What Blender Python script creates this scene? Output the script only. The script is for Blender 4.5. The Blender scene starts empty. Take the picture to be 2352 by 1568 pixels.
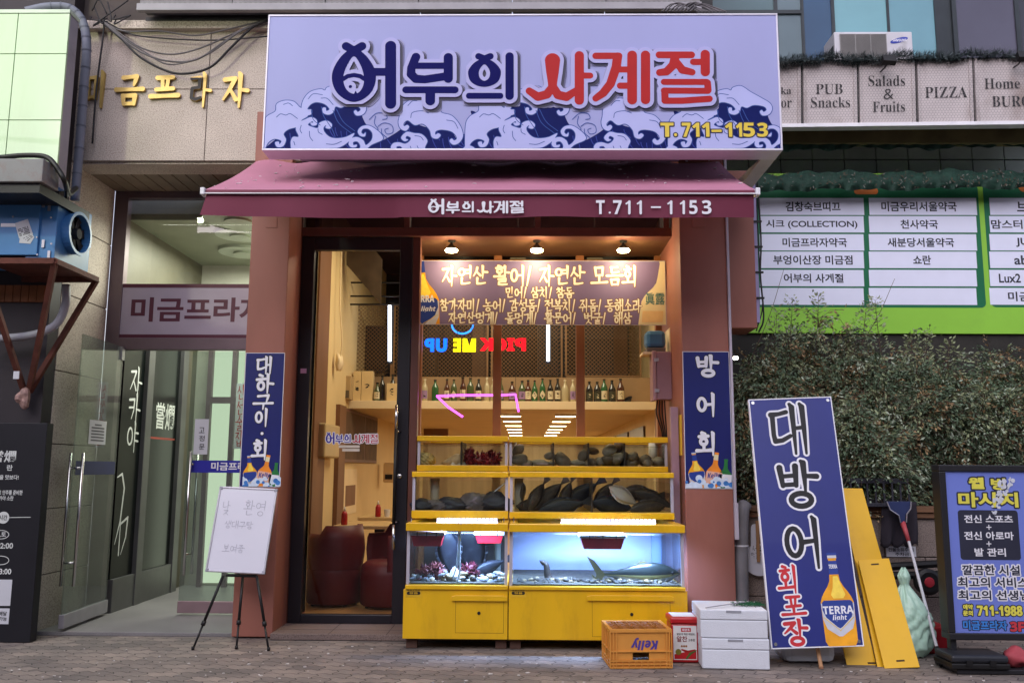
import bpy, bmesh, math, random
import numpy as np
from mathutils import Vector, Matrix
sc = bpy.context.scene
COL = sc.collection
rnd = random.Random(7)
rad = math.radians

# ------------------------------------------------------------------ camera
FPX, CX, CY, PW, PH = 1960.0, 1176.0, 800.0, 2352, 1568
CAM = Vector((0, -6.85, 1.32))
CROT = (Matrix.Rotation(rad(0.9), 3, 'Z') @ Matrix.Rotation(rad(90 + 7.99), 3, 'X') @ Matrix.Rotation(rad(0.33), 3, 'Z'))
cam = bpy.data.cameras.new('camera')
cam.sensor_width = 36
cam.lens = 36 * FPX / PW
cam.shift_x = 0
cam.shift_y = (CY - PH / 2) / PW
cam.clip_start = 0.05
cam.clip_end = 500
camo = bpy.data.objects.new('camera', cam)
COL.objects.link(camo)
camo.matrix_world = Matrix.Translation(CAM) @ CROT.to_4x4()
sc.camera = camo

# ------------------------------------------------------------------ sky, sun, exposure (overcast dusk)
SUN_EL, SUN_ROT = rad(12), rad(200)
w = bpy.data.worlds.new('World')
sc.world = w
w.use_nodes = True
nt = w.node_tree
bg = nt.nodes['Background']
sky = nt.nodes.new('ShaderNodeTexSky')
sky.sky_type = 'NISHITA'
sky.sun_disc = False
sky.sun_elevation = SUN_EL
sky.sun_rotation = SUN_ROT
sky.air_density = 1.6
sky.dust_density = 2.0
sky.ozone_density = 2.5
hs = nt.nodes.new('ShaderNodeHueSaturation')
hs.inputs['Saturation'].default_value = 0.35
tint = nt.nodes.new('ShaderNodeMix')
tint.data_type = 'RGBA'
tint.blend_type = 'MULTIPLY'
tint.inputs[0].default_value = 1.0
tint.inputs[7].default_value = (0.94, 0.90, 1.10, 1)
nt.links.new(sky.outputs[0], hs.inputs['Color'])
nt.links.new(hs.outputs[0], tint.inputs[6])
nt.links.new(tint.outputs[2], bg.inputs['Color'])
bg.inputs['Strength'].default_value = 0.15
sun = bpy.data.lights.new('sun', 'SUN')
sun.energy = 0.85
sun.angle = rad(55)
sun.color = (1.0, 0.93, 0.95)
suno = bpy.data.objects.new('sun', sun)
COL.objects.link(suno)
# the sky is brightest high up behind the camera
suno.rotation_euler = Vector((0.2, 0.8, -1.0)).to_track_quat('-Z', 'Y').to_euler()
sc.view_settings.view_transform = 'Standard'
sc.view_settings.look = 'None'
sc.view_settings.gamma = 1
sc.view_settings.use_curve_mapping = False
sc.view_settings.exposure = 1.22
sc.cycles.max_bounces = 10
sc.cycles.transparent_max_bounces = 24
sc.cycles.diffuse_bounces = 4
sc.cycles.glossy_bounces = 4
sc.cycles.sample_clamp_indirect = 6
sc.cycles.caustics_reflective = False
sc.cycles.caustics_refractive = False

# ------------------------------------------------------------------ photo pixel -> place
def ray(px, py):
    return CROT @ Vector(((px - CX) / FPX, -(py - CY) / FPX, -1.0))

def at(px, py, Y):
    d = ray(px, py)
    return CAM + d * ((Y - CAM.y) / d.y)

def rect(l, t, r, b, Y):
    mx, my = (l + r) / 2, (t + b) / 2
    return at(l, my, Y).x, at(r, my, Y).x, at(mx, b, Y).z, at(mx, t, Y).z   # x0,x1,z0,z1

def on_ground(px, py, z=0.0):
    d = ray(px, py)
    return CAM + d * ((z - CAM.z) / d.z)

class Pan:
    """a flat panel in the place: s along its width, t down its height"""
    def __init__(self, tl, tr, bl):
        self.o = Vector(tl)
        ex, ey = Vector(tr) - self.o, Vector(bl) - self.o
        self.w, self.h = ex.length, ey.length
        self.ex, self.ey = ex.normalized(), ey.normalized()
        self.n = self.ey.cross(self.ex).normalized()
        if self.n.dot(CAM - self.o) < 0:
            self.n = -self.n
    def px(self, px, py):
        d = ray(px, py)
        k = (self.o - CAM).dot(self.n) / d.dot(self.n)
        p = CAM + d * k - self.o
        a, b, c = self.ex.dot(self.ey), p.dot(self.ex), p.dot(self.ey)
        q = 1 - a * a
        return ((b - a * c) / q, (c - a * b) / q)
    def at(self, s, t, off=0.0):
        return self.o + self.ex * s + self.ey * t + self.n * off
    def box(self, l, t, r, b):
        mx, my = (l + r) / 2, (t + b) / 2
        return self.px(l, my)[0], self.px(mx, t)[1], self.px(r, my)[0], self.px(mx, b)[1]

def ypan(l, t, r, b, Y):
    x0, x1, z0, z1 = rect(l, t, r, b, Y)
    return Pan((x0, Y, z1), (x1, Y, z1), (x0, Y, z0))

# ------------------------------------------------------------------ materials
def lin(c):
    return tuple(((v / 255) / 12.92 if v / 255 <= .04045 else ((v / 255 + .055) / 1.055) ** 2.4) for v in c)

def mat(name, c, rough=.55, metal=0.0, var=.12, vs=5.0, bump=0.0, bs=60.0, emit=0.0, ec=None, spec=.4, dirt=0.0, dc=(60, 50, 45), ds=2.5, alpha=None, coat=0.0, stretch=None):
    m = bpy.data.materials.new(name)
    m.use_nodes = True
    n, l = m.node_tree.nodes, m.node_tree.links
    p = n['Principled BSDF']
    p.inputs['Roughness'].default_value = rough
    p.inputs['Metallic'].default_value = metal
    p.inputs['Specular IOR Level'].default_value = spec
    p.inputs['Coat Weight'].default_value = coat
    b = lin(c)
    tc = n.new('ShaderNodeTexCoord')
    src = tc.outputs['Object']
    if stretch:
        mp = n.new('ShaderNodeMapping')
        mp.inputs['Scale'].default_value = stretch
        l.new(src, mp.inputs[0])
        src = mp.outputs[0]
    col = None
    if var:
        nz = n.new('ShaderNodeTexNoise')
        nz.inputs['Scale'].default_value = vs
        nz.inputs['Detail'].default_value = 6
        l.new(src, nz.inputs['Vector'])
        r = n.new('ShaderNodeValToRGB')
        r.color_ramp.elements[0].position = .3
        r.color_ramp.elements[1].position = .7
        r.color_ramp.elements[0].color = tuple(v * (1 - var) for v in b) + (1,)
        r.color_ramp.elements[1].color = tuple(min(1, v * (1 + var)) for v in b) + (1,)
        l.new(nz.outputs['Fac'], r.inputs[0])
        col = r.outputs[0]
    if dirt:
        nz = n.new('ShaderNodeTexNoise')
        nz.inputs['Scale'].default_value = ds
        nz.inputs['Detail'].default_value = 9
        nz.inputs['Roughness'].default_value = .7
        l.new(src, nz.inputs['Vector'])
        r = n.new('ShaderNodeValToRGB')
        r.color_ramp.elements[0].position = .52
        r.color_ramp.elements[1].position = .75
        r.color_ramp.elements[0].color = (0, 0, 0, 1)
        r.color_ramp.elements[1].color = (dirt, dirt, dirt, 1)
        l.new(nz.outputs['Fac'], r.inputs[0])
        mx = n.new('ShaderNodeMix')
        mx.data_type = 'RGBA'
        l.new(r.outputs[0], mx.inputs[0])
        if col is not None:
            l.new(col, mx.inputs[6])
        else:
            mx.inputs[6].default_value = b + (1,)
        mx.inputs[7].default_value = lin(dc) + (1,)
        col = mx.outputs[2]
    if col is not None:
        l.new(col, p.inputs['Base Color'])
    else:
        p.inputs['Base Color'].default_value = b + (1,)
    if bump:
        nz = n.new('ShaderNodeTexNoise')
        nz.inputs['Scale'].default_value = bs
        nz.inputs['Detail'].default_value = 4
        l.new(src, nz.inputs['Vector'])
        bp = n.new('ShaderNodeBump')
        bp.inputs['Strength'].default_value = bump
        bp.inputs['Distance'].default_value = .02
        l.new(nz.outputs['Fac'], bp.inputs['Height'])
        l.new(bp.outputs[0], p.inputs['Normal'])
    if emit:
        p.inputs['Emission Color'].default_value = lin(ec or c) + (1,)
        p.inputs['Emission Strength'].default_value = emit
    if alpha is not None:
        p.inputs['Alpha'].default_value = alpha
    return m

def glass(name, tintc=(245, 250, 248), refl=1.0, rough=0.0, body=0.0, bodyc=(200, 220, 210), ior=1.45):
    """thin pane: straight-through light, Fresnel reflection, a little body colour"""
    m = bpy.data.materials.new(name)
    m.use_nodes = True
    n, l = m.node_tree.nodes, m.node_tree.links
    n.clear()
    out = n.new('ShaderNodeOutputMaterial')
    tr = n.new('ShaderNodeBsdfTransparent')
    tr.inputs[0].default_value = lin(tintc) + (1,)
    gl = n.new('ShaderNodeBsdfGlossy')
    gl.inputs['Roughness'].default_value = rough
    gl.inputs[0].default_value = (1, 1, 1, 1)
    lw = n.new('ShaderNodeLayerWeight')
    lw.inputs[0].default_value = .5
    pw_ = n.new('ShaderNodeMath')
    pw_.operation = 'POWER'
    pw_.inputs[1].default_value = 5
    l.new(lw.outputs['Facing'], pw_.inputs[0])
    mu = n.new('ShaderNodeMath')
    mu.operation = 'MULTIPLY_ADD'
    mu.inputs[1].default_value = .8 * refl
    mu.inputs[2].default_value = .035 * refl
    l.new(pw_.outputs[0], mu.inputs[0])
    mx = n.new('ShaderNodeMixShader')
    l.new(mu.outputs[0], mx.inputs[0])
    src = tr.outputs[0]
    if body:
        df = n.new('ShaderNodeBsdfDiffuse')
        df.inputs[0].default_value = lin(bodyc) + (1,)
        m2 = n.new('ShaderNodeMixShader')
        m2.inputs[0].default_value = body
        l.new(tr.outputs[0], m2.inputs[1])
        l.new(df.outputs[0], m2.inputs[2])
        src = m2.outputs[0]
    l.new(src, mx.inputs[1])
    l.new(gl.outputs[0], mx.inputs[2])
    l.new(mx.outputs[0], out.inputs[0])
    return m

def frost(name, c, clear=.55):
    """cloudy sheet that glows with the light behind it"""
    m = bpy.data.materials.new(name)
    m.use_nodes = True
    n, l = m.node_tree.nodes, m.node_tree.links
    n.clear()
    out = n.new('ShaderNodeOutputMaterial')
    tr, tl, df = n.new('ShaderNodeBsdfTransparent'), n.new('ShaderNodeBsdfTranslucent'), n.new('ShaderNodeBsdfDiffuse')
    tc, nz, r = n.new('ShaderNodeTexCoord'), n.new('ShaderNodeTexNoise'), n.new('ShaderNodeValToRGB')
    mp = n.new('ShaderNodeMapping'); mp.inputs['Scale'].default_value = (14, 1, 1.2)
    l.new(tc.outputs['Object'], mp.inputs[0]); l.new(mp.outputs[0], nz.inputs['Vector'])
    nz.inputs['Scale'].default_value = 1.5; nz.inputs['Detail'].default_value = 6
    b = lin(c)
    r.color_ramp.elements[0].position, r.color_ramp.elements[1].position = .3, .65
    r.color_ramp.elements[0].color = tuple(v * .7 for v in b) + (1,); r.color_ramp.elements[1].color = b + (1,)
    l.new(nz.outputs['Fac'], r.inputs[0])
    for q in (tl, df): l.new(r.outputs[0], q.inputs[0])
    m1, m2 = n.new('ShaderNodeMixShader'), n.new('ShaderNodeMixShader')
    m1.inputs[0].default_value = .3; m2.inputs[0].default_value = clear
    l.new(tl.outputs[0], m1.inputs[1]); l.new(df.outputs[0], m1.inputs[2]); l.new(m1.outputs[0], m2.inputs[1]); l.new(tr.outputs[0], m2.inputs[2]); l.new(m2.outputs[0], out.inputs[0])
    return m

def emis(name, c, s):
    m = bpy.data.materials.new(name)
    m.use_nodes = True
    n, l = m.node_tree.nodes, m.node_tree.links
    n.clear()
    out = n.new('ShaderNodeOutputMaterial')
    e = n.new('ShaderNodeEmission')
    e.inputs[0].default_value = lin(c) + (1,)
    e.inputs[1].default_value = s
    l.new(e.outputs[0], out.inputs[0])
    return m

# ------------------------------------------------------------------ objects
ORI = {}
def tag(o, label=None, cat=None, group=None, kind=None):
    if label: o['label'] = label
    if cat: o['category'] = cat
    if group: o['group'] = group
    if kind: o['kind'] = kind
    return o

def thing(name, label, cat, loc, group=None):
    o = bpy.data.objects.new(name, None)
    o.empty_display_size = .1
    COL.objects.link(o)
    o.location = loc
    ORI[o.name] = Vector(loc)
    return tag(o, label, cat, group)

def link_mesh(name, verts, faces, mats, parent=None, mi=None, smooth=False, bevel=0.0, base=None):
    me = bpy.data.meshes.new(name)
    org = ORI[parent.name] if parent else (Vector(base) if base is not None else Vector((0, 0, 0)))
    v = np.array([tuple(p) for p in verts], dtype=float).reshape(-1, 3) - np.array(tuple(org))
    me.from_pydata(v.tolist(), [], faces)
    for m in (mats if isinstance(mats, (list, tuple)) else [mats]):
        me.materials.append(m)
    if mi is not None:
        me.polygons.foreach_set('material_index', mi)
    if smooth:
        me.polygons.foreach_set('use_smooth', [True] * len(me.polygons))
    me.update()
    o = bpy.data.objects.new(name, me)
    COL.objects.link(o)
    if parent:
        o.parent = parent
    else:
        o.location = org
    ORI[o.name] = org
    if bevel:
        b = o.modifiers.new('bevel', 'BEVEL')
        b.width = bevel
        b.segments = 2
        b.limit_method = 'ANGLE'
        b.angle_limit = rad(40)
    return o

class MB:
    def __init__(self):
        self.v, self.f, self.mi, self.p = [], [], [], []
    def add(self, vs, fs, m=0, M=None):
        k = len(self.v)
        self.p.append((k, len(self.f)))
        self.v += [(M @ Vector(p)) if M else Vector(p) for p in vs]
        self.f += [tuple(i + k for i in f) for f in fs]
        self.mi += [m] * len(fs)
        return self
    def box(self, x0, x1, y0, y1, z0, z1, m=0, M=None):
        vs = [(x, y, z) for z in (z0, z1) for y in (y0, y1) for x in (x0, x1)]
        return self.add(vs, [(0, 2, 3, 1), (4, 5, 7, 6), (0, 1, 5, 4), (2, 6, 7, 3), (0, 4, 6, 2), (1, 3, 7, 5)], m, M)
    def quad(self, a, b, c, d, m=0):
        return self.add([a, b, c, d], [(0, 1, 2, 3)], m)
    def slab(self, pts, n, th, m=0):
        """flat polygon given thickness th against direction n"""
        n = Vector(n).normalized() * th
        a = [Vector(p) for p in pts]
        b = [p - n for p in a]
        k = len(a)
        fs = [tuple(range(k)), tuple(range(2 * k - 1, k - 1, -1))]
        fs += [(i, i + k, (i + 1) % k + k, (i + 1) % k) for i in range(k)]
        return self.add(a + b, fs, m)
    def tube(self, pts, r, n=8, m=0, cap=True):
        pts = [Vector(p) for p in pts]
        rs = r if isinstance(r, (list, tuple)) else [r] * len(pts)
        k0 = len(self.v); self.p.append((k0, len(self.f)))
        up = None
        for i, p in enumerate(pts):
            d = (pts[min(i + 1, len(pts) - 1)] - pts[max(i - 1, 0)]).normalized()
            if up is None:
                up = d.orthogonal().normalized()
            else:
                up = (up - d * up.dot(d))
                up = up.normalized() if up.length > 1e-6 else d.orthogonal().normalized()
            s = d.cross(up)
            for j in range(n):
                a = 2 * math.pi * j / n
                self.v.append(p + (up * math.cos(a) + s * math.sin(a)) * rs[i])
        for i in range(len(pts) - 1):
            for j in range(n):
                a, b = k0 + i * n + j, k0 + i * n + (j + 1) % n
                self.f.append((a, b, b + n, a + n)); self.mi.append(m)
        if cap:
            self.f.append(tuple(k0 + j for j in range(n))[::-1]); self.mi.append(m)
            e = k0 + (len(pts) - 1) * n
            self.f.append(tuple(e + j for j in range(n))); self.mi.append(m)
        return self
    def lathe(self, c, prof, n=16, m=0, axis=(0, 0, 1), ms=None):
        ax = Vector(axis).normalized()
        e1 = ax.orthogonal().normalized(); e2 = ax.cross(e1)
        c = Vector(c); k0 = len(self.v); self.p.append((k0, len(self.f)))
        for (r, h) in prof:
            for j in range(n):
                a = 2 * math.pi * j / n
                self.v.append(c + ax * h + (e1 * math.cos(a) + e2 * math.sin(a)) * max(r, 1e-4))
        for i in range(len(prof) - 1):
            for j in range(n):
                a, b = k0 + i * n + j, k0 + i * n + (j + 1) % n
                self.f.append((a, b, b + n, a + n)); self.mi.append(ms[i] if ms else m)
        self.f.append(tuple(k0 + j for j in range(n))[::-1]); self.mi.append(ms[0] if ms else m)
        e = k0 + (len(prof) - 1) * n
        self.f.append(tuple(e + j for j in range(n))); self.mi.append(ms[-1] if ms else m)
        return self
    def blob(self, c, r, seed=0, amp=.25, nu=14, nv=9, m=0, spikes=0.0, R=None):
        rr = random.Random(seed)
        ph = [rr.uniform(0, 6.28) for _ in range(6)]
        k0 = len(self.v); self.p.append((k0, len(self.f)))
        c = Vector(c)
        for i in range(nv + 1):
            th = math.pi * i / nv
            for j in range(nu):
                a = 2 * math.pi * j / nu
                d = Vector((math.sin(th) * math.cos(a), math.sin(th) * math.sin(a), math.cos(th)))
                k = 1 + amp * (math.sin(3 * d.x + ph[0]) * math.sin(3 * d.y + ph[1]) + .6 * math.sin(5 * d.z + ph[2]) * math.sin(4 * d.x + ph[3]))
                if spikes and (i + j) % 2:
                    k += spikes * rr.uniform(.4, 1)
                p = Vector((d.x * r[0], d.y * r[1], d.z * r[2])) * k
                if R: p = R @ p
                self.v.append(c + p)
        for i in range(nv):
            for j in range(nu):
                a, b = k0 + i * nu + j, k0 + i * nu + (j + 1) % nu
                self.f.append((a, a + nu, b + nu, b)); self.mi.append(m)
        return self
    def parts(self, name, mats, parent, bevel=0.0):
        """one object per added piece"""
        e = self.p + [(len(self.v), len(self.f))]
        for (a, b), (c, d) in zip(e[:-1], e[1:]):
            link_mesh(name, self.v[a:c], [tuple(i - a for i in f) for f in self.f[b:d]], mats, parent, self.mi[b:d], bevel=bevel)
    def done(self, name, mats, parent=None, smooth=False, bevel=0.0, base=None):
        return link_mesh(name, self.v, self.f, mats, parent, self.mi, smooth, bevel, base)

def bez(pts, n=10):
    """Catmull-Rom through points"""
    P = [Vector(p) for p in pts]
    P = [P[0] * 2 - P[1]] + P + [P[-1] * 2 - P[-2]]
    out = []
    for i in range(1, len(P) - 2):
        for k in range(n):
            t = k / n
            a, b, c, d = P[i - 1:i + 3]
            out.append(.5 * ((2 * b) + (c - a) * t + (2 * a - 5 * b + 4 * c - d) * t * t + (3 * b - a - 3 * c + d) * t ** 3))
    out.append(P[-2])
    return out

def closed(pts, n=8):
    P = [Vector(p) for p in pts]
    out = []
    N = len(P)
    for i in range(N):
        a, b, c, d = P[i - 1], P[i], P[(i + 1) % N], P[(i + 2) % N]
        for k in range(n):
            t = k / n
            out.append(.5 * ((2 * b) + (c - a) * t + (2 * a - 5 * b + 4 * c - d) * t * t + (3 * b - a - 3 * c + d) * t ** 3))
    return [(p.x, p.y) for p in out]

# ------------------------------------------------------------------ drawn shapes: signed field -> clean mesh
class Field:
    def __init__(self, x0, y0, x1, y1, h):
        self.x0, self.y0, self.h = x0, y0, h
        self.nx, self.ny = int((x1 - x0) / h) + 2, int((y1 - y0) / h) + 2
        self.X = x0 + np.arange(self.nx) * h
        self.Y = y0 + np.arange(self.ny) * h
        self.d = np.full((self.ny, self.nx), 1e3)
    def win(self, xa, xb, ya, yb):
        i0 = max(0, int((xa - self.x0) / self.h)); i1 = min(self.nx, int((xb - self.x0) / self.h) + 2)
        j0 = max(0, int((ya - self.y0) / self.h)); j1 = min(self.ny, int((yb - self.y0) / self.h) + 2)
        return i0, i1, j0, j1
    def seg(self, a, b, ra, rb, pad):
        r = max(ra, rb) + pad
        i0, i1, j0, j1 = self.win(min(a[0], b[0]) - r, max(a[0], b[0]) + r, min(a[1], b[1]) - r, max(a[1], b[1]) + r)
        if i0 >= i1 or j0 >= j1: return
        gx = self.X[i0:i1][None, :]; gy = self.Y[j0:j1][:, None]
        dx, dy = b[0] - a[0], b[1] - a[1]
        L = dx * dx + dy * dy
        t = np.clip(((gx - a[0]) * dx + (gy - a[1]) * dy) / L, 0, 1) if L > 1e-12 else np.zeros((j1 - j0, i1 - i0))
        dd = np.hypot(gx - a[0] - t * dx, gy - a[1] - t * dy) - (ra + (rb - ra) * t)
        v = self.d[j0:j1, i0:i1]
        np.minimum(v, dd, out=v)
    def stroke(self, pts, r=None, pad=0.0):
        for a, b in zip(pts[:-1], pts[1:]):
            self.seg(a, b, a[2] if r is None else r, b[2] if r is None else r, pad or 4 * self.h)
        return self
    def disc(self, x, y, r, pad=0.0):
        self.seg((x, y), (x, y), r, r, pad or 4 * self.h)
        return self
    def _poly(self, pts, pad):
        xs, ys = [p[0] for p in pts], [p[1] for p in pts]
        i0, i1, j0, j1 = self.win(min(xs) - pad, max(xs) + pad, min(ys) - pad, max(ys) + pad)
        gx = self.X[i0:i1][None, :]; gy = self.Y[j0:j1][:, None]
        ins = np.zeros((j1 - j0, i1 - i0), bool)
        dm = np.full((j1 - j0, i1 - i0), 1e3)
        for a, b in zip(pts, pts[1:] + pts[:1]):
            dx, dy = b[0] - a[0], b[1] - a[1]
            L = dx * dx + dy * dy
            if L < 1e-14: continue
            t = np.clip(((gx - a[0]) * dx + (gy - a[1]) * dy) / L, 0, 1)
            dm = np.minimum(dm, np.hypot(gx - a[0] - t * dx, gy - a[1] - t * dy))
            if dy:
                c = ((a[1] > gy) != (b[1] > gy)) & (gx < dx * (gy - a[1]) / dy + a[0])
                ins ^= c
        return (i0, i1, j0, j1), np.where(ins, -dm, dm)
    def poly(self, pts, pad=0.0):
        (i0, i1, j0, j1), s = self._poly([tuple(p[:2]) for p in pts], pad or 4 * self.h)
        v = self.d[j0:j1, i0:i1]
        np.minimum(v, s, out=v)
        return self
    def cut(self, pts):
        (i0, i1, j0, j1), s = self._poly([tuple(p[:2]) for p in pts], 4 * self.h)
        v = self.d[j0:j1, i0:i1]
        np.maximum(v, -s, out=v)
        return self
    def mesh(self, level=0.0):
        """-> verts (x,y), faces, boundary edges"""
        F = self.d - level
        F = np.where(np.abs(F) < 1e-9, 1e-9, F)
        inn = F < 0
        c = inn[:-1, :-1].astype(int) + inn[:-1, 1:] * 2 + inn[1:, 1:] * 4 + inn[1:, :-1] * 8
        V, idx, faces, bnd = [], {}, [], []
        X, Y = self.X, self.Y
        def node(j, i):
            k = ('n', j, i)
            if k not in idx:
                idx[k] = len(V); V.append((X[i], Y[j]))
            return idx[k]
        def cross(j, i, j2, i2):
            k = ('c', min((j, i), (j2, i2)), max((j, i), (j2, i2)))
            if k not in idx:
                a, b = F[j, i], F[j2, i2]
                t = a / (a - b)
                idx[k] = len(V)
                V.append((X[i] + (X[i2] - X[i]) * t, Y[j] + (Y[j2] - Y[j]) * t))
            return idx[k]
        for j in range(c.shape[0]):
            row = c[j]
            full = row == 15
            if full.any():
                e = np.diff(np.concatenate(([0], full.astype(int), [0])))
                for a, b in zip(np.where(e == 1)[0], np.where(e == -1)[0]):
                    faces.append((node(j, a), node(j, b), node(j + 1, b), node(j + 1, a)))
            for i in np.where((row > 0) & (row < 15))[0]:
                cs = [(j, i), (j, i + 1), (j + 1, i + 1), (j + 1, i)]
                poly, kind = [], []
                for k in range(4):
                    p, q = cs[k], cs[(k + 1) % 4]
                    if inn[p]:
                        poly.append(node(*p)); kind.append(0)
                    if inn[p] != inn[q]:
                        poly.append(cross(*p, *q)); kind.append(1)
                if len(poly) >= 3:
                    faces.append(tuple(poly))
                    for k in range(len(poly)):
                        if kind[k] and kind[(k + 1) % len(poly)]:
                            bnd.append((poly[k], poly[(k + 1) % len(poly)]))
        return V, faces, bnd

def lay(name, fld, pan, off, m, parent, level=0.0, depth=0.0, back=None):
    """put a drawn shape on a panel, optionally as a raised plate"""
    V, Fc, B = fld.mesh(level)
    vs = [pan.at(x, y, off) for x, y in V]
    fs = list(Fc)
    if depth:
        k = len(vs)
        vs += [pan.at(x, y, off - depth) for x, y in V]
        fs += [(a, a + k, b + k, b) for a, b in B]
        used = set()
    return link_mesh(name, vs, fs, m, parent)

# ------------------------------------------------------------------ type
def _b(s, u, l, d):
    o = ''
    for ch in s:
        if 'A' <= ch <= 'Z': o += chr(u + ord(ch) - 65)
        elif 'a' <= ch <= 'z': o += chr(l + ord(ch) - 97) if not (ch == 'h' and l == 0x1D44E) else '\u210e'
        elif '0' <= ch <= '9' and d: o += chr(d + ord(ch) - 48)
        else: o += ch
    return o
serif = lambda s: _b(s, 0x1D400, 0x1D41A, 0x1D7CE)
sans = lambda s: _b(s, 0x1D5D4, 0x1D5EE, 0x1D7EC)
ital = lambda s: _b(s, 0x1D63C, 0x1D656, 0)
TXT = {}
def text2d(body, bold=0.0, sp=1.0):
    k = (body, bold, sp)
    if k in TXT: return TXT[k]
    cu = bpy.data.curves.new('type', 'FONT')
    cu.body = body; cu.offset = bold; cu.size = 1; cu.space_character = sp; cu.resolution_u = 4
    o = bpy.data.objects.new('type', cu)
    COL.objects.link(o)
    dg = bpy.context.evaluated_depsgraph_get()
    me = bpy.data.meshes.new_from_object(o.evaluated_get(dg))
    V = np.array([(v.co.x, v.co.y) for v in me.vertices])
    Fc = [tuple(p.vertices) for p in me.polygons]
    bpy.data.objects.remove(o); bpy.data.curves.remove(cu); bpy.data.meshes.remove(me)
    TXT[k] = (V, Fc)
    return TXT[k]

def text(parent, pan, body, box, m, off=.001, bold=.012, sp=1.0, name='lettering', mirror=False, stbox=None, collect=None):
    """type fitted into a box of the panel (box in photo pixels, or stbox in metres)"""
    V, Fc = text2d(body, bold, sp)
    if not len(V): return None
    s0, t0, s1, t1 = stbox if stbox else pan.box(*box)
    mn, mx = V.min(0), V.max(0)
    U = (V - mn) / (mx - mn)
    if mirror: U[:, 0] = 1 - U[:, 0]
    vs = [pan.at(s0 + (s1 - s0) * u, t1 + (t0 - t1) * v, off) for u, v in U]
    if collect is not None:
        collect.add(vs, Fc)
        return None
    return link_mesh(name, vs, Fc, m, parent)

def text_field(fld, body, stbox, bold=0.01, pad=0.0, sp=1.0):
    """burn type into a field so that it can be outlined"""
    V, Fc = text2d(body, bold, sp)
    s0, t0, s1, t1 = stbox
    mn, mx = V.min(0), V.max(0)
    U = (V - mn) / (mx - mn)
    P = np.stack([s0 + (s1 - s0) * U[:, 0], t1 + (t0 - t1) * U[:, 1]], 1)
    ec = {}
    for f in Fc:
        for a, b in zip(f, f[1:] + f[:1]):
            ec[(min(a, b), max(a, b))] = ec.get((min(a, b), max(a, b)), 0) + 1
    pd = pad or 4 * fld.h
    g = Field(fld.x0, fld.y0, fld.x0 + (fld.nx - 2) * fld.h, fld.y0 + (fld.ny - 2) * fld.h, fld.h)
    g.nx, g.ny, g.X, g.Y = fld.nx, fld.ny, fld.X, fld.Y
    g.d = np.full(fld.d.shape, 1e3)
    for (a, b), c in ec.items():
        if c == 1:
            g.seg(tuple(P[a]), tuple(P[b]), 0, 0, pd)
    ins = np.zeros(fld.d.shape, bool)
    for f in Fc:
        for k in range(1, len(f) - 1):
            A, B, C = P[f[0]], P[f[k]], P[f[k + 1]]
            i0, i1, j0, j1 = g.win(min(A[0], B[0], C[0]), max(A[0], B[0], C[0]), min(A[1], B[1], C[1]), max(A[1], B[1], C[1]))
            if i0 >= i1 or j0 >= j1: continue
            gx = g.X[i0:i1][None, :]; gy = g.Y[j0:j1][:, None]
            s1_ = (B[0] - A[0]) * (gy - A[1]) - (B[1] - A[1]) * (gx - A[0])
            s2_ = (C[0] - B[0]) * (gy - B[1]) - (C[1] - B[1]) * (gx - B[0])
            s3_ = (A[0] - C[0]) * (gy - C[1]) - (A[1] - C[1]) * (gx - C[0])
            ins[j0:j1, i0:i1] |= ((s1_ >= 0) & (s2_ >= 0) & (s3_ >= 0)) | ((s1_ <= 0) & (s2_ <= 0) & (s3_ <= 0))
    fld.d = np.minimum(fld.d, np.where(ins, -np.minimum(g.d, 1), g.d))
    return fld

# brush-written hangul: strokes in a unit box (x right, y up, width factor)
LJ = 'ㄱㄲㄴㄷㄸㄹㅁㅂㅃㅅㅆㅇㅈㅉㅊㅋㅌㅍㅎ'
VJ = 'ㅏㅐㅑㅒㅓㅔㅕㅖㅗㅘㅙㅚㅛㅜㅝㅞㅟㅠㅡㅢㅣ'
TJ = ['', 'ㄱ', 'ㄲ', 'ㄳ', 'ㄴ', 'ㄵ', 'ㄶ', 'ㄷ', 'ㄹ', 'ㄺ', 'ㄻ', 'ㄼ', 'ㄽ', 'ㄾ', 'ㄿ', 'ㅀ', 'ㅁ', 'ㅂ', 'ㅄ', 'ㅅ', 'ㅆ', 'ㅇ', 'ㅈ', 'ㅊ', 'ㅋ', 'ㅌ', 'ㅍ', 'ㅎ']
def _ring(cx, cy, rx, ry, n=18):
    return [(cx + rx * math.sin(2 * math.pi * i / n), cy + ry * math.cos(2 * math.pi * i / n), 1.0) for i in range(n + 1)]
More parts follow.
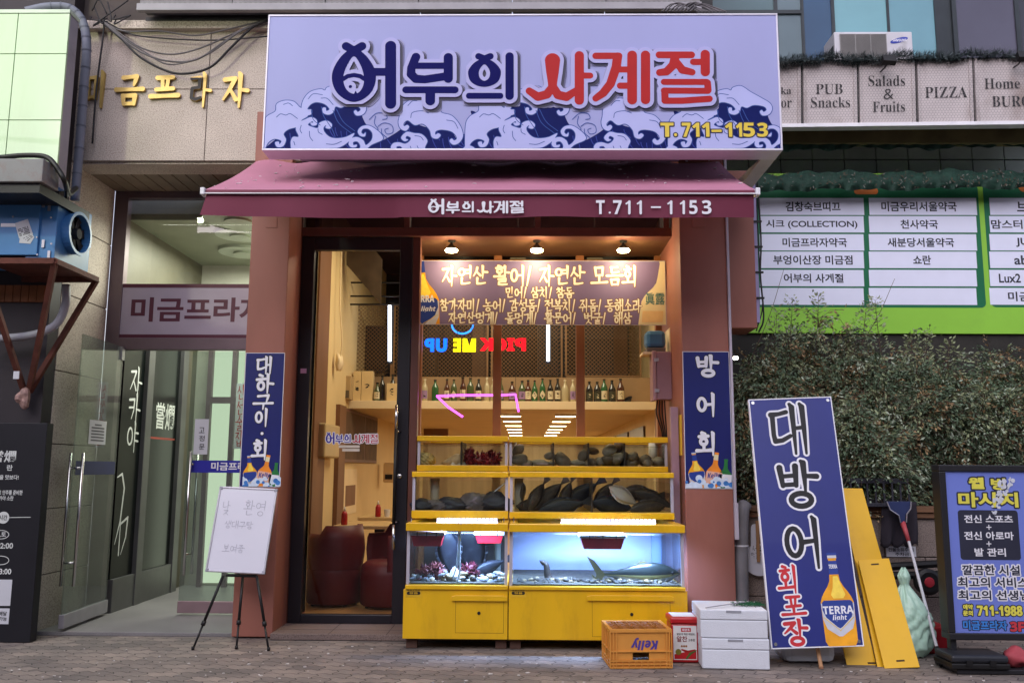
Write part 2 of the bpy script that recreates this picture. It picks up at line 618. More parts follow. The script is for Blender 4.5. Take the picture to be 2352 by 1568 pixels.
CJ = {
 'ㄱ': [[(.08, .84, 1.1), (.45, .86, .9), (.86, .92, 1.15), (.84, .6, .95), (.72, .3, .8), (.5, .0, .45)]],
 'ㄱt': [[(.06, .74, 1.1), (.5, .8, .9), (.92, .86, 1.15), (.86, .45, .95), (.78, .08, .6)]],
 'ㄴ': [[(.16, .98, 1.1), (.15, .5, .9), (.16, .2, 1), (.5, .2, .9), (.95, .32, .7)]],
 'ㄷ': [[(.1, .88, 1.1), (.5, .9, .85), (.85, .95, .9)], [(.16, .86, 1), (.15, .3, .9), (.2, .12, 1), (.55, .14, .9), (.95, .26, .8)]],
 'ㄹ': [[(.1, .92, 1), (.8, .97, 1.1), (.8, .6, .9)], [(.8, .56, .9), (.16, .52, .9)], [(.16, .52, .9), (.14, .12, 1), (.5, .06, .9), (.95, .14, .8)]],
 'ㅁ': [[(.1, .9, 1.1), (.18, .08, .85)], [(.12, .88, .9), (.86, .92, 1.15), (.82, .1, .85)], [(.18, .12, .85), (.82, .16, .9)]],
 'ㅂ': [[(.12, .95, 1.15), (.2, .06, .85)], [(.84, 1.0, 1.15), (.8, .06, .85)], [(.18, .52, .8), (.8, .55, .8)], [(.2, .1, .8), (.8, .12, .85)]],
 'ㅅ': [[(.52, 1.0, 1.1), (.44, .6, .95), (.06, .02, .5)], [(.42, .55, .7), (.92, .08, 1.05)]],
 'ㅇ': [_ring(.5, .48, .36, .38)],
 'ㅈ': [[(.1, .88, 1.1), (.85, .94, 1.1), (.5, .5, .9), (.05, .06, .5)], [(.5, .5, .7), (.95, .06, 1.05)]],
 'ㅊ': [[(.36, 1.06, 1.1), (.62, .97, .9)], [(.1, .74, 1.05), (.85, .79, 1.1), (.5, .42, .9), (.05, .02, .5)], [(.5, .42, .7), (.95, .02, 1.05)]],
 'ㅋ': [[(.08, .86, 1.1), (.86, .92, 1.15), (.8, .4, .9), (.5, .0, .45)], [(.1, .5, .9), (.78, .54, .9)]],
 'ㅌ': [[(.1, .92, 1), (.85, .95, .9)], [(.14, .9, 1), (.14, .1, 1), (.92, .2, .8)], [(.16, .52, .8), (.8, .55, .8)]],
 'ㅍ': [[(.06, .9, 1.1), (.94, .95, 1)], [(.34, .88, .9), (.38, .16, .8)], [(.68, .9, .9), (.62, .16, .8)], [(.02, .06, 1), (.98, .14, 1)]],
 'ㅎ': [[(.34, 1.08, 1.1), (.64, 1.0, .9)], [(.06, .74, 1), (.94, .8, 1)], _ring(.5, .28, .31, .29)],
}
CJ['ㄲ'] = [[(x * .55, y, q) for x, y, q in s] for s in CJ['ㄱ']] + [[(x * .55 + .45, y, q) for x, y, q in s] for s in CJ['ㄱ']]
CJ['ㄸ'] = [[(x * .5, y, q) for x, y, q in s] for s in CJ['ㄷ']] + [[(x * .5 + .5, y, q) for x, y, q in s] for s in CJ['ㄷ']]
def vbar(x): return [(x - .1, 1.07, .7), (x, 1.0, 1.15), (x, .5, .95), (x - .02, -.08, .5)]
VV = {'ㅏ': [vbar(.35), [(.35, .5, .8), (.95, .47, 1)]], 'ㅑ': [vbar(.35), [(.35, .65, .8), (.92, .64, 1)], [(.35, .36, .8), (.92, .34, 1)]],
 'ㅓ': [vbar(.75), [(.05, .5, 1), (.72, .53, .8)]], 'ㅕ': [vbar(.75), [(.05, .66, 1), (.72, .68, .8)], [(.05, .36, 1), (.72, .38, .8)]],
 'ㅐ': [vbar(.28), vbar(.82), [(.28, .5, .8), (.8, .52, .8)]], 'ㅔ': [vbar(.45), vbar(.9), [(.0, .5, 1), (.43, .52, .8)]],
 'ㅖ': [vbar(.45), vbar(.9), [(.0, .64, 1), (.43, .66, .8)], [(.0, .36, 1), (.43, .38, .8)]], 'ㅣ': [vbar(.55)]}
HV = {'ㅗ': [[(.5, 1.05, 1.05), (.5, .3, .85)], [(-.02, .2, 1.1), (.5, .23, .85), (1.02, .3, 1.1)]],
 'ㅛ': [[(.33, 1.05, 1.05), (.35, .3, .85)], [(.67, 1.05, 1.05), (.65, .3, .85)], [(-.02, .2, 1.1), (1.02, .3, 1.1)]],
 'ㅜ': [[(-.02, .74, 1.1), (.5, .77, .85), (1.02, .84, 1.1)], [(.53, .76, .95), (.5, -.15, .55)]],
 'ㅠ': [[(-.02, .74, 1.1), (1.02, .84, 1.1)], [(.35, .76, .95), (.3, -.1, .55)], [(.67, .76, .95), (.67, -.1, .55)]],
 'ㅡ': [[(-.02, .45, 1.15), (.5, .48, .85), (1.02, .55, 1.15)]]}
MIX = {'ㅘ': ('ㅗ', 'ㅏ'), 'ㅙ': ('ㅗ', 'ㅐ'), 'ㅚ': ('ㅗ', 'ㅣ'), 'ㅝ': ('ㅜ', 'ㅓ'), 'ㅞ': ('ㅜ', 'ㅔ'), 'ㅟ': ('ㅜ', 'ㅣ'), 'ㅢ': ('ㅡ', 'ㅣ')}
def brush(ch):
    """strokes of one written syllable in a unit box"""
    if ch == '/': return [[(.75, 1.0, 1), (.5, .5, .9), (.25, -.05, .6)]]
    if ch == '·': return [[(.5, .5, 1.1), (.501, .5, 1.1)]]
    k = ord(ch) - 0xAC00
    if k < 0: return []
    L, V, T = LJ[k // 588], VJ[k % 588 // 28], TJ[k % 28]
    out = []
    def put(ss, x0, x1, y0, y1):
        out.extend([[(x0 + (x1 - x0) * x, y0 + (y1 - y0) * y, q) for x, y, q in s] for s in ss])
    b = .0
    if V in VV:
        y0 = .42 if T else .08
        put(CJ[L], .02, .56, y0 + .04, .93)
        put(VV[V], .5, 1.0, y0 - .02 if T else .0, 1.0)
        if T: put(CJ.get(T + 't', CJ.get(T, [])), .2, .88, -.02, .36)
    elif V in HV:
        if T:
            put(CJ.get(L + 't', CJ[L]), .2, .8, .62, 1.0); put(HV[V], .0, 1.0, .38, .64); put(CJ.get(T + 't', CJ.get(T, [])), .2, .82, -.02, .33)
        else:
            put(CJ.get(L + 't', CJ[L]), .17, .83, .45, 1.0); put(HV[V], .0, 1.0, .02, .46)
    else:
        h, v = MIX[V]
        if T:
            put(CJ.get(L + 't', CJ[L]), .08, .6, .64, 1.0); put(HV[h], .0, .68, .4, .64); put(VV[v], .55, 1.0, .36, 1.0); put(CJ.get(T + 't', CJ.get(T, [])), .2, .88, -.02, .33)
        else:
            put(CJ.get(L + 't', CJ[L]), .08, .58, .44, .98); put(HV[h], .0, .68, .06, .44); put(VV[v], .55, 1.0, .0, 1.0)
    return out

def brush_field(fld, s, box, wgt=.09, gap=1.04, space=.5, pad=0.0, vert=False):
    """write s into box (x0,y0,x1,y1 with y down)"""
    x0, y0, x1, y1 = box
    adv = [(space if c == ' ' else (.5 if c == '/' else gap)) for c in s]
    tot = sum(adv)
    cur = 0
    for c, a in zip(s, adv):
        if c != ' ':
            if vert:
                bx0, bx1 = x0, x1
                hh = (y1 - y0) / tot
                by0 = y0 + cur * hh; by1 = by0 + hh * (a - .04 if a > .6 else a)
                cw = (bx1 - bx0)
            else:
                cw = (x1 - x0) / tot
                bx0 = x0 + cur * cw; bx1 = bx0 + cw * (a - .04)
                by0, by1 = y0, y1
                cw = min(cw, y1 - y0)
            for st in brush(c):
                fld.stroke([(bx0 + (bx1 - bx0) * x, by1 + (by0 - by1) * y, wgt * cw * q * .5) for x, y, q in st], pad=pad)
        cur += a
    return fld
# ------------------------------------------------------------------ palette
M = {}
def pavers():
    m = mat('paving_blocks', (122, 112, 112), .75, var=0)
    n, l = m.node_tree.nodes, m.node_tree.links
    p = n['Principled BSDF']
    tc = n.new('ShaderNodeTexCoord')
    sp = n.new('ShaderNodeSeparateXYZ')
    l.new(tc.outputs['Object'], sp.inputs[0])
    def math_(op, a, b=None):
        q = n.new('ShaderNodeMath'); q.operation = op
        for i, v in enumerate((a, b)):
            if v is None: continue
            if isinstance(v, (int, float)): q.inputs[i].default_value = v
            else: l.new(v, q.inputs[i])
        return q.outputs[0]
    # zig-zag edges: rows and columns wander like interlocking blocks
    wx = math_('MULTIPLY', math_('PINGPONG', math_('ADD', sp.outputs[1], 50.0), .055), .62)
    wy = math_('MULTIPLY', math_('PINGPONG', math_('ADD', sp.outputs[0], 50.03), .055), .62)
    nz0 = n.new('ShaderNodeTexNoise'); nz0.inputs['Scale'].default_value = 9
    l.new(tc.outputs['Object'], nz0.inputs['Vector'])
    jit = math_('MULTIPLY', math_('SUBTRACT', nz0.outputs['Fac'], .5), .02)
    cb = n.new('ShaderNodeCombineXYZ')
    l.new(math_('ADD', math_('ADD', sp.outputs[0], wx), jit), cb.inputs[0])
    l.new(math_('ADD', math_('ADD', sp.outputs[1], wy), jit), cb.inputs[1])
    br = n.new('ShaderNodeTexBrick')
    br.inputs['Scale'].default_value = 1
    br.inputs['Brick Width'].default_value = .22
    br.inputs['Row Height'].default_value = .11
    br.inputs['Mortar Size'].default_value = .0045
    br.inputs['Mortar Smooth'].default_value = .3
    br.inputs['Color1'].default_value = lin((150, 139, 130)) + (1,)
    br.inputs['Color2'].default_value = lin((118, 111, 106)) + (1,)
    br.inputs['Mortar'].default_value = lin((62, 56, 54)) + (1,)
    l.new(cb.outputs[0], br.inputs['Vector'])
    nz = n.new('ShaderNodeTexNoise'); nz.inputs['Scale'].default_value = 1.6; nz.inputs['Detail'].default_value = 9; nz.inputs['Roughness'].default_value = .65
    l.new(tc.outputs['Object'], nz.inputs['Vector'])
    r = n.new('ShaderNodeValToRGB')
    r.color_ramp.elements[0].position = .32; r.color_ramp.elements[0].color = (.55, .56, .58, 1)
    r.color_ramp.elements[1].position = .68; r.color_ramp.elements[1].color = (1.15, 1.1, 1.06, 1)
    l.new(nz.outputs['Fac'], r.inputs[0])
    mx = n.new('ShaderNodeMix'); mx.data_type = 'RGBA'; mx.blend_type = 'MULTIPLY'; mx.inputs[0].default_value = 1
    l.new(br.outputs['Color'], mx.inputs[6]); l.new(r.outputs[0], mx.inputs[7])
    n3 = n.new('ShaderNodeTexNoise'); n3.inputs['Scale'].default_value = 160; n3.inputs['Detail'].default_value = 3
    l.new(tc.outputs['Object'], n3.inputs['Vector'])
    r3 = n.new('ShaderNodeValToRGB')
    r3.color_ramp.elements[0].position = .3; r3.color_ramp.elements[0].color = (.78, .78, .78, 1)
    r3.color_ramp.elements[1].position = .7; r3.color_ramp.elements[1].color = (1.15, 1.15, 1.15, 1)
    l.new(n3.outputs['Fac'], r3.inputs[0])
    m3 = n.new('ShaderNodeMix'); m3.data_type = 'RGBA'; m3.blend_type = 'MULTIPLY'; m3.inputs[0].default_value = 1
    l.new(mx.outputs[2], m3.inputs[6]); l.new(r3.outputs[0], m3.inputs[7])
    l.new(m3.outputs[2], p.inputs['Base Color'])
    hsum = math_('ADD', math_('MULTIPLY', math_('SUBTRACT', 1.0, br.outputs['Fac']), .6), math_('MULTIPLY', n3.outputs['Fac'], .25))
    hs2 = math_('ADD', hsum, math_('MULTIPLY', nz.outputs['Fac'], .5))
    bp = n.new('ShaderNodeBump'); bp.inputs['Strength'].default_value = .55; bp.inputs['Distance'].default_value = .012
    l.new(hs2, bp.inputs['Height']); l.new(bp.outputs[0], p.inputs['Normal'])
    return m

def granite(name, a, b, sc_=140, rough=.7, bump=.3):
    m = mat(name, a, rough, var=0, spec=.3)
    n, l = m.node_tree.nodes, m.node_tree.links
    p = n['Principled BSDF']
    tc = n.new('ShaderNodeTexCoord')
    nz = n.new('ShaderNodeTexNoise'); nz.inputs['Scale'].default_value = sc_; nz.inputs['Detail'].default_value = 3; nz.inputs['Roughness'].default_value = .6
    l.new(tc.outputs['Object'], nz.inputs['Vector'])
    r = n.new('ShaderNodeValToRGB')
    r.color_ramp.elements[0].position = .36; r.color_ramp.elements[0].color = lin(b) + (1,)
    r.color_ramp.elements[1].position = .56; r.color_ramp.elements[1].color = lin(a) + (1,)
    l.new(nz.outputs['Fac'], r.inputs[0])
    n2 = n.new('ShaderNodeTexNoise'); n2.inputs['Scale'].default_value = 1.7; n2.inputs['Detail'].default_value = 8
    l.new(tc.outputs['Object'], n2.inputs['Vector'])
    r2 = n.new('ShaderNodeValToRGB')
    r2.color_ramp.elements[0].position = .3; r2.color_ramp.elements[0].color = (.8, .79, .78, 1)
    r2.color_ramp.elements[1].position = .7; r2.color_ramp.elements[1].color = (1.08, 1.07, 1.06, 1)
    l.new(n2.outputs['Fac'], r2.inputs[0])
    mx = n.new('ShaderNodeMix'); mx.data_type = 'RGBA'; mx.blend_type = 'MULTIPLY'; mx.inputs[0].default_value = 1
    l.new(r.outputs[0], mx.inputs[6]); l.new(r2.outputs[0], mx.inputs[7])
    l.new(mx.outputs[2], p.inputs['Base Color'])
    bp = n.new('ShaderNodeBump'); bp.inputs['Strength'].default_value = bump; bp.inputs['Distance'].default_value = .004
    l.new(nz.outputs['Fac'], bp.inputs['Height']); l.new(bp.outputs[0], p.inputs['Normal'])
    return m

M['pavers'] = pavers()
M['stone'] = granite('pink_granite', (200, 189, 178), (146, 132, 124), 120)
M['stone_floor'] = granite('grey_granite', (140, 138, 138), (98, 96, 98), 200, .45, .12)
M['terra'] = mat('terracotta_panel', (148, 94, 80), .5, var=.14, vs=2.2, bump=.06, bs=8, dirt=.4, dc=(108, 66, 56), ds=1.2, stretch=(1, 1, .35))
M['terra_dark'] = mat('brown_frame_paint', (92, 52, 42), .45, var=.1, vs=6)
M['door'] = mat('black_door_frame', (26, 23, 30), .38, var=.1, vs=3)
M['header'] = mat('header_dark', (40, 30, 30), .6, var=.2)
M['glass'] = glass('window_glass', (247, 248, 245), 1.0)
M['pane'] = glass('shop_pane', (246, 246, 243), .55)
M['dglass'] = glass('dark_transom_glass', (60, 55, 55), 1.2)
M['cream'] = mat('cream_wall', (216, 192, 142), .7, var=.06, vs=2)
M['cream2'] = mat('pale_ceiling', (226, 206, 168), .7, var=.05, vs=2)
M['bcol'] = mat('brown_pilaster', (120, 84, 58), .6, var=.15, vs=3, stretch=(1, 1, .3))
M['ftile'] = mat('interior_tile', (150, 112, 72), .35, var=.12, vs=3)
M['black'] = mat('black_metal', (20, 19, 20), .5, var=.15, vs=10)
M['darkwall'] = mat('dark_room_wall', (20, 17, 16), .7, var=.25, vs=2)
M['chrome'] = mat('steel', (200, 198, 196), .22, 1.0, var=.06, vs=8)
M['alu'] = mat('aluminium', (176, 174, 182), .4, .8, var=.08, vs=8)
M['white'] = mat('white_paint', (222, 222, 226), .5, var=.05, vs=4, dirt=.3, dc=(150, 146, 140))
M['mauve'] = mat('mauve_frame', (112, 96, 100), .45, .3, var=.1, vs=4)
M['letter_white'] = mat('white_vinyl', (226, 226, 232), .5, var=.03)
M['navy'] = mat('navy_vinyl', (9, 10, 86), .55, var=.07, vs=2.5, spec=.08)
M['meshm'] = mat('mesh_brown', (128, 98, 66), .5, .3, var=.1)
M['ink'] = mat('black_vinyl', (22, 21, 24), .5, var=.05)

# ------------------------------------------------------------------ pavement
g = MB()
g.quad((-60, -40, 0), (60, -40, 0), (60, 40, 0), (-60, 40, 0))
pv = g.done('pavement', M['pavers']); tag(pv, kind='structure')
# litter and crumbs of mortar on the blocks
cr = MB()
for i in range(150):
    p = on_ground(rnd.uniform(-20, 2370), 1480 + 95 * rnd.random() ** .8)
    if p.y > -.25 and -2 < p.x < 3: continue
    s = rnd.uniform(.003, .008) * (1.6 if rnd.random() < .12 else 1)
    cr.blob((p.x, p.y, s * .25), (s * rnd.uniform(.8, 1.8), s, s * .5), i, .3, 6, 4)
o = cr.done('pavement_grit', mat('pale_grit', (190, 184, 178), .8, var=.2)); tag(o, kind='stuff')

# ------------------------------------------------------------------ shop front
S = thing('seafood_shop', 'seafood restaurant front with terracotta pillars, black door frame and wide glazed opening', 'shop', (0, 0.5, 0))
LP0, LP1 = at(554, 1000, 0).x, at(645, 1000, 0).x
RP0, RP1 = at(1571, 1000, 0).x, at(1680, 1000, 0).x
FY = .38            # plane of door and window frames
WY = 1.06           # plane of the recessed window
b = MB().box(LP0, LP1, 0, 1.0, .012, 4.3); b.done('pillar', M['terra'], S, bevel=.006)
b = MB().box(RP0, RP1, 0, 1.0, .012, 4.3); b.done('pillar', M['terra'], S, bevel=.006)
# small access plates near the pillar heads
for (l, t, r, bb) in ((611, 488, 637, 523), (1590, 487, 1620, 522)):
    x0, x1, z0, z1 = rect(l, t, r, bb, -.003)
    MB().box(x0, x1, -.004, .01, z0, z1).done('access_plate', M['terra'], S, bevel=.0015)
zt = at(1100, 497, FY).z; zb0 = at(1100, 524, FY).z; zb1 = at(1100, 544, FY).z
MB().box(LP1, RP0, FY - .02, FY + .1, zb1, zb0).done('transom_beam', M['terra_dark'], S, bevel=.004)
MB().box(LP1, RP0, FY - .01, FY + .1, zt + .13, 4.4).done('header_panel', M['header'], S)
bm_ = MB()
for px in (690, 935, 1235, 1530):
    x = at(px, 515, FY).x
    bm_.box(x - .025, x + .025, FY - .015, FY + .08, zb0, zt + .13)
bm_.parts('transom_post', M['terra_dark'], S)
b = MB(); b.quad((LP1, FY + .03, zb0), (RP0, FY + .03, zb0), (RP0, FY + .03, zt + .13), (LP1, FY + .03, zt + .13)); b.done('transom_glass', M['dglass'], S)
# entrance step with paving tiles
x0s, x1s = LP1, at(1560, 1460, -.05).x
st = MB().box(x0s, x1s, -.06, FY + .12, .004, .05)
st.done('entrance_step', granite('step_stone', (128, 112, 106), (92, 78, 74), 120, .6), S, bevel=.004)
jm = MB()
for k in range(1, 6):
    x = x0s + (x1s - x0s) * k / 7
    jm.box(x - .0025, x + .0025, -.0605, FY, .049, .0508)
jm.box(x0s, x1s, .12, .125, .049, .0508)
jm.done('step_joint', mat('joint_dark', (60, 52, 50), .8), S)
# ---- door
dl, dr = at(677, 1000, FY).x, at(938, 1000, FY).x
gl_, gr_ = at(706, 1000, FY).x, at(909, 1000, FY).x
dz0, dz1 = .052, zb1 - .004
gz0, gz1 = at(800, 1411, FY).z, at(800, 574, FY).z
D = MB()
D.box(dl, gl_, FY, FY + .06, dz0, dz1).box(gr_, dr, FY, FY + .06, dz0, dz1)
D.box(gl_, gr_, FY + .001, FY + .059, dz0, gz0).box(gl_, gr_, FY + .001, FY + .059, gz1, dz1)
door = D.done('door', M['door'], S, bevel=.004)
b = MB(); b.quad((gl_, FY + .03, gz0), (gr_, FY + .03, gz0), (gr_, FY + .03, gz1), (gl_, FY + .03, gz1)); b.done('door_glass', M['pane'], door)
hx = at(907, 1100, FY - .06).x
hz = [at(907, y, FY - .06).z for y in (1262, 1204, 985, 930)]
h = MB(); h.tube([(hx, FY - .06, hz[0]), (hx, FY - .06, hz[1])], .014, 12).tube([(hx, FY - .06, hz[2]), (hx, FY - .06, hz[3])], .014, 12)
for z in (hz[1] + .02, hz[2] - .02): h.tube([(hx, FY - .06, z), (hx + .03, FY + .01, z)], .011, 8)
h.tube([(hx, FY - .06, hz[1]), (hx, FY - .06, hz[2])], .0145, 12, 1)
h.done('handle', [M['chrome'], M['black']], door, smooth=True)
lk = at(918, 1093, FY); MB().lathe((lk.x, FY - .012, lk.z), [(.016, 0), (.02, .004), (.02, .014)], 14, axis=(0, 1, 0)).done('lock', M['chrome'], door, smooth=True)
p = ypan(690, 846, 704, 857, FY - .002); MB().quad(p.at(0, 0), p.at(p.w, 0), p.at(p.w, p.h), p.at(0, p.h)).done('sticker', mat('pink_sticker', (200, 150, 185), .5), door)
# jamb posts
jl = at(939, 1000, FY).x; jr = at(957, 1000, FY).x
MB().box(LP1, dl - .004, FY + .01, FY + .08, .05, zb1).box(dr + .004, jr, FY + .004, FY + .1, .05, zb1).done('door_post', M['terra_dark'], S, bevel=.003)
# ---- recessed window
wx0, wx1 = jr, RP0
MB().box(wx0 - .12, wx1, FY + .1, WY + .06, zb1 + .002, zb1 + .05).done('recess_soffit', mat('soffit_brown', (104, 72, 48), .55, var=.12), S)
wz0, wz1 = .05, zb1
fr = MB()
tb0, tb1 = at(1240, 618, WY).z, at(1240, 598, WY).z
edges = [at(961, 850, WY).x, at(1142, 850, WY).x, at(1333, 850, WY).x, wx1 - .02]
for i, x in enumerate(edges):
    hw = .038 if i in (1, 2) else .03
    fr.box(x - hw, x + hw, WY - .03, WY + .05, wz0, wz1)
for a, c in zip(edges[:-1], edges[1:]):
    fr.box(a + .03, c - .03, WY - .025, WY + .045, tb0, tb1)
fr.done('window_frame', mat('spotlit_mullion', (158, 100, 58), .5, var=.12, vs=4), S, bevel=.003)  # amber lift of the spotlights is put into this brown
for a, c in zip(edges[:-1], edges[1:]):
    b = MB(); b.quad((a, WY + .01, wz0), (c, WY + .01, wz0), (c, WY + .01, tb0), (a, WY + .01, tb0)); b.done('window_pane', M['pane'], S)
    b = MB(); b.quad((a, WY + .01, tb1), (c, WY + .01, tb1), (c, WY + .01, wz1), (a, WY + .01, wz1)); b.done('window_pane', M['dglass'], S)
# ---- room behind
IX0, IX1 = LP0 + .1, RP0 + .34
RY = 13.6
MZ = at(1200, 921, 3.65).z            # top of the mezzanine ledge
b = MB().box(IX0 - .1, IX0, 1.0, RY, 0, 4.4); b.done('side_wall', M['cream'], S)
b = MB().box(IX0, LP1, FY + .1, 1.0, .05, 4.4); b.done('side_wall', M['cream'], S)
b = MB().box(IX1, IX1 + .1, 1.0, RY, 0, 4.4); b.done('side_wall', M['cream'], S)
b = MB().box(IX0, IX1, FY + .15, RY, .0, .04); b.done('interior_floor', M['ftile'], S)
b = MB().box(IX0, IX1, FY + .15, 3.66, 4.3, 4.4); b.done('upper_ceiling', M['darkwall'], S)
b = MB().box(IX0, IX1, 3.65, RY, MZ - .1, MZ); b.done('mezzanine_floor', M['cream2'], S, bevel=.004)
b = MB().box(IX0, IX1, RY, RY + .1, 0, MZ); b.done('back_wall', M['cream2'], S)
PZ = at(1200, 866, 3.95).z
b = MB().box(IX0, IX1, 3.95, 4.0, MZ, PZ); b.done('parapet', mat('parapet_tan', (150, 122, 88), .7, var=.08), S)
b = MB().box(IX0, IX1, 6.2, 6.3, MZ, 4.4).box(IX0, IX1, 3.66, 6.2, 4.32, 4.4); b.done('mezzanine_wall', M['darkwall'], S)
# brown pilasters on the side wall and timber wall panels far inside
pil = MB()
ya = 1.85; yb_ = 2.35
pil.box(IX0, IX0 + .03, ya, yb_, .04, 4.3)
pil.box(IX0, IX0 + .05, 2.95, 3.3, .04, MZ - .1)
pil.box(IX1 - .04, IX1, 3.0, 3.5, .04, MZ - .1)
pil.box(IX0 + .3, IX0 + .75, 9.0, 9.1, .04, MZ - .1)
pil.parts('pilaster', M['bcol'], S)
fw = MB()
for y in (4.6, 6.4, 8.2):
    fw.box(IX1 - .03, IX1, y, y + 1.5, .9, MZ - .25)
fw.parts('dark_wall_panel', mat('slate_panel', (70, 62, 58), .4, var=.2), S)
# stair underside seen high through the door
sp_ = Pan(at(795, 574, 3.0), at(877, 574, 3.0), at(795, 697, 3.0))
q = [sp_.at(*sp_.px(*c)) for c in ((795, 560), (850, 560), (877, 594), (874, 698), (796, 608))]
MB().slab(q, (0, -1, 0), .05).done('stair_panel', mat('stair_dark', (70, 58, 46), .35, var=.3, vs=6), S)
rl = MB()
for (y, l, r) in ((649, 793, 905), (680, 793, 905), (699, 793, 905)):
    a, c = at(l, y, 3.55), at(r + 30, y, 3.55); rl.tube([a, c], .011, 6)
a, c = at(793, 649, 3.55), at(793, 680, 3.55); rl.tube([a, c], .011, 6)
rl.done('handrail', M['black'], S)
# expanded mesh screens on the mezzanine edge
def diamond(l, t, r, bb, Y, name, sx=.052, sy=.026, wd=.0046):
    x0, x1, z0, z1 = rect(l, t, r, bb, Y)
    m = MB()
    nx, nz_ = int((x1 - x0) / sx), int((z1 - z0) / sy)
    for j in range(nz_):
        for i in range(nx):
            X, Z = x0 + i * sx + (sx / 2 if j % 2 else 0), z0 + j * sy
            for s in (-1, 1):
                a, c = (X, Y, Z), (X + s * sx / 2, Y, Z + sy)
                m.quad((a[0] - wd, Y, a[2]), (a[0] + wd, Y, a[2]), (c[0] + wd, Y, c[2]), (c[0] - wd, Y, c[2]))
    for (a, c, e, f) in ((x0, x1, z0 - .012, z0 + .012), (x0, x1, z1 - .012, z1 + .012)): m.box(a, c, Y - .012, Y + .012, e, f)
    for x in (x0, x1): m.box(x - .012, x + .012, Y - .013, Y + .013, z0, z1)
    return m.done(name, M['meshm'], S)
diamond(800, 700, 900, 872, 4.06, 'mesh_screen')
diamond(905, 700, 1120, 872, 4.06, 'mesh_screen')
diamond(1130, 700, 1290, 872, 4.06, 'mesh_screen')
diamond(1300, 700, 1470, 864, 4.06, 'mesh_screen')
# dark furniture masses upstairs
b = MB()
for (l, t, r, bb) in ((817, 748, 900, 850), (962, 752, 1000, 862), (1235, 700, 1300, 862), (1325, 700, 1410, 862)):
    x0, x1, z0, z1 = rect(l, t, r, bb, 4.6); b.box(x0, x1, 4.6, 5.0, z0, z1)
b.parts('upstairs_cabinet', M['black'], S)
b = MB()
for (l, t, r, bb) in ((1085, 700, 1122, 868), (1405, 700, 1440, 860)):
    x0, x1, z0, z1 = rect(l, t, r, bb, 5.4); b.box(x0, x1, 5.4, 5.5, z0, z1)
b.done('upstairs_door', mat('brown_panel', (96, 66, 42), .5, var=.2), S)

# ------------------------------------------------------------------ left: stone entrance building
E_ = thing('stone_building', 'pink granite office building entrance with gold letters over a glass lobby', 'building', (-3, 1, 0))
SY = .05
EY = .82            # glass plane of the entrance
ex0 = at(133, 781, SY).x       # corner of the jamb
ex1 = LP0 - .002
lz0, lz1 = at(400, 369, SY).z, at(400, 50, SY).z
vz = at(480, 205, SY).z; vx = at(478, 205, SY).x
gp = .006
st = MB()
xa = ex0 - .6
for (a, c) in ((xa, vx - gp / 2), (vx + gp / 2, ex1 + .7)):
    for (d, e) in ((lz0, vz - gp / 2), (vz + gp / 2, lz1)):
        st.box(a, c, SY, SY + .03, d, e)
st.done('stone_panel', M['stone'], E_, bevel=.003)
MB().box(xa, ex1 + .7, SY + .008, SY + .25, lz0 + .003, lz1 + .6).done('backing_wall', mat('joint_grout', (70, 62, 60), .8), E_)
cz0, cz1 = at(400, 68, SY - .05).z, at(400, 49, SY - .05).z
MB().box(xa, ex1 + .6, SY - .07, SY - .001, cz0, cz1).done('cornice', M['stone'], E_, bevel=.004)
MB().box(ex0, ex1 + .3, SY + .031, .34, lz0 - .02, lz0 + .002).done('lintel', M['stone'], E_)
sl = MB()
n = 13
for k in range(n):
    a = ex0 + (ex1 - ex0) * k / n
    sl.box(a, a + (ex1 - ex0) / n - .012, .345, EY + .05, lz0 - .012, lz0 + .01)
sl.done('slat_soffit', mat('soffit_slats', (120, 104, 90), .6, var=.15), E_)
MB().box(ex0, ex1, .344, EY + .05, lz0 + .011, lz0 + .03).done('soffit_back', M['black'], E_)
# jamb wall of stacked stone
jb = MB(); z = .02
for zz in (.46, .98, 1.5, 2.1, 2.75, 3.35, lz0 - .003):
    jb.box(ex0 - .5, ex0, SY, EY, z, zz - .008); z = zz
jb.done('stone_jamb', M['stone'], E_, bevel=.003)
MB().box(ex0 - .5, ex0 - .012, SY + .012, EY, 0, lz0).done('jamb_core', mat('grout', (84, 74, 70), .8), E_)
# glazing frame
fz = [at(400, y, EY).z for y in (803, 777, 652, 455)]
fx0 = ex0 + .002
gx0 = at(288, 560, EY).x
ff = MB()
ff.box(fx0, gx0, EY, EY + .08, .03, lz0 - .014)
ff.box(gx0, ex1, EY + .002, EY + .08, fz[3], lz0 - .014)
ff.box(gx0, ex1, EY - .02, EY + .08, fz[0], fz[1])
ff.done('entrance_frame', M['mauve'], E_, bevel=.003)
b = MB(); b.quad((gx0, EY + .04, fz[2]), (ex1, EY + .04, fz[2]), (ex1, EY + .04, fz[3]), (gx0, EY + .04, fz[3])); b.done('fanlight_glass', M['glass'], E_)
bn = MB().box(gx0, ex1, EY + .01, EY + .07, fz[1], fz[2]); bn = bn.done('name_band', mat('grey_lilac_band', (168, 158, 172), .5, var=.05), E_)
pb = ypan(270, 652, 575, 777, EY + .01)
wine = mat('wine_vinyl', (84, 34, 52), .5, var=.05)
b = MB()
for (t, bb) in ((652, 661), (768, 776)):
    s0, t0, s1, t1 = pb.box(270, t, 575, bb)
    b.quad(pb.at(gx0 - pb.o.x, t0, .001), pb.at(ex1 - pb.o.x, t0, .001), pb.at(ex1 - pb.o.x, t1, .001), pb.at(gx0 - pb.o.x, t1, .001))
b.done('stripe', wine, bn)
text(bn, pb, '미금프라자', (301, 683, 614, 739), wine, .0015, .028)
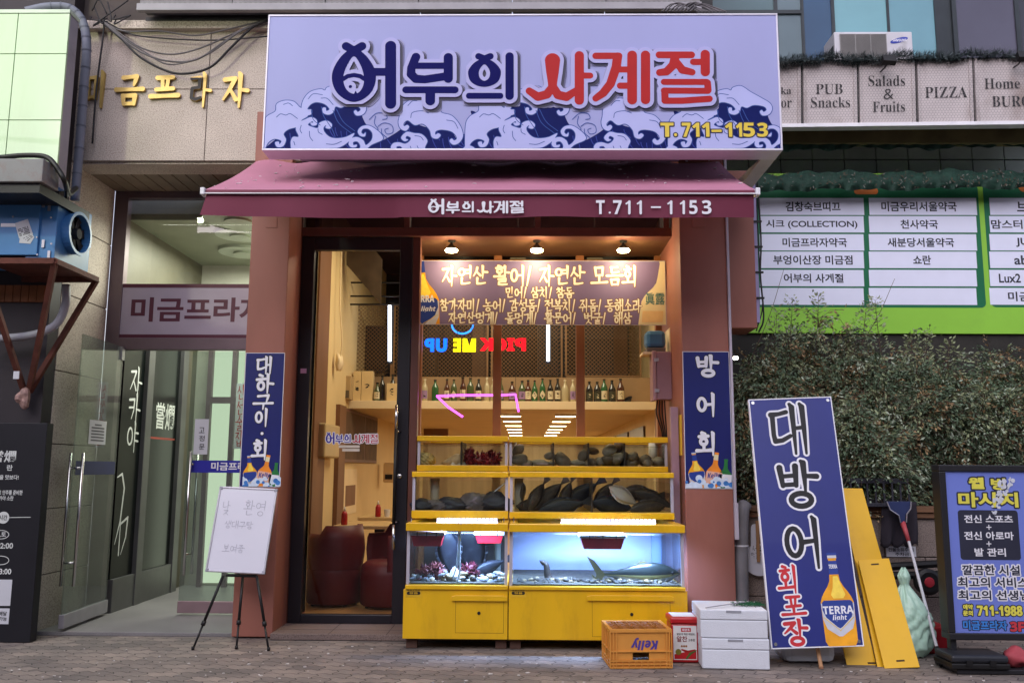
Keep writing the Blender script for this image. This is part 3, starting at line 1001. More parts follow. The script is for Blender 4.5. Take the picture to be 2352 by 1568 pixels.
# lobby behind the glass
LX0 = gx0 - .02
lob = MB()
LB = 2.75
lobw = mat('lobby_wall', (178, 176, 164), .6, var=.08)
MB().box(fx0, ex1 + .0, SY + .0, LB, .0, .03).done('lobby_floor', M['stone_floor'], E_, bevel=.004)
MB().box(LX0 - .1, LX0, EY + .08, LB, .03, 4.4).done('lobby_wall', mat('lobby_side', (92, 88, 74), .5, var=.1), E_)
MB().box(ex1 - .03, ex1 + .05, 1.0, LB, .03, 4.4).done('lobby_wall', lobw, E_)
MB().box(LX0 - .1, ex1 + .05, LB, LB + .1, .03, 4.4).done('lobby_wall', lobw, E_)
cz = at(430, 462, 2.2).z
CZ = 3.62
cl = MB().box(LX0, ex1 - .03, EY + .09, LB, CZ, CZ + .06)
cl.done('lobby_ceiling', mat('lobby_ceiling', (132, 136, 116), .6, var=.06), E_)
rg = MB()
for (px, py, r) in ((548, 500, .32), (552, 535, .24), (560, 575, .26)):
    d = ray(px, py); pt = CAM + d * ((CZ - CAM.z) / d.z); pt.y = min(pt.y, LB - r)
    pt.x = min(pt.x, ex1 - .05 - r * .6)
    rg.lathe((pt.x, pt.y, CZ - .03), [(r * .6, .0), (r, 0), (r, .03)], 28)
    rg.lathe((pt.x, pt.y, CZ - .05), [(r * .25, .0), (r * .4, 0), (r * .4, .02)], 28)
rg.done('ceiling_ring', mat('ring_white', (160, 168, 150), .5), E_)
# dark glossy panels of the izakaya along the lobby
gp_ = mat('black_glass_panel', (9, 15, 14), .22, var=.1, spec=.35)
pxs = [(EY + .085, 1.33), (1.47, 2.17)]
DP = []
for (a, c) in pxs:
    DP.append(MB().box(LX0, LX0 + .05, a, c, .32, 2.72).done('dark_panel', gp_, E_))
fm = MB()
for y in (1.33, 2.17): fm.box(LX0, LX0 + .09, y + .002, y + .135, .03, 2.8)
fm.box(LX0, LX0 + .08, EY + .085, 2.3, .03, .32).box(LX0, LX0 + .08, EY + .085, 2.3, 2.72, 2.84)
fm.done('panel_frame', mat('frame_steel', (104, 104, 104), .4, .6), E_, bevel=.004)
def wallpan(x, y0, y1, z0, z1):      # a panel facing +x, read from near to far
    return Pan((x, y0, z1), (x, y1, z1), (x, y0, z0))
wl = mat('painted_white', (206, 210, 206), .5)
pp = wallpan(LX0 + .0505, EY + .085, 1.33, .32, 2.72)
f = Field(0, 0, pp.w, pp.h, .006)
brush_field(f, '자카야', (.13, .48, .38, 1.26), .085, vert=True)
lay('brush_sign', f, pp, .001, wl, DP[0])
f = Field(-.05, 0, pp.w, pp.h + .05, .008)
f.stroke([(.01, 1.5, .006), (.1, 1.47, .012), (.16, 1.6, .012), (.12, 1.9, .012), (.04, 2.1, .004)])
f.stroke([(.14, 1.92, .01), (.27, 1.87, .012), (.25, 2.05, .01), (.17, 2.2, .004)])
f.stroke([(.13, 1.88, .006), (.13, 2.2, .01)])
lay('brush_sign', f, pp, .001, wl, DP[0])
pp = wallpan(LX0 + .0505, 1.47, 2.17, .32, 2.72)
text(DP[1], pp, '嘗爛', None, wl, .001, .01, stbox=(.17, .76, .62, 1.03))
b = MB(); b.quad(pp.at(.05, 1.11, .001), pp.at(.66, 1.11, .001), pp.at(.66, 1.13, .001), pp.at(.05, 1.13, .001)); b.done('stripe', mat('red_line', (150, 60, 50), .5), DP[1])
# lit panel at the end of the lobby
x0, x1, z0, z1 = rect(474, 760, 556, 1338, LB - .03)
lp = MB().box(x0, x1, LB - .03, LB - .004, z0, z1); lp.done('lit_wall_panel', emis('lobby_glow', (218, 230, 202), .62), E_)
fm = MB()
for x in (at(474, 1000, 2.6).x, at(530, 1000, 2.6).x): fm.box(x - .025, x + .025, 2.6, 2.66, .03, 3.0)
fm.box(at(474, 1000, 2.6).x, ex1 - .04, 2.601, 2.659, 2.02, 2.09)
fm.done('inner_door_frame', M['mauve'], E_)
# closed glass leaf on the right of the entrance
rx0 = at(424, 1080, EY).x
leaf = thing('fixed_glass_leaf', 'closed frameless glass door leaf with long steel bar beside terracotta pillar', 'glass door', (rx0, EY, 0))
gg = glass('door_glass_green', (224, 232, 227), 1.2, body=.06, bodyc=(172, 182, 178))
zt_, zb_ = fz[0] - .01, .05
MB().box(rx0, ex1 - .01, EY + .03, EY + .042, zb_ + .1, zt_).done('glass_pane', gg, leaf)
MB().box(rx0, ex1 - .01, EY + .01, EY + .06, zb_, zb_ + .1).done('bottom_rail', mat('pinkish_rail', (150, 126, 130), .4, .5), leaf, bevel=.003)
def bars(x, y, z0, z1, dirn, parent):
    m = MB()
    for s in (-1, 1):
        q = Vector((x, y, 0)) + Vector(dirn) * (s * .05)
        m.tube([(q.x, q.y, z0), (q.x, q.y, z1)], .013, 10)
    for z in (z0 + .18, z1 - .12):
        a, c = Vector((x, y, z)) - Vector(dirn) * .05, Vector((x, y, z)) + Vector(dirn) * .05
        m.tube([a, c], .009, 8)
    return m.done('pull_bar', M['chrome'], parent, smooth=True)
bars(at(437, 1150, EY).x, EY + .036, at(437, 1320, EY).z, at(437, 1035, EY).z, (.3, 1, 0), leaf)
pl = ypan(436, 1057, 556, 1085, EY + .028)
bl = mat('blue_strip', (40, 40, 150), .4)
b = MB(); b.quad(pl.at(0, 0), pl.at(ex1 - .01 - pl.o.x, 0), pl.at(ex1 - .01 - pl.o.x, pl.h), pl.at(0, pl.h)); bs_ = b.done('blue_strip', bl, leaf)
text(bs_, pl, '미금프라자', (485, 1061, 586, 1080), M['letter_white'], .001, .03)
pl = ypan(446, 962, 478, 1043, EY + .026)
paper = mat('paper', (196, 198, 204), .7, var=.04)
b = MB(); b.quad(*[pl.at(*c) for c in ((0, 0), (pl.w, 0), (pl.w, pl.h), (0, pl.h))]); nb = b.done('paper_notice', paper, leaf)
for i, c in enumerate('고정문'):
    text(nb, pl, c, (457, 981 + i * 19, 470, 994 + i * 19), M['ink'], .001, .01)
pl = ypan(540, 880, 562, 1030, EY + 1.3)
b = MB(); b.quad(*[pl.at(*c) for c in ((0, 0), (pl.w, 0), (pl.w, pl.h), (0, pl.h))])
rb = b.done('hanging_notice', paper, E_)
f = Field(0, 0, pl.w, pl.h, .006); brush_field(f, '신선술집', (.01, .02, pl.w - .01, pl.h - .02), .12, vert=True)
lay('lettering', f, pl, .002, mat('red_ink', (170, 50, 50), .6), rb)
# open leaf swung out towards the street
hxx = at(262, 1100, EY).x
nearp = at(165, 1100, .03)
hinge = Vector((hxx, EY, 0)); tip = Vector((nearp.x, .03, 0))
leaf2 = thing('open_glass_leaf', 'open frameless glass door leaf swung outward with blue band and paper notice', 'glass door', (hxx, EY, 0))
dv = (tip - hinge).normalized(); nv = Vector((-dv.y, dv.x, 0))
if nv.x < 0: nv = -nv
wd = (tip - hinge).length
def leafbox(a, c, z0, z1, th, name, m, bevel=0):
    vs = []
    for z in (z0, z1):
        for s in (-th, th):
            for u in (a, c):
                q = hinge + dv * u + nv * s; vs.append((q.x, q.y, z))
    MBx = MB(); MBx.add(vs, [(0, 2, 3, 1), (4, 5, 7, 6), (0, 1, 5, 4), (2, 6, 7, 3), (0, 4, 6, 2), (1, 3, 7, 5)])
    return MBx.done(name, m, leaf2, bevel=bevel)
leafbox(0, wd, .16, fz[0] + .02, .006, 'glass_pane', gg)
leafbox(0, wd, .055, .16, .022, 'bottom_rail', M['alu'], .003)
leafbox(0, .06, fz[0] - .1, fz[0] + .02, .02, 'pivot', M['alu'])
q = hinge + dv * (wd * .93)
bars(q.x, q.y, at(190, 1345, .1).z, at(190, 1040, .1).z, tuple(nv), leaf2)
lpn = Pan(hinge + dv * wd + Vector((0, 0, 2.4)) + nv * .008, hinge + Vector((0, 0, 2.4)) + nv * .008, hinge + dv * wd + Vector((0, 0, .1)) + nv * .008)
def lq(pan, s0, t0, s1, t1, name, m, par, off=.001):
    return MB().quad(pan.at(s0, t0, off), pan.at(s1, t0, off), pan.at(s1, t1, off), pan.at(s0, t1, off)).done(name, m, par)
s0, t0 = lpn.px(180, 1058); s1, t1 = lpn.px(180, 1090)
lq(lpn, .03, t0, wd - .02, t1, 'blue_strip', mat('dark_blue_strip', (20, 22, 84), .4), leaf2)
s0, t0 = lpn.px(206, 963); s1, t1 = lpn.px(241, 1021)
nt_ = lq(lpn, s0, t0, s1, t1, 'paper_notice', paper, leaf2, .002)
b = MB()
for k in range(6):
    tt = t0 + (t1 - t0) * (.16 + .13 * k)
    aa = .3 if k == 0 else .12
    b.quad(lpn.at(s0 + (s1 - s0) * aa, tt, .003), lpn.at(s1 - (s1 - s0) * aa, tt, .003), lpn.at(s1 - (s1 - s0) * aa, tt + .012, .003), lpn.at(s0 + (s1 - s0) * aa, tt + .012, .003))
b.done('text_lines', mat('print_grey', (90, 90, 96), .7), nt_)

# gold letters on the stone
G = thing('gold_lettering', 'row of five raised gold Korean letters, one blackened, on pink granite', 'letters', at(380, 205, SY))
gold = mat('gold_leaf', (188, 160, 92), .4, .5, var=.15, vs=14)
gside = mat('gold_black', (42, 38, 36), .6, var=.2)
pg = ypan(190, 150, 620, 260, SY - .028)
for ch, bx, blk in (('미', (197, 168, 244, 240), 0), ('금', (268, 172, 326, 240), 0), ('프', (348, 176, 408, 234), 0), ('라', (436, 172, 484, 240), 1), ('자', (511, 172, 570, 240), 0)):
    s0, t0, s1, t1 = pg.box(*bx)
    f = Field(s0 - .05, t0 - .06, s1 + .05, t1 + .06, .0035)
    brush_field(f, ch, (s0, t0, s1 + (s1 - s0) * .04, t1), .165)
    lt = lay('letter', f, pg, .0, gold, G, depth=.027)
    if blk:
        f2 = Field(s0 - .05, t0 - .06, s1 + .05, t1 + .06, .0035)
        f2.d = np.maximum(f.d, (f2.X[None, :] - (s0 + (s1 - s0) * .62)) * np.ones((f2.ny, 1)))
        f2.d = np.maximum(f2.d, (t0 + (t1 - t0) * .1 - f2.Y[:, None]) * np.ones((1, f2.nx)))
        lay('worn_patch', f2, pg, .0008, gside, lt)
# ------------------------------------------------------------------ main sign
def z2(x, y): return (587.7 + x * .26457, y * .26457)
def z3(x, y): return (1175.3 + x * .27926, y * .27926)
def logo(fn_pt, k, mk):
    """hand-drawn shop lettering; fn_pt maps photo pixels to the panel, k scales radii, mk() gives (navy field, red field)"""
    A, B = mk()
    def S2(pts, r=None, F=None):
        q = []
        for p in pts:
            x, y = fn_pt(*z2(p[0], p[1])); q.append((x, y, (p[2] if r is None else r) * .26457 * k))
        (F or A).stroke(q, pad=.03 * 1)
    def S3(pts, r=None):
        q = []
        for p in pts:
            x, y = fn_pt(*z3(p[0], p[1])); q.append((x, y, (p[2] if r is None else r) * .27926 * k))
        B.stroke(q, pad=.03)
    P2 = lambda pts, n=6: [fn_pt(*z2(*p)) for p in closed(pts, n)]
    A.poly(P2([(855, 430), (955, 490), (1030, 600), (1045, 700), (1012, 800), (940, 868), (855, 895), (770, 868), (698, 800), (664, 700), (682, 600), (755, 490)]))
    S2([(787, 412), (855, 452)], 37); S2([(925, 412), (855, 452)], 37)
    A.cut(P2([(855, 500), (912, 575), (941, 670), (936, 750), (905, 805), (860, 825), (808, 805), (772, 750), (764, 670), (798, 575)]))
    S2([(764, 695), (800, 672), (855, 662), (910, 672), (942, 695)], 19)
    S2([(824, 762), (825, 762)], 14)
    A.poly([fn_pt(*z2(*p)) for p in ((852, 832), (870, 796), (888, 832))])
    S2([(1030, 635), (1130, 635)], 36); S2([(1173, 412), (1173, 908)], 48)
    S2([(1392, 506, 38), (1352, 600, 36), (1350, 655, 38), (1390, 695, 38), (1470, 700, 36), (1630, 676, 36)])
    S2([(1672, 510), (1672, 692)], 40); S2([(1395, 582), (1672, 582)], 29)
    S2([(1305, 790), (1730, 790)], 31); S2([(1516, 800), (1516, 885)], 42)
    A.poly(P2([(1985, 520), (2060, 545), (2115, 600), (2128, 650), (2105, 715), (2050, 752), (1985, 765), (1918, 752), (1865, 715), (1843, 650), (1858, 600), (1912, 545)]))
    S2([(1934, 500), (1985, 520)], 29); S2([(2036, 500), (1985, 520)], 29)
    A.cut(P2([(1985, 570), (2018, 600), (2034, 645), (2022, 690), (1985, 712), (1948, 690), (1936, 645), (1952, 600)]))
    S2([(1852, 842), (2122, 842)], 27); S2([(2203, 500), (2203, 843)], 36)
    S3([(335, 508, 63), (335, 600, 52), (335, 690, 38), (335, 720, 36)])
    S3([(340, 715, 32), (290, 785, 37), (215, 805, 36), (145, 758, 30)])
    S3([(335, 715, 32), (380, 790, 37), (450, 806, 36), (535, 752, 28)])
    S3([(555, 467), (555, 835)], 38); S3([(560, 632), (643, 632)], 26)
    S3([(690, 470), (880, 470)], 28); S3([(868, 478, 38), (858, 560, 38), (810, 700, 36), (750, 775, 34), (690, 818, 28)])
    S3([(988, 465), (988, 830)], 40); S3([(1098, 463), (1098, 830)], 38)
    S3([(890, 582), (980, 582)], 26); S3([(890, 715), (980, 715)], 27)
    S3([(1210, 462), (1475, 462)], 29); S3([(1343, 475, 36), (1325, 545, 36), (1270, 600, 33), (1214, 607, 29)]); S3([(1352, 520, 30), (1400, 585, 34), (1480, 604, 28)])
    S3([(1588, 457), (1588, 602)], 38); S3([(1490, 520), (1580, 520)], 27)
    S3([(1250, 684), (1600, 684)], 26); S3([(1606, 690), (1612, 750)], 28); S3([(1250, 755), (1610, 757)], 26)
    S3([(1256, 762), (1258, 835)], 29); S3([(1256, 838), (1400, 838), (1622, 822)], 27)
    return A, B

SGY = -.85
sg = ypan(609.5, 33.5, 1791.5, 346, SGY)
T = thing('shop_sign', 'large lilac white box sign with navy and red Korean lettering above printed waves', 'shop sign', sg.at(sg.w / 2, sg.h))
def sbox(s0, s1, t0, t1, y0, y1, name, m, parent, bevel=0):
    return MB().box(sg.o.x + s0, sg.o.x + s1, y0, y1, sg.o.z - t1, sg.o.z - t0).done(name, m, parent, bevel=bevel)
white_sign = mat('sign_sheet', (162, 166, 210), .5, var=.03, vs=1.5, dirt=.15, dc=(148, 148, 186), ds=1.0, spec=.12, stretch=(1, 1, .4))
face = sbox(0.012, sg.w - .012, .012, sg.h - .012, SGY, SGY + .17, 'sign_face', white_sign, T)
fm = MB(); X0, Z1 = sg.o.x, sg.o.z
for (s0, s1, t0, t1) in ((0, sg.w, 0, .012), (0, sg.w, sg.h - .014, sg.h), (0, .012, .012, sg.h - .014), (sg.w - .012, sg.w, .012, sg.h - .014)):
    fm.box(X0 + s0, X0 + s1, SGY - .006, SGY + .19, Z1 - t1, Z1 - t0)
fm.done('sign_frame', mat('white_frame', (214, 212, 222), .4, .2, var=.05, dirt=.3, dc=(120, 100, 110)), T, bevel=.002)
# wave print: navy water, blue contour, pale foam
H_ = .0034
def newf(): return Field(0, 0, sg.w, sg.h, H_)
def sp(px, py): return sg.px(px, py)
PXM = sg.w / 1182.0
# traced once over 466 photo pixels, printed three times like the original repeat
REP = 466 / .26457
def ztile(pts, k, n):
    P = closed(pts, n) if n else pts
    return [sp(*z2(x + k * REP, y)) for x, y in P]
FOAM = [
 [(60, 1095), (95, 1015), (170, 968), (182, 905), (250, 876), (330, 885), (385, 935), (440, 955), (452, 1008), (398, 1045), (372, 1098), (285, 1125), (242, 1165), (262, 1215), (238, 1270), (186, 1278), (168, 1240), (198, 1232), (205, 1255), (222, 1225), (165, 1208), (110, 1238), (60, 1310)],
 [(398, 955), (412, 872), (470, 802), (560, 776), (600, 788), (620, 762), (690, 750), (770, 800), (860, 850), (938, 898), (958, 948), (932, 995), (876, 1005), (852, 975), (868, 958), (885, 975), (910, 955), (884, 926), (800, 915), (740, 938), (692, 928), (674, 975), (632, 998), (585, 982), (580, 942), (606, 938), (612, 965), (640, 950), (600, 908), (530, 890), (478, 908), (448, 950), (482, 956), (478, 996), (432, 998)],
 [(348, 1122), (372, 1068), (430, 1038), (480, 1020), (526, 1042), (528, 1085), (490, 1092), (474, 1068), (498, 1068), (490, 1055), (452, 1085), (500, 1108), (540, 1112), (552, 1070), (615, 1050), (660, 1082), (645, 1118), (606, 1112), (612, 1088), (588, 1110), (596, 1148), (640, 1190), (700, 1203), (780, 1192), (855, 1160), (805, 1232), (722, 1282), (620, 1292), (560, 1330), (340, 1330), (303, 1250), (322, 1192), (372, 1188)],
 [(886, 1140), (920, 1100), (980, 1092), (1035, 1120), (1092, 1172), (1098, 1216), (1000, 1262), (930, 1330), (880, 1330), (908, 1275), (884, 1232), (846, 1236), (848, 1262), (876, 1258), (868, 1280), (826, 1280), (806, 1248), (830, 1204), (884, 1193), (934, 1222), (956, 1262), (1005, 1218), (1012, 1160), (978, 1122), (930, 1122), (916, 1152), (936, 1168), (952, 1152), (946, 1186), (905, 1180)],
 [(1248, 1010), (1256, 948), (1310, 888), (1380, 858), (1460, 868), (1540, 918), (1592, 930), (1612, 980), (1702, 1008), (1772, 1090), (1798, 1180), (1764, 1242), (1714, 1258), (1682, 1228), (1700, 1205), (1722, 1222), (1745, 1205), (1728, 1168), (1688, 1140), (1610, 1128), (1562, 1142), (1558, 1172), (1584, 1160), (1604, 1178), (1574, 1206), (1528, 1192), (1508, 1130), (1450, 1078), (1380, 1088), (1322, 1048), (1286, 1070), (1286, 1098), (1316, 1088), (1330, 1108), (1300, 1138), (1254, 1116), (1238, 1066)],
 [(1262, 1195), (1310, 1148), (1372, 1158), (1440, 1168), (1488, 1220), (1472, 1270), (1442, 1330), (1300, 1330), (1262, 1275), (1222, 1275), (1222, 1296), (1188, 1306), (1172, 1280), (1194, 1246), (1242, 1238), (1296, 1250), (1332, 1230), (1346, 1200), (1312, 1182), (1300, 1204), (1322, 1216), (1290, 1228)],
 [(1800, 1290), (1840, 1265), (1890, 1280), (1910, 1320), (1800, 1330)]]
WATER = [[(40, 1330), (75, 1290), (250, 1150), (390, 1050), (440, 985), (470, 905), (530, 880), (700, 920), (800, 905), (890, 930), (930, 1030), (965, 1090), (1020, 1130), (1020, 1210), (940, 1330)],
 [(880, 1330), (1000, 1262), (1130, 1205), (1262, 1120), (1322, 1040), (1400, 1080), (1500, 1110), (1620, 1120), (1700, 1140), (1745, 1205), (1800, 1172), (1862, 1105), (1885, 1040), (1866, 965), (1930, 985), (2010, 1030), (2080, 1050), (2110, 1130), (1990, 1200), (1880, 1330)]]
ARCS = [[(180, 1020), (215, 992), (262, 1002), (300, 990), (362, 1032)], [(240, 910), (285, 898), (320, 922)], [(455, 862), (500, 818), (580, 826)], [(565, 855), (620, 858), (672, 912)], [(395, 1090), (385, 1130), (400, 1160)], [(465, 1140), (470, 1190), (495, 1226)], [(540, 1120), (545, 1150), (578, 1170)], [(330, 1230), (340, 1262)], [(612, 1252), (680, 1255), (745, 1230)], [(985, 1040), (1050, 985), (1120, 990), (1140, 1030), (1100, 1040)], [(1040, 1010), (1030, 1070), (1060, 1120), (1055, 1130)], [(1060, 1100), (1110, 1070), (1180, 1090), (1190, 1150), (1140, 1165), (1120, 1130), (1150, 1115)], [(1090, 1120), (1095, 1160), (1140, 1200)], [(1320, 920), (1360, 880), (1400, 878)], [(1345, 1025), (1360, 980), (1440, 965), (1500, 985)], [(1655, 1045), (1720, 1060), (1755, 1118)], [(1380, 1180), (1430, 1190), (1455, 1220)], [(1340, 1270), (1352, 1300)], [(1400, 1268), (1415, 1300)], [(480, 960), (500, 1040), (560, 1090)], [(570, 930), (590, 1010), (660, 1120), (690, 1190)], [(670, 960), (720, 1070), (830, 1160)], [(700, 950), (760, 1060), (860, 1140)]]
water, foam, cont, arcs = newf(), newf(), newf(), newf()
for k in range(3):
    for P in WATER: water.poly(ztile(P, k, 6))
    for P in FOAM:
        q = ztile(P, k, 6)
        if min(c[0] for c in q) < sg.w:
            foam.poly(q, .03); cont.poly(q, .03)
    for P in ARCS:
        q = [sp(*z2(v.x + k * REP, v.y)) for v in bez([(x, y, 0) for x, y in P], 6)]
        if q[0][0] < sg.w - .05: arcs.stroke(q, .0026)
fl = newf()
for x0 in range(640, 1800, 13):
    if rnd.random() < .25: continue
    yb = rnd.uniform(292, 330); L = rnd.uniform(18, 50); c = rnd.uniform(4, 24)
    pts = [sp(x0 + c * (k / 5) ** 2, yb + L * (k / 5)) for k in range(6)]
    fl.stroke(pts, .003)
fl.d = np.maximum(fl.d, water.d + .006)
for F in (water, foam, cont, arcs, fl):
    F.d = np.maximum(F.d, F.Y[:, None] - (sg.h - .016)); F.d = np.maximum(F.d, F.X[None, :] - (sg.w - .016)); F.d = np.maximum(F.d, .016 - F.X[None, :])
blue = mat('wave_contour', (58, 84, 156), .5, var=.04, spec=.1)
lay('wave_print', water, sg, .0008, mat('wave_navy', (18, 28, 90), .55, var=.12, vs=6, spec=.08), face)
lay('flow_lines', fl, sg, .0014, mat('wave_mid_blue', (52, 64, 144), .5, var=.05, spec=.1), face)
lay('foam_contour', cont, sg, .002, blue, face, level=.0055)
lay('foam_print', foam, sg, .0026, mat('foam_white', (180, 185, 230), .5, var=.03, spec=.1), face)
lay('foam_arc', arcs, sg, .0032, blue, face)
# raised letters with printed soft shadow
A, B = logo(sp, PXM, lambda: (newf(), newf()))
C2 = newf(); C2.d = np.minimum(A.d, B.d)
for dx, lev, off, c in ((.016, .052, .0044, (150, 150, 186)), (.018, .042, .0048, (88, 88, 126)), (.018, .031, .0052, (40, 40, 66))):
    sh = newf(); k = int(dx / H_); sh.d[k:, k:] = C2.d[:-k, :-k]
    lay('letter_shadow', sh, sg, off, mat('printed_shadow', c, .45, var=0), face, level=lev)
lay('letter_plate', C2, sg, .016, mat('letter_rim', (174, 174, 218), .5, var=.02, spec=.2), T, level=.0285, depth=.010)
lay('navy_lettering', A, sg, .0172, M['navy'], T)
lay('red_lettering', B, sg, .0172, mat('red_vinyl', (172, 30, 30), .55, var=.06, spec=.2), T)
# phone number
F = newf()
for ch, l, r in zip('T.711-1153', (1517, 1548, 1566, 1590, 1612, 1634, 1665, 1690, 1707, 1739), (1547, 1556, 1586, 1606, 1629, 1657, 1681, 1704, 1733, 1763)):
    if ch == '-': bx = (l, 299, r, 304)
    elif ch == '.': bx = (l, 307, r - 1, 314)
    else: bx = (l, 283, r, 315)
    text_field(F, sans(ch) if ch not in '-.' else ch, sg.box(*bx), pad=.03)
lay('phone_outline', F, sg, .0046, mat('phone_rim', (22, 22, 62), .45, var=0), face, level=.009)
lay('phone_number', F, sg, .0054, mat('phone_yellow', (222, 196, 60), .45, var=.03), face, level=.0005)
# rail under the sign and steel bracket
a = at(690, 364, -.6); c = at(1560, 361, -.6)
MB().box(a.x, c.x, -.66, -.56, a.z - .012, a.z).done('drip_rail', M['alu'], T)
bk = MB()
x = at(1735, 395, -.3).x
p0, p1 = at(1772, 357, -.66), at(1712, 432, -.02)
dd = Vector((.055, 0, 0))
bk.add([p0 - dd, p0 + dd, p1 + dd, p1 - dd, p0 - dd + Vector((0, .09, .02)), p0 + dd + Vector((0, .09, .02)), p1 + dd + Vector((0, .05, .08)), p1 - dd + Vector((0, .05, .08))], [(0, 1, 2, 3), (7, 6, 5, 4), (0, 4, 5, 1), (1, 5, 6, 2), (2, 6, 7, 3), (3, 7, 4, 0)])
bk.done('bracket', mat('bracket_paint', (196, 198, 196), .5, .2, dirt=.5), T, bevel=.004)
MB().box(sg.o.x + .2, sg.o.x + sg.w - .2, -.66, .0, sg.o.z - sg.h + .3, sg.o.z - sg.h + .36).box(sg.o.x + .2, sg.o.x + sg.w - .2, -.66, .0, sg.o.z - .3, sg.o.z - .24).done('wall_arm', M['black'], T)

# ------------------------------------------------------------------ awning
AX0, AX1 = at(469, 440, -1.08).x, at(1737, 440, -1.08).x
ab, af = at(1150, 371, 0.0), at(1150, 436, -1.07)
T = thing('awning', 'maroon fabric awning with white lettered valance under the big sign', 'awning', (0, -.1, ab.z))
cloth = mat('maroon_skylit', (180, 120, 142), .75, var=.07, vs=3, bump=.08, bs=300, dirt=.1, dc=(186, 140, 150), ds=2)  # same maroon as the valance, paler with skylight put into the colour
v, f = [], []
NU, NV = 80, 14
for j in range(NV + 1):
    for i in range(NU + 1):
        u, q = i / NU, j / NV
        sag = -.03 * math.sin(math.pi * q) + .016 * math.sin(u * 37 + 2 * math.sin(u * 9)) * (1 - q) ** 2 + .006 * math.sin(u * 11 + 3 * q) * math.sin(math.pi * q)
        v.append((AX0 + (AX1 - AX0) * u, af.y * q, ab.z + (af.z - ab.z) * q + sag))
for j in range(NV):
    for i in range(NU):
        a = j * (NU + 1) + i; f.append((a, a + NU + 1, a + NU + 2, a + 1))
link_mesh('canopy', v, f, cloth, T, smooth=True)
fl = MB()
for i in range(110):
    u = rnd.random(); q = rnd.random() ** 1.6 * .97
    if rnd.random() < .6: u = rnd.choice([rnd.uniform(0, .25), rnd.uniform(.75, 1)])
    s = rnd.uniform(.003, .009) * (1.9 if rnd.random() < .12 else 1)
    fl.blob((AX0 + (AX1 - AX0) * u, af.y * q, ab.z + (af.z - ab.z) * q - .03 * math.sin(math.pi * q) + .006), (s * rnd.uniform(.8, 2.2), s, s * .5), i, .3, 6, 4)
tag(fl.done('dropping_specks', mat('chalk_white', (214, 208, 212), .8), T), kind='stuff')  # white bird droppings scattered over the canopy
bz1, bz0 = at(1150, 436, -1.08).z, at(1150, 445, -1.08).z
MB().box(AX0 + .01, AX1 - .01, -1.085, -1.03, bz0 + .004, bz1).done('front_bar', mat('maroon_bar', (112, 40, 62), .5, var=.05), T, bevel=.006)
MB().box(AX0, AX1, -1.094, -1.078, bz0 - .004, bz0 + .0035).done('white_piping', M['white'], T)
for x in (AX0 - .012, AX1 + .004): MB().box(x - .012, x + .02, -1.1, -1.02, bz0 - .012, bz1 + .012).done('end_cap', M['white'], T, bevel=.006)
va = ypan(466, 445, 1737, 500, -1.082)
v, f = [], []
NU, NV = 120, 8
vz0 = at(1100, 498, -1.08).z
def vdisp(x, q): return .022 * math.sin(x * 2.6 + 1.0) * q * (1 if x < -.9 else .25) + .010 * math.sin(x * 7.3 + math.sin(x * 3)) * q
for j in range(NV + 1):
    for i in range(NU + 1):
        x = AX0 + .015 + (AX1 - AX0 - .03) * i / NU; q = j / NV
        flare = -.02 * q * max(0, (-1.9 - x)) * 4
        v.append((x + flare, -1.07 - vdisp(x, q), bz0 + (vz0 - bz0) * q + .004 * math.sin(x * 5) * q))
for j in range(NV):
    for i in range(NU):
        a = j * (NU + 1) + i; f.append((a, a + NU + 1, a + NU + 2, a + 1))
val = link_mesh('valance', v, f, mat('maroon_shaded', (106, 38, 60), .75, var=.06, vs=3, bump=.08, bs=300), T, smooth=True)  # awning maroon again, darkened in colour for the shade on its upright face
va = ypan(466, 446, 1737, 498, -1.088)
k = (1205 - 983) / (1642 - 763)
def vp(px, py): return va.px(983 + (px - 763) * k, 456 + (py - 96) * (38 / 162))
A, B = logo(vp, k * va.w / 1271, lambda: (Field(1.4, 0, 2.3, va.h, .0016), Field(1.4, 0, 2.3, va.h, .0016)))
A.d = np.minimum(A.d, B.d)
lay('shop_name', A, va, .001, M['letter_white'], val)
for ch, l, r in zip('T.711-1153', (1369, 1397, 1410, 1447, 1478, 1492 + 1, 1532, 1562, 1576 + 1, 1607), (1388, 1402, 1428, 1457, 1488, 1522, 1542, 1572, 1600, 1635)):
    l2, r2 = {0: (1369, 1388)}.get(l, (l, r))
    if ch == '-': bx = (1495, 474, 1518, 478)
    elif ch == '.': bx = (1398, 486, 1403, 491)
    else: bx = None
    if bx: text(val, va, ch, bx, M['letter_white'], .001, .0)
f_ = Field(0, 0, va.w, va.h, .003)
for ch, l, r in (('T', 1369, 1389), ('7', 1408, 1428), ('1', 1441, 1448), ('1', 1467, 1474), ('1', 1537, 1544), ('1', 1566, 1573), ('5', 1583, 1602), ('3', 1612, 1634)):
    if ch == '1':
        m_ = (l + r) / 2
        a_, c_ = va.px(m_ + 1, 463), va.px(m_ + 1, 490)
        f_.stroke([a_, c_], .0085); f_.stroke([a_, va.px(m_ - 6, 468)], .006)
    else:
        text(val, va, sans(ch), (l, 460, r, 492), M['letter_white'], .001, .006)
lay('digit_ones', f_, va, .001, M['letter_white'], val)

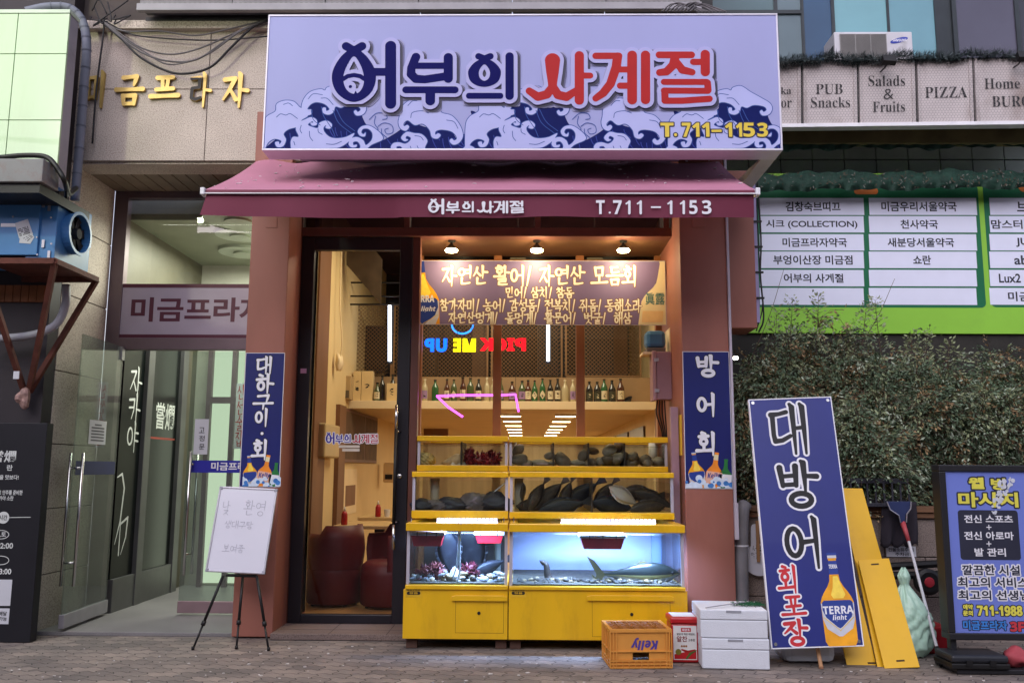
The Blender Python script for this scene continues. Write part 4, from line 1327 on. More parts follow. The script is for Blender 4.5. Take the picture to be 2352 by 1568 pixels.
# ------------------------------------------------------------------ printed bottles
amber = mat('print_amber', (232, 160, 24), .45, var=.18, vs=9)
amber2 = mat('print_orange', (236, 140, 40), .45, var=.15, vs=9)
pblue = mat('print_blue', (36, 60, 140), .45, var=.05)
psil = mat('print_silver', (196, 198, 206), .45, var=.08, vs=20)
pgreen = mat('print_green', (40, 120, 60), .45, var=.15, vs=12)
pcream = mat('print_cream', (226, 214, 170), .45, var=.08)
gold_p = mat('print_gold', (220, 190, 90), .45)
def bottle_print(pan, box, parent, kind='t', off=.0012, rot=0.0, clip=None, name='printed_bottle'):
    s0, t0, s1, t1 = pan.box(*box)
    W, Hh = s1 - s0, t1 - t0
    ca, sa = math.cos(rot), math.sin(rot)
    def q(u, v):
        x, y = (u - .5) * W, (v - .5) * Hh
        x, y = x * ca - y * sa + (s0 + s1) / 2, x * sa + y * ca + (t0 + t1) / 2
        if clip: x = min(max(x, clip[0]), clip[2]); y = min(max(y, clip[1]), clip[3])
        return (x, y)
    def poly(pts, o, m, nm):
        vs = [pan.at(*q(u, v), off + o) for u, v in pts]
        return link_mesh(nm, vs, [tuple(range(len(vs)))], m, parent)
    def strip(pts, o, m, nm):          # left/right pairs down the height
        vs, fs = [], []
        for (v_, a, b_) in pts:
            vs += [pan.at(*q(a, v_), off + o), pan.at(*q(b_, v_), off + o)]
        for i in range(len(pts) - 1): fs.append((2 * i, 2 * i + 1, 2 * i + 3, 2 * i + 2))
        return link_mesh(nm, vs, fs, m, parent)
    body = {'t': amber, 'k': amber2, 'g': pgreen, 's': pcream}[kind]
    strip([(0, .36, .64), (.06, .36, .64), (.08, .38, .62), (.24, .36, .64), (.31, .34, .66), (.37, .26, .74), (.43, .14, .86), (.48, .06, .94), (.54, 0, 1), (.95, .02, .98), (1, .1, .9)], 0, body, name)
    if kind == 't':
        strip([(.0, .35, .65), (.03, .35, .65)], .0004, pblue, 'cap'); strip([(.03, .36, .64), (.06, .36, .64)], .0004, psil, 'collar')
        strip([(.09, .375, .625), (.24, .355, .645)], .0004, pblue, 'neck_label')
        strip([(.55, .0, 1), (.72, .02, .98), (.82, .12, .88), (.9, .45, .55)], .0004, psil, 'label_rim')
        strip([(.52, .1, .9), (.54, .04, .96), (.62, .03, .97), (.7, .12, .88), (.8, .42, .58), (.815, .49, .51)], .0008, pblue, 'label')
        strip([(.70, .03, .07), (.835, .47, .5), (.85, .5, .5)], .0009, gold_p, 'gold_edge'); strip([(.70, .93, .97), (.835, .5, .53), (.85, .5, .5)], .001, gold_p, 'gold_edge')
        if abs(rot) < .3:
            a, b2 = q(.04, .58), q(.96, .665)
            if not clip:
                text(parent, pan, sans('TERRA'), None, M['letter_white'], off + .0014, .012, stbox=(a[0], a[1], b2[0], b2[1]))
                a, b2 = q(.3, .675), q(.74, .745)
                text(parent, pan, ital('light'), None, M['letter_white'], off + .0014, .006, stbox=(a[0], a[1], b2[0], b2[1]))
                a, b2 = q(.37, .13), q(.63, .175)
                text(parent, pan, sans('TERRA'), None, M['letter_white'], off + .0014, .012, stbox=(a[0], a[1], b2[0], b2[1]))
        # light through the glass
        strip([(.10 + .16, .46, .6), (.38, .42, .7), (.46, .34, .78), (.5, .4, .7)], .0003, mat('print_yellow', (250, 214, 80), .45, var=.1, vs=30), 'gleam')
    if kind == 'k':
        strip([(.06, .37, .63), (.2, .36, .64)], .0004, pcream, 'neck_label'); strip([(.5, .03, .97), (.8, .03, .97)], .0004, mat('kelly_label', (226, 176, 150), .45), 'label')
        a, b2 = q(.08, .55), q(.92, .68)
        text(parent, pan, ital('Kelly'), None, pblue, off + .001, .01, stbox=(a[0], a[1], b2[0], b2[1]))
    if kind == 'g':
        strip([(.5, .03, .97), (.86, .03, .97)], .0004, M['letter_white'], 'label')
    return q

def printed_banner(name, label, pan, parent, col, rim=.004, th=.004):
    T = thing(name, label, 'banner', pan.at(pan.w / 2, pan.h))
    V = [pan.at(0, 0), pan.at(pan.w, 0), pan.at(pan.w, pan.h), pan.at(0, pan.h)]
    MB().slab(V, pan.n, th).done('rim', M['letter_white'], T)
    s = MB().quad(pan.at(rim, rim, .0006), pan.at(pan.w - rim, rim, .0006), pan.at(pan.w - rim, pan.h - rim, .0006), pan.at(rim, pan.h - rim, .0006)).done('sheet', col, T)
    return T, s

navy_b = mat('banner_navy', (22, 30, 98), .42, var=.1, vs=3, bump=.03, bs=12, coat=.1)
def ice(pan, box, parent, seed):
    r_ = random.Random(seed)
    s0, t0, s1, t1 = pan.box(*box)
    F = Field(s0, t0, s1, t1, .004); G_ = Field(s0, t0, s1, t1, .004)
    for i in range(26):
        F.disc(r_.uniform(s0, s1), r_.uniform(t0 + (t1 - t0) * .45, t1 + .01), r_.uniform(.012, .03))
    for i in range(9):
        G_.disc(r_.uniform(s0, s1), r_.uniform(t0 + (t1 - t0) * .6, t1), r_.uniform(.008, .02))
    for q in (F, G_):
        q.d = np.maximum(q.d, q.Y[:, None] - (t1 - .002)); q.d = np.maximum(q.d, q.X[None, :] - (s1 - .002)); q.d = np.maximum(q.d, s0 + .002 - q.X[None, :])
    lay('printed_ice', F, pan, .0034, mat('ice_print', (206, 220, 236), .45, var=.12, vs=25), parent)
    lay('printed_splash', G_, pan, .004, mat('splash_print', (60, 120, 190), .45, var=.2, vs=20), parent)
# right pillar banner
pr = ypan(1571, 807, 1679, 1122, -.006)
T, s = printed_banner('pillar_banner', 'tall navy banner with three white syllables and bottles on the right pillar', pr, None, navy_b)
F = Field(0, 0, pr.w, pr.h, .003)
for ch, bx in (('방', (1598, 818, 1652, 864)), ('어', (1599, 906, 1645, 952)), ('회', (1601, 995, 1649, 1041))):
    brush_field(F, ch, pr.box(*bx), .17, pad=.03)
lay('letter_shade', F, pr, .0012, M['ink'], s, level=.006); lay('lettering', F, pr, .0018, M['letter_white'], s)
bottle_print(pr, (1580, 1036, 1618, 1126), s, 't', rot=-.12, clip=(0, 0, pr.w - .006, pr.h - .006)); bottle_print(pr, (1622, 1038, 1660, 1128), s, 'k', rot=.14, clip=(0, 0, pr.w - .006, pr.h - .006)); bottle_print(pr, (1650, 1054, 1682, 1124), s, 'g', rot=.08, clip=(0, 0, pr.w - .006, pr.h - .006))
ice(pr, (1573, 1078, 1681, 1121), s, 3)
# left pillar banner
plf = ypan(557, 810, 648, 1118, -.006)
T, s = printed_banner('pillar_banner', 'tall navy banner with five white syllables and bottles on the left pillar', plf, None, navy_b)
F = Field(0, 0, plf.w, plf.h, .003)
for ch, bx in (('대', (589, 821, 626, 855)), ('하', (588, 861, 630, 899)), ('구', (584, 905, 627, 938)), ('이', (585, 940, 620, 976)), ('회', (580, 1012, 618, 1052))):
    brush_field(F, ch, plf.box(*bx), .17, pad=.03)
a = plf.px(602, 995); F.disc(a[0], a[1], .012)
lay('letter_shade', F, plf, .0012, M['ink'], s, level=.006); lay('lettering', F, plf, .0018, M['letter_white'], s)
bottle_print(plf, (558, 1044, 590, 1120), s, 't', rot=-.1, clip=(0, 0, plf.w - .006, plf.h - .006)); bottle_print(plf, (592, 1044, 626, 1122), s, 'k', rot=.16, clip=(0, 0, plf.w - .006, plf.h - .006)); bottle_print(plf, (618, 1062, 646, 1118), s, 'g', rot=.08, clip=(0, 0, plf.w - .006, plf.h - .006))
ice(plf, (557, 1082, 646, 1117), s, 5)

# menu banner over the window
BY = .66
mb = ypan(958, 599, 1529, 746, BY)
T, s = printed_banner('menu_banner', 'wide dusky purple fish menu banner with cream brush lettering under three spotlights', mb, None, mat('banner_purple', (118, 102, 140), .5, var=.07, vs=3, bump=.05, bs=5), .003)
F = Field(0, 0, mb.w, mb.h, .0026)
for tx, bx, wg in (('자연산 활어/ 자연산 모듬회', (1015, 612, 1466, 654), .165), ('민어/ 삼치/ 참돔', (1161, 660, 1318, 684), .165), ('참가자미/ 농어/ 감성돔/ 전복치/ 쥐돔/ 동해소라', (1010, 688, 1474, 715), .165), ('자연산멍게/  돌멍게/  활문어/  벗굴/  해삼', (1030, 718, 1452, 743), .165)):
    brush_field(F, tx, mb.box(*bx), wg, pad=.02, space=.42)
lay('letter_glow', F, mb, .0012, mat('gold_rim', (130, 88, 36), .5), s, level=.0058); lay('lettering', F, mb, .0018, mat('cream_vinyl', (246, 242, 222), .5, var=.02), s)
cl = (.004, .004, mb.w - .004, mb.h - .004)
bottle_print(mb, (925, 575, 1008, 790), s, 't', clip=cl, rot=-.05)
a = mb.box(958, 678, 998, 694); text(s, mb, sans('ERRA'), None, M['letter_white'], .0034, .012, stbox=a)
a = mb.box(967, 703, 1001, 718); text(s, mb, ital('light'), None, M['letter_white'], .0034, .008, stbox=a)
bottle_print(mb, (1474, 590, 1560, 790), s, 's', clip=cl, rot=.12)
pv_ = mat('jade_print', (70, 130, 130), .5)
text(s, mb, '眞露', (1482, 672, 1527, 700), pv_, .0034, .006)
a = mb.box(1476, 714, 1524, 740)
MB().quad(*[mb.at(x, y, .003) for x, y in ((a[0], a[1]), (a[2], a[1]), (a[2] - .01, a[3]), (a[0] - .01, a[3]))]).done('bottle_label', mat('label_peach', (230, 196, 140), .5), s)

# leaning sign board
BT, BB = -.40, -.86
ls = Pan(at(1719, 917, BT), at(1909, 910, BT), at(1772, 1490, BB))
T, s = printed_banner('leaning_sign_board', 'tall navy sign board with black brush lettering tilted against styrofoam boxes', ls, None, mat('board_navy', (28, 38, 116), .4, var=.1, vs=2, bump=.05, bs=5, coat=.15), .008, .03)
F, F2 = Field(0, 0, ls.w, ls.h, .0035), Field(0, 0, ls.w, ls.h, .0035)
brush_field(F, '대', ls.box(1767, 935, 1858, 1034), .135, pad=.03)
brush_field(F, '방', ls.box(1786, 1063, 1884, 1164), .135, pad=.03)
brush_field(F, '어', ls.box(1799, 1194, 1889, 1296), .135, pad=.03)
lay('white_outline', F, ls, .0012, M['letter_white'], s, level=.0145); lay('black_lettering', F, ls, .002, M['ink'], s)
for ch, bx in (('회', (1788, 1301, 1836, 1357)), ('포', (1797, 1368, 1850, 1415)), ('장', (1800, 1424, 1858, 1481))):
    brush_field(F2, ch, ls.box(*bx), .15, pad=.02)
lay('white_outline', F2, ls, .0012, M['letter_white'], s, level=.0105); lay('red_lettering', F2, ls, .002, mat('board_red', (196, 40, 48), .5), s)
bottle_print(ls, (1884, 1268, 1960, 1483), s, 't')
gr = MB()
for (a, c) in ((.03, .03), (ls.w - .03, .03), (.03, ls.h - .03), (ls.w - .03, ls.h - .03)):
    gr.lathe(ls.at(a, c, .001), [(.007, 0), (.012, .001), (.012, .003)], 12, axis=ls.n)
gr.done('eyelet', M['chrome'], T)

# ------------------------------------------------------------------ whiteboard on a tripod
wb = Pan(at(505, 1116, -.22), at(638, 1122, -.22), at(471, 1312, -.34))
T = thing('whiteboard_easel', 'small whiteboard with faint handwriting on a black folding tripod', 'whiteboard', on_ground(540, 1490))
V = [wb.at(*c) for c in ((0, 0), (wb.w, 0), (wb.w, wb.h), (0, wb.h))]
MB().slab([wb.at(*c, -.001) for c in ((0.004, .004), (wb.w - .004, .004), (wb.w - .004, wb.h - .004), (.004, wb.h - .004))], wb.n, .014).done('board', mat('board_white', (214, 214, 224), .25, var=.03, vs=3, dirt=.15, dc=(170, 168, 180)), T)
fr = MB()
for (a, b_, c, d) in ((0, 0, wb.w, .014), (0, wb.h - .014, wb.w, wb.h), (0, .014, .014, wb.h - .014), (wb.w - .014, .014, wb.w, wb.h - .014)):
    fr.slab([wb.at(a, b_, .004), wb.at(c, b_, .004), wb.at(c, d, .004), wb.at(a, d, .004)], wb.n, .022)
fr.done('frame', M['alu'], T, bevel=.003)
cn = MB()
for (a, c) in ((.0, .0), (wb.w - .025, 0), (0, wb.h - .025), (wb.w - .025, wb.h - .025)):
    cn.slab([wb.at(a, c, .0055), wb.at(a + .025, c, .0055), wb.at(a + .025, c + .025, .0055), wb.at(a, c + .025, .0055)], wb.n, .025)
cn.done('corner_cap', mat('grey_plastic', (150, 150, 160), .5), T, bevel=.004)
F = Field(0, 0, wb.w, wb.h, .0016)
for tx, bx, wg in (('낮', (510, 1150, 530, 1182), .045), ('환영', (560, 1150, 612, 1184), .04), ('생대구탕', (515, 1196, 582, 1213), .05), ('ㆍ', (550, 1222, 556, 1228), .05), ('보여줌', (511, 1250, 562, 1268), .05)):
    brush_field(F, tx, wb.box(*bx), wg)
lay('handwriting', F, wb, .001, mat('faded_marker', (160, 160, 172), .6), T)
lg = MB()
for (hx_, hy_, fx_, fy_, dy) in ((512, 1322, 443, 1490, -.03), (558, 1322, 543, 1488, .06), (590, 1322, 617, 1492, -.03)):
    a = at(hx_, hy_, -.30 + dy); c = on_ground(fx_, fy_, .006)
    m_ = a.lerp(c, .62); m2 = a.lerp(c, .68)
    lg = MB().tube([a, m_], .011, 8).tube([m_, m2], .017, 8).tube([m2, c], .008, 8).tube([c + Vector((0, 0, .02)), c - Vector((0, 0, .004))], .012, 8)
    lg.done('leg', M['black'], T, smooth=True)
a = at(520, 1320, -.3); c = at(590, 1322, -.3)
MB().tube([a, c], .012, 8).tube([at(548, 1318, -.29), at(540, 1180, -.2)], .01, 8).done('support_bar', M['black'], T)
# ------------------------------------------------------------------ right neighbour
RBX = RP1 + .02
RB = thing('neighbour_building', 'dark glazed neighbour building behind the green directory and cream sign strip', 'building', (3.5, 1.8, 0))
wallm = mat('dark_tile_wall', (58, 66, 64), .5, var=.15, vs=3)
RYW = 1.75
x1e = 9.0
MB().box(RBX - .1, x1e, RYW, RYW + .3, 0, 8).done('wall', wallm, RB)
MB().box(RBX - .15, RBX, .3, RYW, 2.6, 8).done('return_wall', M['black'], RB)
# tiles above the directory
tl = MB()
ty0, ty1, tym = at(2000, 402, RYW - .04).z, at(2000, 330, RYW - .04).z, at(2000, 367, RYW - .04).z
for i in range(24):
    a = RBX + i * .33
    for (c, d) in ((ty0, tym - .008), (tym + .008, ty1)):
        tl.box(a, a + .318, RYW - .04, RYW, c, d)
tl.done('wall_tile', mat('grey_tile', (176, 188, 182), .35, var=.12, vs=4), RB)
# upper windows
UY = 1.5
uw = [(1560, 1780, (84, 108, 112)), (1788, 1842, (94, 112, 118)), (1848, 1912, (44, 74, 104)), (1919, 2040, (112, 160, 168)), (2045, 2150, (104, 150, 162)), (2200, 2335, (74, 72, 88)), (2345, 2600, (40, 40, 48))]
zt0, zt1 = at(2000, 146, .98).z, 7.5
for i, (l, r, c) in enumerate(uw):
    x0, x1 = at(l, 70, UY).x, at(r, 70, UY).x
    MB().box(x0, x1, UY + .02, UY + .05, zt0, zt1).done('upper_window', mat('window_tint', c, .12, var=.12, vs=1.2, spec=.7), RB)
fm = MB()
for l, r in ((1780, 1788), (1842, 1848), (1912, 1919), (2040, 2045), (2150, 2172), (2190, 2200), (2335, 2345)):
    fm.box(at(l, 70, UY).x, at(r, 70, UY).x, UY, UY + .08, zt0, zt1)
fm.box(at(2172, 70, UY).x, at(2190, 70, UY).x, UY + .03, UY + .08, zt0, zt1)
for z in (at(1700, 28, UY).z,): fm.box(at(1560, 70, UY).x, at(1842, 70, UY).x, UY - .005, UY + .08, z - .02, z + .02)
fm.parts('window_mullion', mat('dark_frame', (48, 54, 58), .4, .3), RB)
MB().box(RBX, x1e, .98, UY, zt0 - .3, zt0).done('ledge', mat('ledge_dark', (62, 60, 60), .6), RB)

# sign strip with hex wire and serif words
FSY = .93
fp = Pan(at(1740, 143, FSY), at(2470, 132, FSY - .06), at(1740, 295, FSY))
SS = thing('pub_sign_strip', 'weathered cream sign strip of framed panels with black serif food words', 'sign', fp.at(fp.w / 2, fp.h))
cream_w = mat('weathered_cream', (196, 188, 186), .7, var=.08, vs=4, dirt=.75, dc=(128, 104, 88), ds=1.6, stretch=(1, 1, .6))
seps = [1660, 1842, 1971, 2105, 2237, 2380, 2520]
fpx = lambda px: fp.px(px, 215)[0]
def slab(pan, s0, t0, s1, t1, o, th, name, m, par, bevel=0):
    return MB().slab([pan.at(s0, t0, o), pan.at(s1, t0, o), pan.at(s1, t1, o), pan.at(s0, t1, o)], pan.n, th).done(name, m, par, bevel=bevel)
H2 = fp.h - .035
panels = []
for a, c in zip(seps[:-1], seps[1:]):
    panels.append(slab(fp, fpx(a) + .012, 0.0, fpx(c) - .012, H2, 0, .05, 'panel', cream_w, SS))
fr = MB()
for a in seps:
    s = fpx(a)
    for q in (s - .045, s + .012):
        fr.slab([fp.at(q, 0, .012), fp.at(q + .032, 0, .012), fp.at(q + .032, H2, .012), fp.at(q, H2, .012)], fp.n, .03)
fr.parts('panel_batten', mat('batten_cream', (186, 178, 176), .7, var=.1, dirt=.6, dc=(110, 90, 76)), SS, bevel=.002)
slab(fp, fpx(1660), H2, fpx(2520), fp.h, .02, .1, 'bottom_trim', M['white'], SS, .002)
dk = MB()
dk.slab([fp.at(fpx(1660), -.02, -.02), fp.at(fpx(2520), -.02, -.02), fp.at(fpx(2520), fp.h - .02, -.02), fp.at(fpx(1660), fp.h - .02, -.02)], fp.n, .12)
dk.done('back_box', M['black'], SS)
word = mat('serif_black', (38, 36, 38), .6, var=.15)
wi = [(1, 'ka', (1793, 201, 1817, 217)), (0, 'or', (1794, 232, 1818, 248)), (1, 'PUB', (1873, 194, 1935, 217)), (1, 'Snacks', (1862, 224, 1952, 248)), (2, 'Salads', (1994, 174, 2078, 199)), (2, '&', (2029, 205, 2052, 229)), (2, 'Fruits', (2004, 234, 2078, 258)), (3, 'PIZZA', (2124, 200, 2221, 225)), (4, 'Home', (2260, 181, 2342, 205)), (4, 'BURG', (2278, 221, 2368, 246))]
pi = {1: 1, 0: 0, 2: 2, 3: 3, 4: 4}
for k, tx, bx in wi:
    q = 0 if tx in ('ka', 'or') else k
    text(panels[q], fp, serif(tx), bx, word, .006, -.006)
# hex wire
hx_ = MB()
R_ = .0165
s0h, s1h = fpx(1700), fpx(2420)
nx = int((s1h - s0h) / (R_ * 1.732)); nyh = int(H2 / (R_ * 1.5))
def ribbon(a, c, wd=.0011):
    d = Vector((c[0] - a[0], c[1] - a[1], 0)); n_ = Vector((-d.y, d.x, 0)).normalized() * wd
    hx_.quad(fp.at(a[0] - n_.x, a[1] - n_.y, .016), fp.at(a[0] + n_.x, a[1] + n_.y, .016), fp.at(c[0] + n_.x, c[1] + n_.y, .016), fp.at(c[0] - n_.x, c[1] - n_.y, .016))
for j in range(nyh):
    for i in range(nx):
        x = s0h + i * R_ * 1.732 + (R_ * .866 if j % 2 else 0); y = .012 + j * R_ * 1.5
        P = [(x + R_ * math.sin(k * math.pi / 3), y + R_ * math.cos(k * math.pi / 3)) for k in range(4)]
        for k in range(3):
            if P[k + 1][1] < H2 and P[k][1] < H2 and P[k][1] > 0 and P[k + 1][1] > 0: ribbon(P[k], P[k + 1])
hx_.done('hex_wire', mat('dull_wire', (112, 108, 108), .5, .4), SS)

# dark tinsel garland along the top of the strip
gv, gf, gmi = [], [], []
for i in range(9000):
    u = rnd.random()
    px = 1770 + u * 640
    py = 139 - 14 * u + 3.5 * math.sin(u * 23) + 3 * math.sin(u * 51)
    c = at(px, py, FSY - .06)
    d = Vector((rnd.gauss(0, 1), rnd.gauss(0, 1), rnd.gauss(0, 1))).normalized()
    r0 = rnd.uniform(.0, .045)
    a = c + d * r0; b_ = c + d * (r0 + rnd.uniform(.02, .055))
    n_ = d.orthogonal().normalized() * rnd.uniform(.002, .005)
    k = len(gv); gv += [a - n_, a + n_, b_ + n_ * .4, b_ - n_ * .4]; gf.append((k, k + 1, k + 2, k + 3)); gmi.append(0 if rnd.random() < .82 else 1)
gar = link_mesh('tinsel_garland', gv, gf, [mat('tinsel_dark', (34, 46, 44), .45, var=.3, vs=20), mat('tinsel_grey', (110, 122, 122), .5)], None, gmi, base=at(2050, 140, FSY))
tag(gar, 'dark green tinsel garland draped along the top of the cream sign strip', 'garland')
# small floodlights pointing at the strip
def flood(px, py, label):
    c = at(px, py, FSY - .22)
    T = thing('sign_floodlight', label, 'floodlight', c, 'small floodlights over the sign strip')
    Mx = Matrix.Translation(c) @ Matrix.Rotation(rad(-28), 4, 'X') @ Matrix.Rotation(rad(6), 4, 'Y')
    MB().box(-.06, .06, -.025, .03, -.045, .045, 0, Mx).done('lamp_body', M['black'], T, bevel=.004)
    MB().box(-.045, .045, .031, .034, -.033, .033, 0, Mx).done('lamp_lens', mat('lens_grey', (170, 176, 176), .2), T)
    MB().tube([c, c + Vector((0, .1, -.03)), c + Vector((0, .22, -.02))], .008, 6).done('arm', M['black'], T)
flood(2042, 138, 'small black floodlight clipped to the garland above the Salads panel')
flood(2352, 130, 'small black floodlight at the far right end of the garland')
# air conditioner
AY = 1.12
x0, x1, z0, z1 = rect(1917, 73, 2097, 140, AY); z0 = zt0 + .003
T = thing('air_conditioner', 'stained white outdoor air conditioner unit with round fan grille above the sign strip', 'air conditioner', ((x0 + x1) / 2, AY + .15, z0))
MB().box(x0, x1, AY, AY + .3, z0, z1).done('casing', mat('ac_white', (190, 190, 196), .5, var=.05, dirt=.7, dc=(96, 88, 82), ds=3), T, bevel=.012)
gx0, gx1, gz0, gz1 = rect(1930, 79, 2036, 138, AY - .004)
gb = MB(); gb.box(gx0, gx1, AY - .003, AY + .02, gz0, gz1); gb.done('fan_recess', mat('fan_dark', (58, 56, 54), .6), T)
gm = MB()
for k in range(27):
    z = gz0 + (gz1 - gz0) * (k + .5) / 27
    gm.box(gx0, gx1, AY - .012, AY - .006, z - .0022, z + .0022)
for s in (0, .33, .66, 1): gm.box(gx0 + (gx1 - gx0) * s - .003, gx0 + (gx1 - gx0) * s + .003, AY - .0118, AY - .004, gz0, gz1)
gm.done('grille', mat('grille_grey', (142, 140, 138), .5), T)
sm = MB()
for j in range(3):
    for i in range(3):
        sm.box(x0 - .003, x0 + .01, AY + .03 + i * .085, AY + .1 + i * .085, z0 + .03 + j * .085, z0 + .1 + j * .085)
sm.done('side_louvre', M['black'], T)
la = ypan(2036, 80, 2092, 108, AY - .002)
F = Field(-.05, -.05, la.w + .05, la.h + .05, .003)
c, s_ = la.px(2065, 93), .10
F.poly([(c[0] + .088 * math.cos(a) * 1.0, c[1] + .026 * math.sin(a) - .022 * math.cos(a)) for a in [i * math.pi / 16 for i in range(32)]])
lg = lay('logo_oval', F, la, .001, mat('logo_blue', (38, 58, 160), .4), T)
text(lg, la, sans('SAMSUNG'), (2050, 90, 2082, 96), M['letter_white'], .002, .006)

# green directory
DY = 1.42
dp = ypan(1690, 398, 2470, 766, DY)
DT = thing('directory_board', 'bright green tenant directory board with white name rows in dark green panels', 'directory sign', dp.at(dp.w / 2, dp.h))
lime = mat('lime_vinyl', (140, 198, 64), .45, var=.05, vs=2, dirt=.12, dc=(90, 120, 60))
MB().slab([dp.at(0, 0), dp.at(dp.w, 0), dp.at(dp.w, dp.h), dp.at(0, dp.h)], dp.n, .12).done('board', lime, DT, bevel=.004)
dgreen = mat('deep_green_vinyl', (18, 104, 66), .45, var=.06, vs=3)
def rr(pan, l, t, r, b, o, R_, m, nm, par):
    s0, t0, s1, t1 = pan.box(l, t, r, b)
    F = Field(s0 - .02, t0 - .02, s1 + .02, t1 + .02, .006)
    F.poly([(s0 + R_, t0 + R_), (s1 - R_, t0 + R_), (s1 - R_, t1 - R_), (s0 + R_, t1 - R_)], pad=R_ + .03)
    return lay(nm, F, pan, o, m, par, level=R_)
gp1 = rr(dp, 1708, 424, 2255, 706, .001, .05, dgreen, 'green_panel', DT)
gp2 = rr(dp, 2266, 408, 2640, 706, .001, .05, dgreen, 'green_panel', DT)
rowm = mat('pale_row', (224, 228, 246), .45, var=.03, dirt=.08, dc=(160, 165, 185))
ys = [(455, 494), (496.5, 534), (538, 575.5), (578, 616), (620, 657.5), (661.5, 700)]
tk = mat('row_ink', (40, 44, 58), .55)
cols = [(1745, 1984, gp1, [('김창숙브띠끄', 1804, 1930), ('시크 (COLLECTION)', 1759, 1969), ('미금프라자약국', 1797, 1945), ('부엉이산장 미금점', 1776, 1958), ('어부의 사계절', 1800, 1937), None]),
 (1996, 2243, gp1, [('미금우리서울약국', 2024, 2197), ('천사약국', 2068, 2154), ('새분당서울약국', 2038, 2191), ('쇼란', 2097, 2138), None, None]),
 (2273, 2500, gp2, [('브', 2335, 2362), ('맘스터', 2276, 2348), ('JU', 2333, 2362), ('ab', 2329, 2360), ('Lux2', 2294, 2344), ('미금', 2315, 2366)])]
for l, r, par, names in cols:
    for (t, bb), nm in zip(ys, names):
        s0, t0, s1, t1 = dp.box(l, t, r, bb)
        rw = MB().quad(dp.at(s0, t0, .002), dp.at(s1, t0, .002), dp.at(s1, t1, .002), dp.at(s0, t1, .002)).done('name_row', rowm, par)
        if nm: text(rw, dp, nm[0], (nm[1], t + 8.5, nm[2], bb - 8), tk, .003, .022)
a = dp.box(1962, 430, 2016, 449)
F = Field(a[0] - .02, a[1] - .02, a[2] + .02, a[3] + .02, .004); F.stroke([(a[0] + .03, (a[1] + a[3]) / 2), (a[2] - .03, (a[1] + a[3]) / 2)], .032)
lay('orange_tab', F, dp, .004, mat('orange_vinyl', (214, 120, 50), .5), DT)
a = dp.px(2352, 428); F = Field(a[0] - .2, a[1] - .2, a[0] + .2, a[1] + .2, .005); F.disc(a[0], a[1], .06)
lay('orange_disc', F, dp, .004, mat('orange_vinyl', (214, 120, 50), .5), DT)
# green scaffold netting hanging in front of the tiles and the board's top
nv, nf = [], []
NU = 240
prof = [(314, .0), (326, .02), (345, .0), (398, .04), (412, .07), (428, .085), (439, .05)]
netY = 1.1
def netpt(u, k):
    py, dy = prof[k]
    px = 1700 + u * 720
    wv = 3 * math.sin(u * 40 + k) + 2.5 * math.sin(u * 17 + 2 * k) + 1.8 * math.sin(u * 97 + 3 * k); dy += .018 * math.sin(u * 130 + 2.2 * k)
    return at(px, py - 8 * u + wv * (1 if k < 5 else .8), 1.25 - dy)
nm_ = glass('netting_green', (60, 120, 84), 0.0, body=.25, bodyc=(16, 62, 40))
for seg in ((0, 1, 2), (3, 4, 5, 6)):
    for u in range(NU + 1):
        for k in seg: nv.append(netpt(u / NU, k))
    n0 = len(nv) - (NU + 1) * len(seg); L = len(seg)
    for u in range(NU):
        for k in range(L - 1):
            a = n0 + u * L + k; nf.append((a, a + 1, a + L + 1, a + L))
dm = mat('netting_dark', (22, 56, 44), .7, var=.3, vs=12, bump=.3, bs=40)
net = link_mesh('scaffold_netting', nv, nf, dm, None, smooth=True, base=at(2050, 400, 1.25))
tag(net, 'dark green safety netting sagging between the cream strip and the green directory', 'netting')
db = MB()
for i in range(260):
    p = netpt(rnd.random(), 4 + rnd.randrange(2)) + Vector((0, -.02, rnd.uniform(-.03, .05)))
    d = Vector((rnd.gauss(0, 1), 0, rnd.gauss(0, 1))).normalized() * rnd.uniform(.008, .02); q_ = Vector((-d.z, .3 * d.x, d.x)) * .4
    db.quad(p - d, p + q_, p + d, p - q_, 0 if rnd.random() < .7 else 1)
tag(db.done('caught_leaves', [mat('leaf_litter', (64, 58, 44), .8, var=.3), mat('litter_pale', (96, 98, 92), .8)], None, base=at(2050, 425, 1.15)), kind='stuff')
rl_ = MB()
a, c = at(1790, 308, 1.22), at(2400, 300, 1.22)
rl_.box(a.x, c.x, 1.2, 1.3, a.z - .1, a.z + .06)
tag(rl_.done('mossy_gutter', mat('mossy_board', (104, 96, 62), .8, var=.3, vs=4), None, base=(a.x + 1, 1.3, a.z)), 'mossy brown gutter board under the cream sign strip', 'gutter')
# brown side box behind the right pillar, with cable strip
x0, x1, z0, z1 = rect(1686, 470, 1735, 753, .18)
T = thing('side_sign_box', 'tall brown metal box sign fixed behind the right pillar with thin cables', 'box sign', (x0, .3, z0))
MB().box(RP1 + .03, x1, .18, .55, z0, z1 + .3).done('box_body', M['terra'], T, bevel=.006)
MB().box(x1 + .001, x1 + .03, .2, .52, z0 + .05, z1 + .3).done('lilac_edge', mat('lilac_edge', (150, 140, 180), .5), T)
cb = MB()
cb.tube(bez([(x1 + .05, .2, z1 + .2), (x1 + .06, .2, z1 - .3), (x1 + .045, .2, z1 - .6), (x1 + .06, .2, z0 + .1), (x1 + .02, .22, z0 - .03)]), .007, 6)
cb.tube(bez([(x1 + .035, .2, z1 + .2), (x1 + .04, .2, z1 - .5), (x1 + .055, .2, z0 + .2), (x1 + .0, .22, z0 - .02)]), .005, 6)
for k in range(4): cb.box(x1 + .0, x1 + .07, .19, .21, z1 - .15 - k * .22, z1 - .135 - k * .22)
cb.done('cable', M['black'], T)
